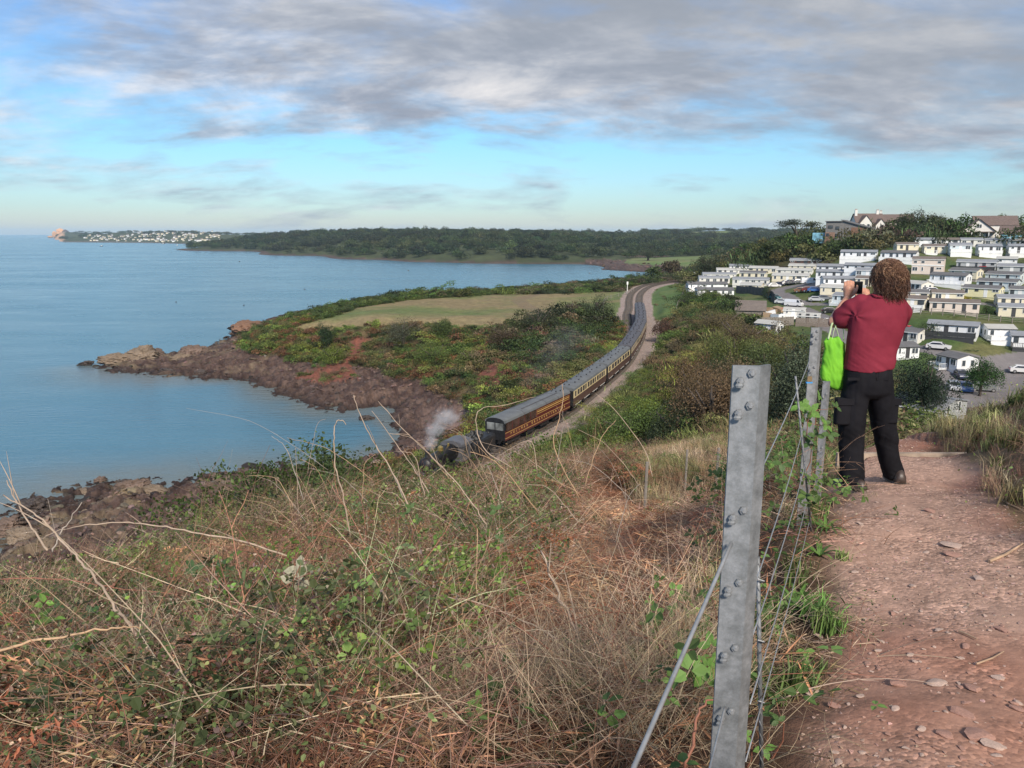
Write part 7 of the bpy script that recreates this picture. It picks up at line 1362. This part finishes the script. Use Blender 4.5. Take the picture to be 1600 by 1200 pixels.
for k, a in enumerate([(390, 527, 84, 34, 2, 'big rounded brown stack at the tip of the headland'), (222, 566, 62, 32, 3, 'craggy tan outcrop at the seaward end of the reef, tallest part'), (188, 568, 56, 20, 3, 'sloping left half of the seaward outcrop'), (246, 560, 34, 22, 0, 'right shoulder of the seaward outcrop'), (133, 570, 28, 8, 1, 'small dark rock alone in the sea left of the reef'), (195, 580, 18, 8, 1, 'small rock in the water in front of the reef'), (184, 575, 12, 5, 1, 'tiny rock beside the small one before the reef'),
      (302, 560, 48, 26, 0, 'tan outcrop in the middle of the reef'), (285, 566, 34, 18, 3, 'lower tan outcrop beside the middle one'), (342, 545, 22, 12, 1, 'dark rock between reef and big stack'), (350, 572, 26, 12, 0, 'pale rounded rock on the shore below the slope'), (310, 585, 26, 12, 1, 'dark slab on the inner side of the reef'), (265, 582, 30, 10, 1, 'wet slab at the reef edge'),
      (571, 655, 30, 10, 1, 'flat wet rock at the edge of the beach'), (157, 752, 22, 12, 0, 'round brown rock alone off the near reef'), (136, 770, 26, 11, 3, 'low tan rocks awash off the near reef'), (205, 768, 52, 26, 0, 'broad brown outcrop of the near reef'), (246, 772, 44, 22, 3, 'tan right-hand part of the broad outcrop'), (198, 756, 22, 14, 1, 'black pointed rock behind the broad outcrop'), (340, 750, 24, 18, 0, 'rounded grey-brown boulder near the green bank'), (318, 758, 30, 8, 1, 'low rocks left of the rounded boulder'),
      (296, 772, 46, 18, 1, 'dark rocks between outcrop and green bank'), (52, 800, 56, 26, 1, 'dark rock at the left end of the near reef, upper'), (15, 832, 50, 30, 0, 'big tan-brown rock at the left edge, outermost'), (35, 850, 50, 34, 3, 'big tan rock below the outermost one'), (48, 868, 44, 30, 0, 'brown rock above the corner water'), (110, 792, 20, 8, 1, 'small dark rock awash left of the broad outcrop'), (13, 866, 24, 8, 1, 'small dark rock alone at the left edge of the water'), (145, 800, 40, 14, 3, 'tan slab in the near reef')]): rock(*a[:6], k)
# sea buoys, boats, far town
bu = MB(); bu.ball((0, 0, 0), .45, 6, 4); BU = bu.mesh('buoy', DKF)
for i in range(90): p = PZ(RNG.uniform(262, 400), RNG.uniform(389, 397), .1); tag(obj('mussel_buoy', BU, None, p, None, p[1] / 1100), 'small dark buoy in the rows of floats off the wooded shore', 'buoy', 'rows of dark buoys off the wooded shore')
for px, py, lb in ((275, 472, 'dark float in the open water left of centre'), (381, 477, 'dark float in the open water, left centre'), (476, 452, 'small float in the middle of the bay'), (638, 423, 'small float near the far shore'), (921, 427, 'small float near the far rocky point'), (374, 409, 'small float below the buoy rows')): p = PZ(px, py, .1); tag(obj('buoy', BU, None, p, None, p[1] / 420), lb, 'buoy')
def boat(px, py, L_, label):
    p = PZ(px, py, 0); e = empty('boat', p, RNG.uniform(0, 3), label, 'boat'); mb = MB(); mb.rings([[(x * L_ / 2 * .98 ** k, y * w, z) for x, y in ((-1, -.8), (.4, -1), (1, 0), (.4, 1), (-1, .8))] for k, (z, w) in enumerate(((-.4, L_ * .12), (L_ * .12, L_ * .17)))]); mb.build('hull', DKF, e); mb = MB(); mb.box(-L_ * .2, L_ * .15, -L_ * .1, L_ * .1, L_ * .121, L_ * .28); mb.build('cabin', FR, e)
boat(159, 385, 11, 'dark boat alone in front of the harbour town'); boat(255, 381, 12, 'dark boat off the breakwater'); boat(277, 384, 11, 'dark boat between the breakwater and the buoys'); boat(50, 373, 10, 'pale boat near the foot of the orange cliff')
mb = MB(); a = PZ(100, 378.5, 0); b = PZ(300, 380, 0); mb.box(0, np.linalg.norm(b - a), -6, 6, -1, 4); o = mb.build('breakwater', mat('breakwater_stone', (.12, .11, .10), .9)); o.location = a; o.rotation_euler = (0, 0, math.atan2(b[1] - a[1], b[0] - a[0])); tag(o, 'long low dark breakwater in front of the harbour town', 'breakwater')
hm = MB(); hm.box(-5, 5, -4, 4, -3, 5); HB = hm.mesh('wall', WALL['white']); HB2 = hm.mesh('wall', WALL['cream']); hr = MB(); hr.prism([(-4.5, 5), (4.5, 5), (0, 8.2)], -5.3, 5.3); HR = hr.mesh('roof', ROOFM['brown']); HR2 = hr.mesh('roof', ROOFM['dark']); hp = MB()
for x in (-3, 0, 3): hp.box(x - .7, x + .7, -4.06, -4.01, 1.2, 3.2)
HW = hp.mesh('windows', cg)
for i in range(230):
    px = 130 + 215 * RNG.random() ** .8; py = RNG.uniform(361.5 if px > 200 else 367, 378); p = hit(px, py, 2600)
    if p[2] < 1: continue
    e = empty('town_house', p, RNG.uniform(-.6, .6), 'small %s house with %s roof in the distant harbour town' % (('white', 'cream')[i % 2], ('dark' if i % 3 == 0 else 'brown')), 'house', 'pale houses of the distant harbour town', scale=float(RNG.uniform(.55, 1.1))); obj('wall', (HB, HB2)[i % 2], e); obj('roof', (HR, HR2)[i % 3 == 0], e)
# berry cliff: orange sunlight and a grey shaded side put into the stone colours
ck = mat('orange_limestone', (.62, .36, .20), .9, var=.4, scale=.03, bump=.5, bdist=3)
for k, (px, w, h) in enumerate(((88, 13, 17), (80, 8, 12), (98, 12, 15), (72, 9, 4))):
    p = PZ(px, 372, 0); s = p[1] / F; o = obj('headland_cliff', RK[3], None, (p[0], p[1] + 60, h * s * .42), (0, 0, k * 1.1), (w * s, w * s, h * s * 1.7)); o.data = RK[3].copy(); o.data.materials[0] = ck if k != 2 else seat; tag(o, ['sunlit orange limestone cliff at the end of the far headland', 'left edge of the orange cliff', 'grey shaded cliff right of the orange one', 'low rocky ledge running into the sea from the far cliff'][k], 'cliff')
# low-tide stone wall by the line
for i in range(26):
    px = 768 + i * 1.2; x, y, a = trk(s0 - 3 + i * 1.1, -3.9); o = obj('kerb_boulder', RK[(i * 5) % 12], None, (float(x), float(y), float(railz(y)) - .25), (0, 0, i), (.9, .8, .9)); tag(o, 'pale boulder edging the seaward side of the trackbed behind the coach', 'boulder', 'boulders edging the trackbed')
# ------------------------------------------------------------------ haze
hz = bpy.data.materials.new('haze'); hz.use_nodes = True; _t = hz.node_tree; _t.nodes.remove(_t.nodes['Principled BSDF']); pv = _t.nodes.new('ShaderNodeVolumePrincipled'); pv.inputs['Color'].default_value = (.62, .82, 1.0, 1); pv.inputs['Density'].default_value = .00005; pv.inputs['Anisotropy'].default_value = .0
_t.links.new(pv.outputs[0], _t.nodes['Material Output'].inputs['Volume'])
mb = MB(); mb.box(-24000, 24000, -60, 24000, -8, 150); o = mb.build('haze', hz); tag(o, 'thin blue sea haze over the bay', kind='stuff'); hz.cycles.homogeneous_volume = True
# ------------------------------------------------------------------ the photographer
YM = 5.6
def B(px, py, dy=0.): return PY(px, py, YM + dy)
MP = float(B(1001, 600)[0] - B(1000, 600)[0])
def solid(parts, voxel, smooth_it=6, name='solid'):
    """several overlapping closed shapes fused into one continuous skin"""
    mb = MB()
    for p in parts:
        if p[0] == 'cap':                                        # chain of points with radii, optionally flattened
            P = np.array(p[1], float); r = p[2]; mb.tube(P, r, 14)
            for q, rr in ((P[0], r[0]), (P[-1], r[-1])): mb.ball(q, rr * .995, 14, 10)
            for q, rr in zip(P[1:-1], r[1:-1]): mb.ball(q, rr * 1.0, 12, 8)
        elif p[0] == 'ball': mb.ball(p[1], p[2], 18, 12)
        elif p[0] == 'rings': mb.rings(p[1])
    me = mb.mesh('tmp'); o = link(bpy.data.objects.new('tmp', me)); bm = bmesh.new(); bm.from_mesh(me); bmesh.ops.recalc_face_normals(bm, faces=bm.faces); bm.to_mesh(me); bm.free()
    m = o.modifiers.new('r', 'REMESH'); m.mode = 'VOXEL'; m.voxel_size = voxel; m2 = o.modifiers.new('s', 'SMOOTH'); m2.factor = .6; m2.iterations = smooth_it
    dg = bpy.context.evaluated_depsgraph_get(); r = bpy.data.meshes.new_from_object(o.evaluated_get(dg)); bpy.data.objects.remove(o); r.name = name; return r
def finish(me, m, fn=None):
    n = len(me.vertices); co = np.empty(n * 3, np.float32); me.vertices.foreach_get('co', co); co = co.reshape(-1, 3).astype(float)
    if fn is not None:
        no = np.empty(n * 3, np.float32); me.vertices.foreach_get('normal', no); co = co + no.reshape(-1, 3) * fn(co)[:, None]; me.vertices.foreach_set('co', co.astype(np.float32).ravel())
    me.materials.clear(); me.materials.append(m); me.polygons.foreach_set('use_smooth', [True] * len(me.polygons)); me.polygons.foreach_set('material_index', [0] * len(me.polygons)); me.update(); return me
def oval(px0, px1, py, d0, d1, dy=0., n=28, pw=2.3):
    """horizontal ring between two pixel columns at a pixel row; d0 towards the viewer, d1 away"""
    a = B(px0, py, dy); b = B(px1, py, dy); cx = (a[0] + b[0]) / 2; w = (b[0] - a[0]) / 2; out = []
    for k in range(n):
        t = 2 * math.pi * k / n; c, s = math.cos(t), math.sin(t); c = math.copysign(abs(c) ** (2 / pw), c); s = math.copysign(abs(s) ** (2 / pw), s)
        out.append((cx + w * c, a[1] + (d1 if s > 0 else d0) * s, a[2]))
    return out
man = empty('person', (float(B(1362, 768)[0]), YM, float(Z(B(1362, 768)[0], YM))), label='person in dark red T-shirt and black cargo trousers, seen from behind, holding up a phone', cat='person')
org = np.array(man.location)
def part(name, me, parent=man):
    o = link(bpy.data.objects.new(name, me), parent); me.transform(Matrix.Translation(-Vector(org))) if parent is man or True else None; return o
def skin_mat():
    n = NT('skin'); v = n.vec(); n.set(n.b.inputs['Base Color'], n.ramp(n.noise(14, 5, .6, v), [(.3, (.42, .20, .13)), (.7, (.58, .31, .21))])); n.b.inputs['Roughness'].default_value = .5; n.b.inputs['Subsurface Weight'].default_value = .12; n.b.inputs['Subsurface Radius'].default_value = (.01, .004, .002)
    n.bump(n.noise(160, 3, .6, v), .2, .001); return n.m
skin = skin_mat()
def cloth(name, lo, hi, rough=.85, sc=260, amp=.35):
    n = NT(name); v = n.vec(); n.set(n.b.inputs['Base Color'], n.ramp(n.noise(5, 5, .6, v), [(.3, lo), (.7, hi)])); n.b.inputs['Roughness'].default_value = rough; n.b.inputs['Specular IOR Level'].default_value = .15
    h = n.math('ADD', n.math('MULTIPLY', n.noise(9, 4, .6, v), .8), n.math('MULTIPLY', n.noise(sc, 2, .5, v), .12)); n.bump(h, amp, .01); return n.m
# --- body: legs, trunk, neck, head, arms, hands in one skin
sh_l, el_l, wr_l = B(1340, 476, .04), B(1303, 503, .13), B(1324, 467, .33)
sh_r, el_r, wr_r = B(1403, 480, .04), B(1390, 516, .26), B(1351, 478, .44)
def fingers(wr, up, side, fwd, s, curl, lens=(.066, .078, .082, .072)):
    out = []; palm = wr + up * .05
    out.append(('cap', [wr, wr + up * .03, wr + up * .075], [.026, .033, .036]))
    for k, l in enumerate(lens[::-1] if s < 0 else lens):
        b = wr + up * .082 + side * (-.030 + .020 * k); m1 = b + up * l * .42 + fwd * curl * .010; m2 = m1 + up * l * .22 + fwd * (curl * .022); tip = m2 + up * l * .02 + fwd * (curl * .026)
        out.append(('cap', [b - up * .02, b, m1, m2, tip], [.0105, .0105, .0095, .0085, .0075]))
    t0 = wr + up * .03 + side * .03 * s; out.append(('cap', [t0, t0 + up * .03 + side * .022 * s, t0 + up * .055 + side * .03 * s + fwd * .02, t0 + up * .07 + side * .03 * s + fwd * .035], [.014, .0125, .011, .009])); return out
up_l = unit(np.array([.10, .12, 1.])); sd_l = unit(np.array([.93, -.32, .0])); fw_l = unit(np.array([.3, .95, 0]))
body = [('cap', [sh_l, (sh_l + el_l) / 2, el_l], [.062, .056, .045]), ('cap', [el_l, el_l * .65 + wr_l * .35, wr_l], [.045, .044, .028]), ('cap', [sh_r, el_r], [.06, .044]), ('cap', [el_r, el_r * .6 + wr_r * .4, wr_r], [.044, .042, .027])]
body += fingers(wr_l, up_l, sd_l, fw_l, 1, .9) + fingers(wr_r, unit(np.array([-.1, 0, 1.])), sd_l, fw_l, -1, .9)
hd = B(1384, 433, .03)
body += [('ball', hd, (.076, .095, .105)), ('ball', hd + [-.018, .05, -.045], (.05, .055, .055)), ('cap', [hd + [-.035, .115, -.01], hd + [-.045, .132, -.03]], [.012, .014]), ('cap', [hd + [-.03, -.0, -.05], B(1378, 462, .0), B(1374, 474, 0)], [.055, .056, .075])]
for s in (-1, 1): body += [('ball', hd + [s * .078, .012, -.01], (.012, .02, .032))]
body += [('cap', [hd + [-.04, .098, -.062], hd + [-.015, .108, -.064]], [.008, .008])] + [('ball', hd + [-.03 + s * .03, .088, .004], .013) for s in (-1, 1)]
body += [('rings', [oval(1350, 1398, 470, .06, .07), oval(1334, 1408, 482, .08, .09), oval(1331, 1404, 510, .09, .09), oval(1330, 1396, 545, .08, .08), oval(1328, 1388, 575, .09, .08), oval(1328, 1388, 600, .09, .08)])]
for a in ([B(1339, 600), B(1329, 680, .02), B(1331, 750, 0)], [B(1374, 600, .02), B(1384, 680, .06), B(1397, 742, .12)]): body += [('cap', a, [.085, .058, .042])]
body[-1:] = [body[-1]]
bmesh_ = finish(solid(body, .0055, 3, 'body'), skin); bo = part('body', bmesh_)
# --- T-shirt
rows = [(1363, 1389, 459, .055, .06), (1352, 1400, 464, .075, .075), (1340, 1410, 470, .092, .09), (1332, 1415, 479, .105, .10), (1328, 1416, 492, .118, .11), (1327, 1413, 508, .122, .11), (1325, 1408, 524, .118, .11), (1323, 1403, 540, .11, .11), (1321, 1398, 556, .115, .115), (1319, 1395, 570, .125, .12), (1320, 1393, 577, .128, .12)]
rr = [oval(*r) for r in rows]; last = [(x, y, z + .0 - .03 * (x - rr[-1][0][0]) / .3 * 0 - .012 * math.sin((x - B(1320, 577)[0]) * 14)) for x, y, z in rr[-1]]; rr[-1] = last
shirt = [('rings', rr[::-1]), ('cap', [B(1345, 474, .02), B(1333, 483, .05), B(1318, 497, .10)], [.070, .082, .084]), ('cap', [B(1402, 478, .03), B(1408, 488, .10), B(1402, 502, .18)], [.072, .078, .078])]
ar = B(1332, 492); hem = B(1357, 577)
def folds(c):
    x = c[:, 0] - ar[0]; z = c[:, 2] - ar[2]; u = c[:, 0] - hem[0]; d = np.hypot(x, z) + .02; ang = np.arctan2(z, x)
    f_ = .005 * np.sin(ang * 6 + fbm(c[:, 0] * 5, c[:, 2] * 5, 1, 2, 7) * 4) * np.exp(-d / .16)
    dg_ = (c[:, 0] * .75 + c[:, 2] * 1.0); f_ += .017 * (fbm(dg_ * 15, (c[:, 0] - c[:, 2]) * 2.6, 1, 3, 8) - .5) * smooth(ar[2] + .05, hem[2], c[:, 2])
    w = np.exp(-((c[:, 2] - hem[2] - .05) / .09) ** 2); f_ += .013 * w * (fbm(c[:, 2] * 17 + c[:, 0] * 5, c[:, 0] * 3, 1, 3, 9) - .45)
    return f_ + .004 * (fbm(c[:, 0] * 9, c[:, 2] * 6, 1, 3, 10) - .5)
redc = cloth('red_jersey', (.15, .017, .032), (.205, .026, .045)); tm_ = solid(shirt, .0065, 7, 'tshirt')
ts = part('tshirt', finish(tm_, redc, folds))
mb = MB(); q = [B(1362, 460, -.03), B(1368, 463, -.075), B(1378, 464.5, -.08), B(1388, 462, -.05), B(1391, 459, -.0)]; mb.tube(catmull([p - org for p in q], 6), .0055, 6); mb.build('collar', redc, ts, True)
# --- trousers
def leg(rowsL, dd=(.10, .10)): return [oval(a, b, y, d0 * dd[0] / .1, d0 * dd[1] / .1, dy) for a, b, y, d0, dy in rowsL][::-1]
Lg = leg([(1324, 1360, 592, .10, 0), (1317, 1356, 615, .10, 0), (1312, 1353, 640, .098, 0), (1310, 1351, 665, .09, .005), (1311, 1350, 690, .08, .01), (1312, 1349, 715, .077, .01), (1313, 1349, 738, .08, 0), (1314, 1350, 755, .085, 0)])
Rg = leg([(1356, 1391, 592, .10, .0), (1356, 1395, 615, .10, .01), (1358, 1397, 640, .097, .03), (1362, 1399, 665, .09, .05), (1367, 1401, 690, .08, .07), (1373, 1405, 713, .075, .09), (1379, 1409, 732, .076, .11), (1384, 1412, 747, .08, .12)])
Pv = [oval(1321, 1392, 569, .112, .10), oval(1320, 1393, 582, .128, .105), oval(1319, 1394, 598, .130, .10), oval(1319, 1394, 612, .118, .09), oval(1325, 1388, 620, .08, .07)][::-1]
def tfold(c):
    z = c[:, 2] - org[2]; k = np.exp(-((z - .42) / .13) ** 2) * .8 + np.exp(-((z - .08) / .07) ** 2) * 1.3 + .35
    f_ = .018 * k * (fbm(c[:, 2] * 14 + c[:, 0] * 7, c[:, 0] * 5 + c[:, 1] * 3, 1, 3, 12) - .5) + .012 * (fbm(c[:, 0] * 26, c[:, 2] * 3.5, 1, 3, 13) - .5)
    cr = np.exp(-((c[:, 0] - B(1357, 600)[0]) / .012) ** 2) * smooth(.78, .95, z) * (c[:, 1] < YM); return f_ - .014 * cr
blk = cloth('black_trousers', (.006, .006, .008), (.012, .012, .016), .8, 180, .4)
tr = part('trousers', finish(solid([('rings', Lg), ('rings', Rg), ('rings', Pv)], .007, 22, 'trousers'), blk, tfold))
for (x0, x1, y0, y1, dy) in ((1306, 1327, 622, 662, -.045), (1385, 1400, 622, 660, -.01)):
    a = B(x0, y0, dy) - org; b = B(x1, y1, dy) - org; mb = MB(); n_ = 8
    R_ = [[((a[0] + b[0]) / 2 + (b[0] - a[0]) / 2 * math.copysign(abs(math.cos(t)) ** .5, math.cos(t)), a[1] + .040 * math.copysign(abs(math.sin(t)) ** .6, math.sin(t)), z) for t in np.linspace(0, 2 * math.pi, 16, endpoint=False)] for z in (b[2], b[2] + .012, a[2] - .04, a[2])]
    mb.rings(R_); pk_ = mb.build('cargo_pocket', blk, tr, True); mb = MB(); mb.box(a[0] - .004, b[0] + .004, a[1] - .047, a[1] - .036, a[2] - .045, a[2] + .004); fl = mb.build('pocket_flap', blk, tr)
for xx in (1334, 1379): a = B(xx, 590, -.122) - org; mb = MB(); mb.box(a[0] - .045, a[0] + .045, a[1] - .006, a[1] + .004, a[2] - .02, a[2] + .0); mb.build('back_pocket', blk, tr)
# --- shoes
lea = mat('shoe_leather', (.045, .032, .027), .45, var=.35, scale=20, bump=.3, bdist=.002); sole_m = mat('shoe_sole', (.10, .085, .075), .8, var=.3, scale=20)
def shoe(px, py, dy, ang):
    p = B(px, py, dy); g = float(Z(p[0], p[1])); c, s = math.cos(ang), math.sin(ang)
    def T(x, y, z): return (p[0] + x * c - y * s - org[0], p[1] + x * s + y * c - org[1], g + z - org[2])
    secs = [(-.11, .030, .045, .09), (-.095, .040, .085, .10), (-.04, .042, .105, .11), (.02, .044, .085, .09), (.08, .050, .062, .06), (.14, .046, .048, .045), (.175, .026, .035, .03)]
    mb = MB(); mb.rings([[T(w * math.copysign(abs(math.cos(t)) ** .7, math.cos(t)), y, .022 + max(0, math.sin(t)) * h + min(0, math.sin(t)) * .006) for t in np.linspace(0, 2 * math.pi, 18, endpoint=False)] for y, w, h, _ in secs]); o = mb.build('shoe', lea, man, True)
    mb = MB(); out = [(w + .004, y) for y, w, _, _ in secs] + [(-w - .004, y) for y, w, _, _ in secs[::-1]]; mb.add([T(x, y, -.004) for x, y in out] + [T(x, y, .026) for x, y in out], [tuple(range(14))[::-1], tuple(range(14, 28))] + [(i, (i + 1) % 14, 14 + (i + 1) % 14, 14 + i) for i in range(14)]); mb.build('sole', sole_m, o)
shoe(1333, 766, -.02, R(24)); shoe(1399, 758, .10, R(-6))
# --- hair
def hair():
    rg = np.random.default_rng(5); c = hd + [.016, -.012, .012] - org; paths = []; rads = []; sh = []
    for i in range(4000):
        d = unit(rg.normal(size=3)); d[2] = d[2] if d[2] > -.75 else -d[2]
        if d[1] > .35 and d[2] < .35: continue                                      # face stays clear
        if d[0] < -.55 and d[2] < -.1 and d[1] > -.1: continue                       # neck and cheek on the left
        p = c + d * [.080, .098, .100]; tg = unit(np.cross(d, rg.normal(size=3))); b = np.cross(d, tg); L_ = rg.uniform(.05, .125); tw = rg.uniform(8, 16); am = rg.uniform(.009, .022); ph = rg.uniform(0, 6.28)
        fall = np.array([.1, -.05, -1.]) * (.55 + .4 * (d[2] < .2)); Q = []
        for t in np.linspace(0, 1, 13):
            base = p + d * L_ * .45 * math.sin(t * 1.5) + fall * L_ * t * t * .9 + (tg * .25) * L_ * t; Q.append(base + (tg * math.cos(ph + tw * t) + b * math.sin(ph + tw * t)) * am * min(1, t * 3))
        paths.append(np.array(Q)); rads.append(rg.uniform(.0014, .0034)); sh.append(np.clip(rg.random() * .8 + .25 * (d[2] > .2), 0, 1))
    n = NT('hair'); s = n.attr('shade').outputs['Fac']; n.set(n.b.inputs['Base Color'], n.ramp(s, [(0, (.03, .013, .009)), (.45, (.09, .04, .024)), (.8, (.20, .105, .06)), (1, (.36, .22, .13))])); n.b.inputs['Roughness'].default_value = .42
    o = obj('hair', stems_mesh('hair', paths, rads, n.m, sh, 4), man); bs = MB(); bs.ball(c, (.088, .104, .104), 16, 12); m2 = mat('hair_under', (.045, .02, .014), .7, var=.4, scale=30, bump=.6, bdist=.004); k = bs.build('hair_base', m2, man, True)
    V = np.array([v.co[:] for v in k.data.vertices]) - c; V[:, 1] = np.minimum(V[:, 1], .05)
    for v, q in zip(k.data.vertices, V): v.co = c + q
hair()
# --- phone and bag (held, so things of their own)
ph = B(1340, 449.5, .37); e = empty('phone', ph, R(-4), 'dark phone held up in both hands', 'phone'); mb = MB(); mb.prism([(-.036, -.045), (-.032, -.049), (.032, -.049), (.036, -.045), (.036, .045), (.032, .049), (-.032, .049), (-.036, .045)], -.0045, .0045, 'y'); mb.build('case', DKF, e)
mb = MB(); mb.box(-.033, .033, -.0052, -.0047, -.044, .044); sc_ = glass('phone_screen', (.008, .01, .011)); mb.build('screen', sc_, e)
gb = cloth('green_cotton', (.13, .38, .03), (.19, .50, .04), .7, 200, .35); gs = mat('pale_green_strap', (.42, .52, .30), .8, var=.15, scale=30)
bz = .07; bg = empty('tote_bag', B(1303, 570, bz), label='bright green fabric tote bag hanging by its handles from the man\'s bent arm', cat='bag'); bo_ = np.array(bg.location)
rws = [(1290, 1312, 527, .022), (1286, 1319, 534, .034), (1288, 1319, 545, .042), (1285, 1320, 562, .05), (1284, 1321, 578, .052), (1283, 1320, 592, .048), (1287, 1320, 600, .036), (1298, 1319, 606, .026), (1308, 1317, 610, .010)]
me = solid([('rings', [oval(a, b, y, d, d, bz, 28, 2.6) for a, b, y, d in rws][::-1])], .005, 3, 'bag')
def bfold(c): return .010 * (fbm(c[:, 0] * 26 + c[:, 2] * 9, c[:, 2] * 7 - c[:, 0] * 4, 1, 3, 15) - .5) * 2.6 + .006 * np.sin(c[:, 0] * 95 + c[:, 2] * 9 + 3 * fbm(c[:, 2] * 6, c[:, 0] * 6, 1, 2, 3)) * smooth(B(1300, 570)[2] - .08, B(1300, 530)[2], c[:, 2]) + .006 * (fbm(c[:, 0] * 15, c[:, 2] * 12, 1, 3, 16) - .5)
finish(me, gb, bfold); me.transform(Matrix.Translation(-Vector(bo_))); link(bpy.data.objects.new('bag_body', me), bg)
for pts in ([(1294, 530), (1297, 518), (1300, 506), (1306, 500)], [(1312, 532), (1308, 518), (1304, 506), (1303, 500)], [(1300, 531), (1303, 516), (1309, 504), (1314, 499)], [(1318, 532), (1318, 518), (1316, 506), (1313, 499)]):
    mb = MB(); Q = catmull([B(*q, bz + .02 * (i - 1)) - bo_ for i, q in enumerate(pts)], 5); mb.tube(Q, .0075, 6, flat=.35); mb.build('handle', gs, bg, True)
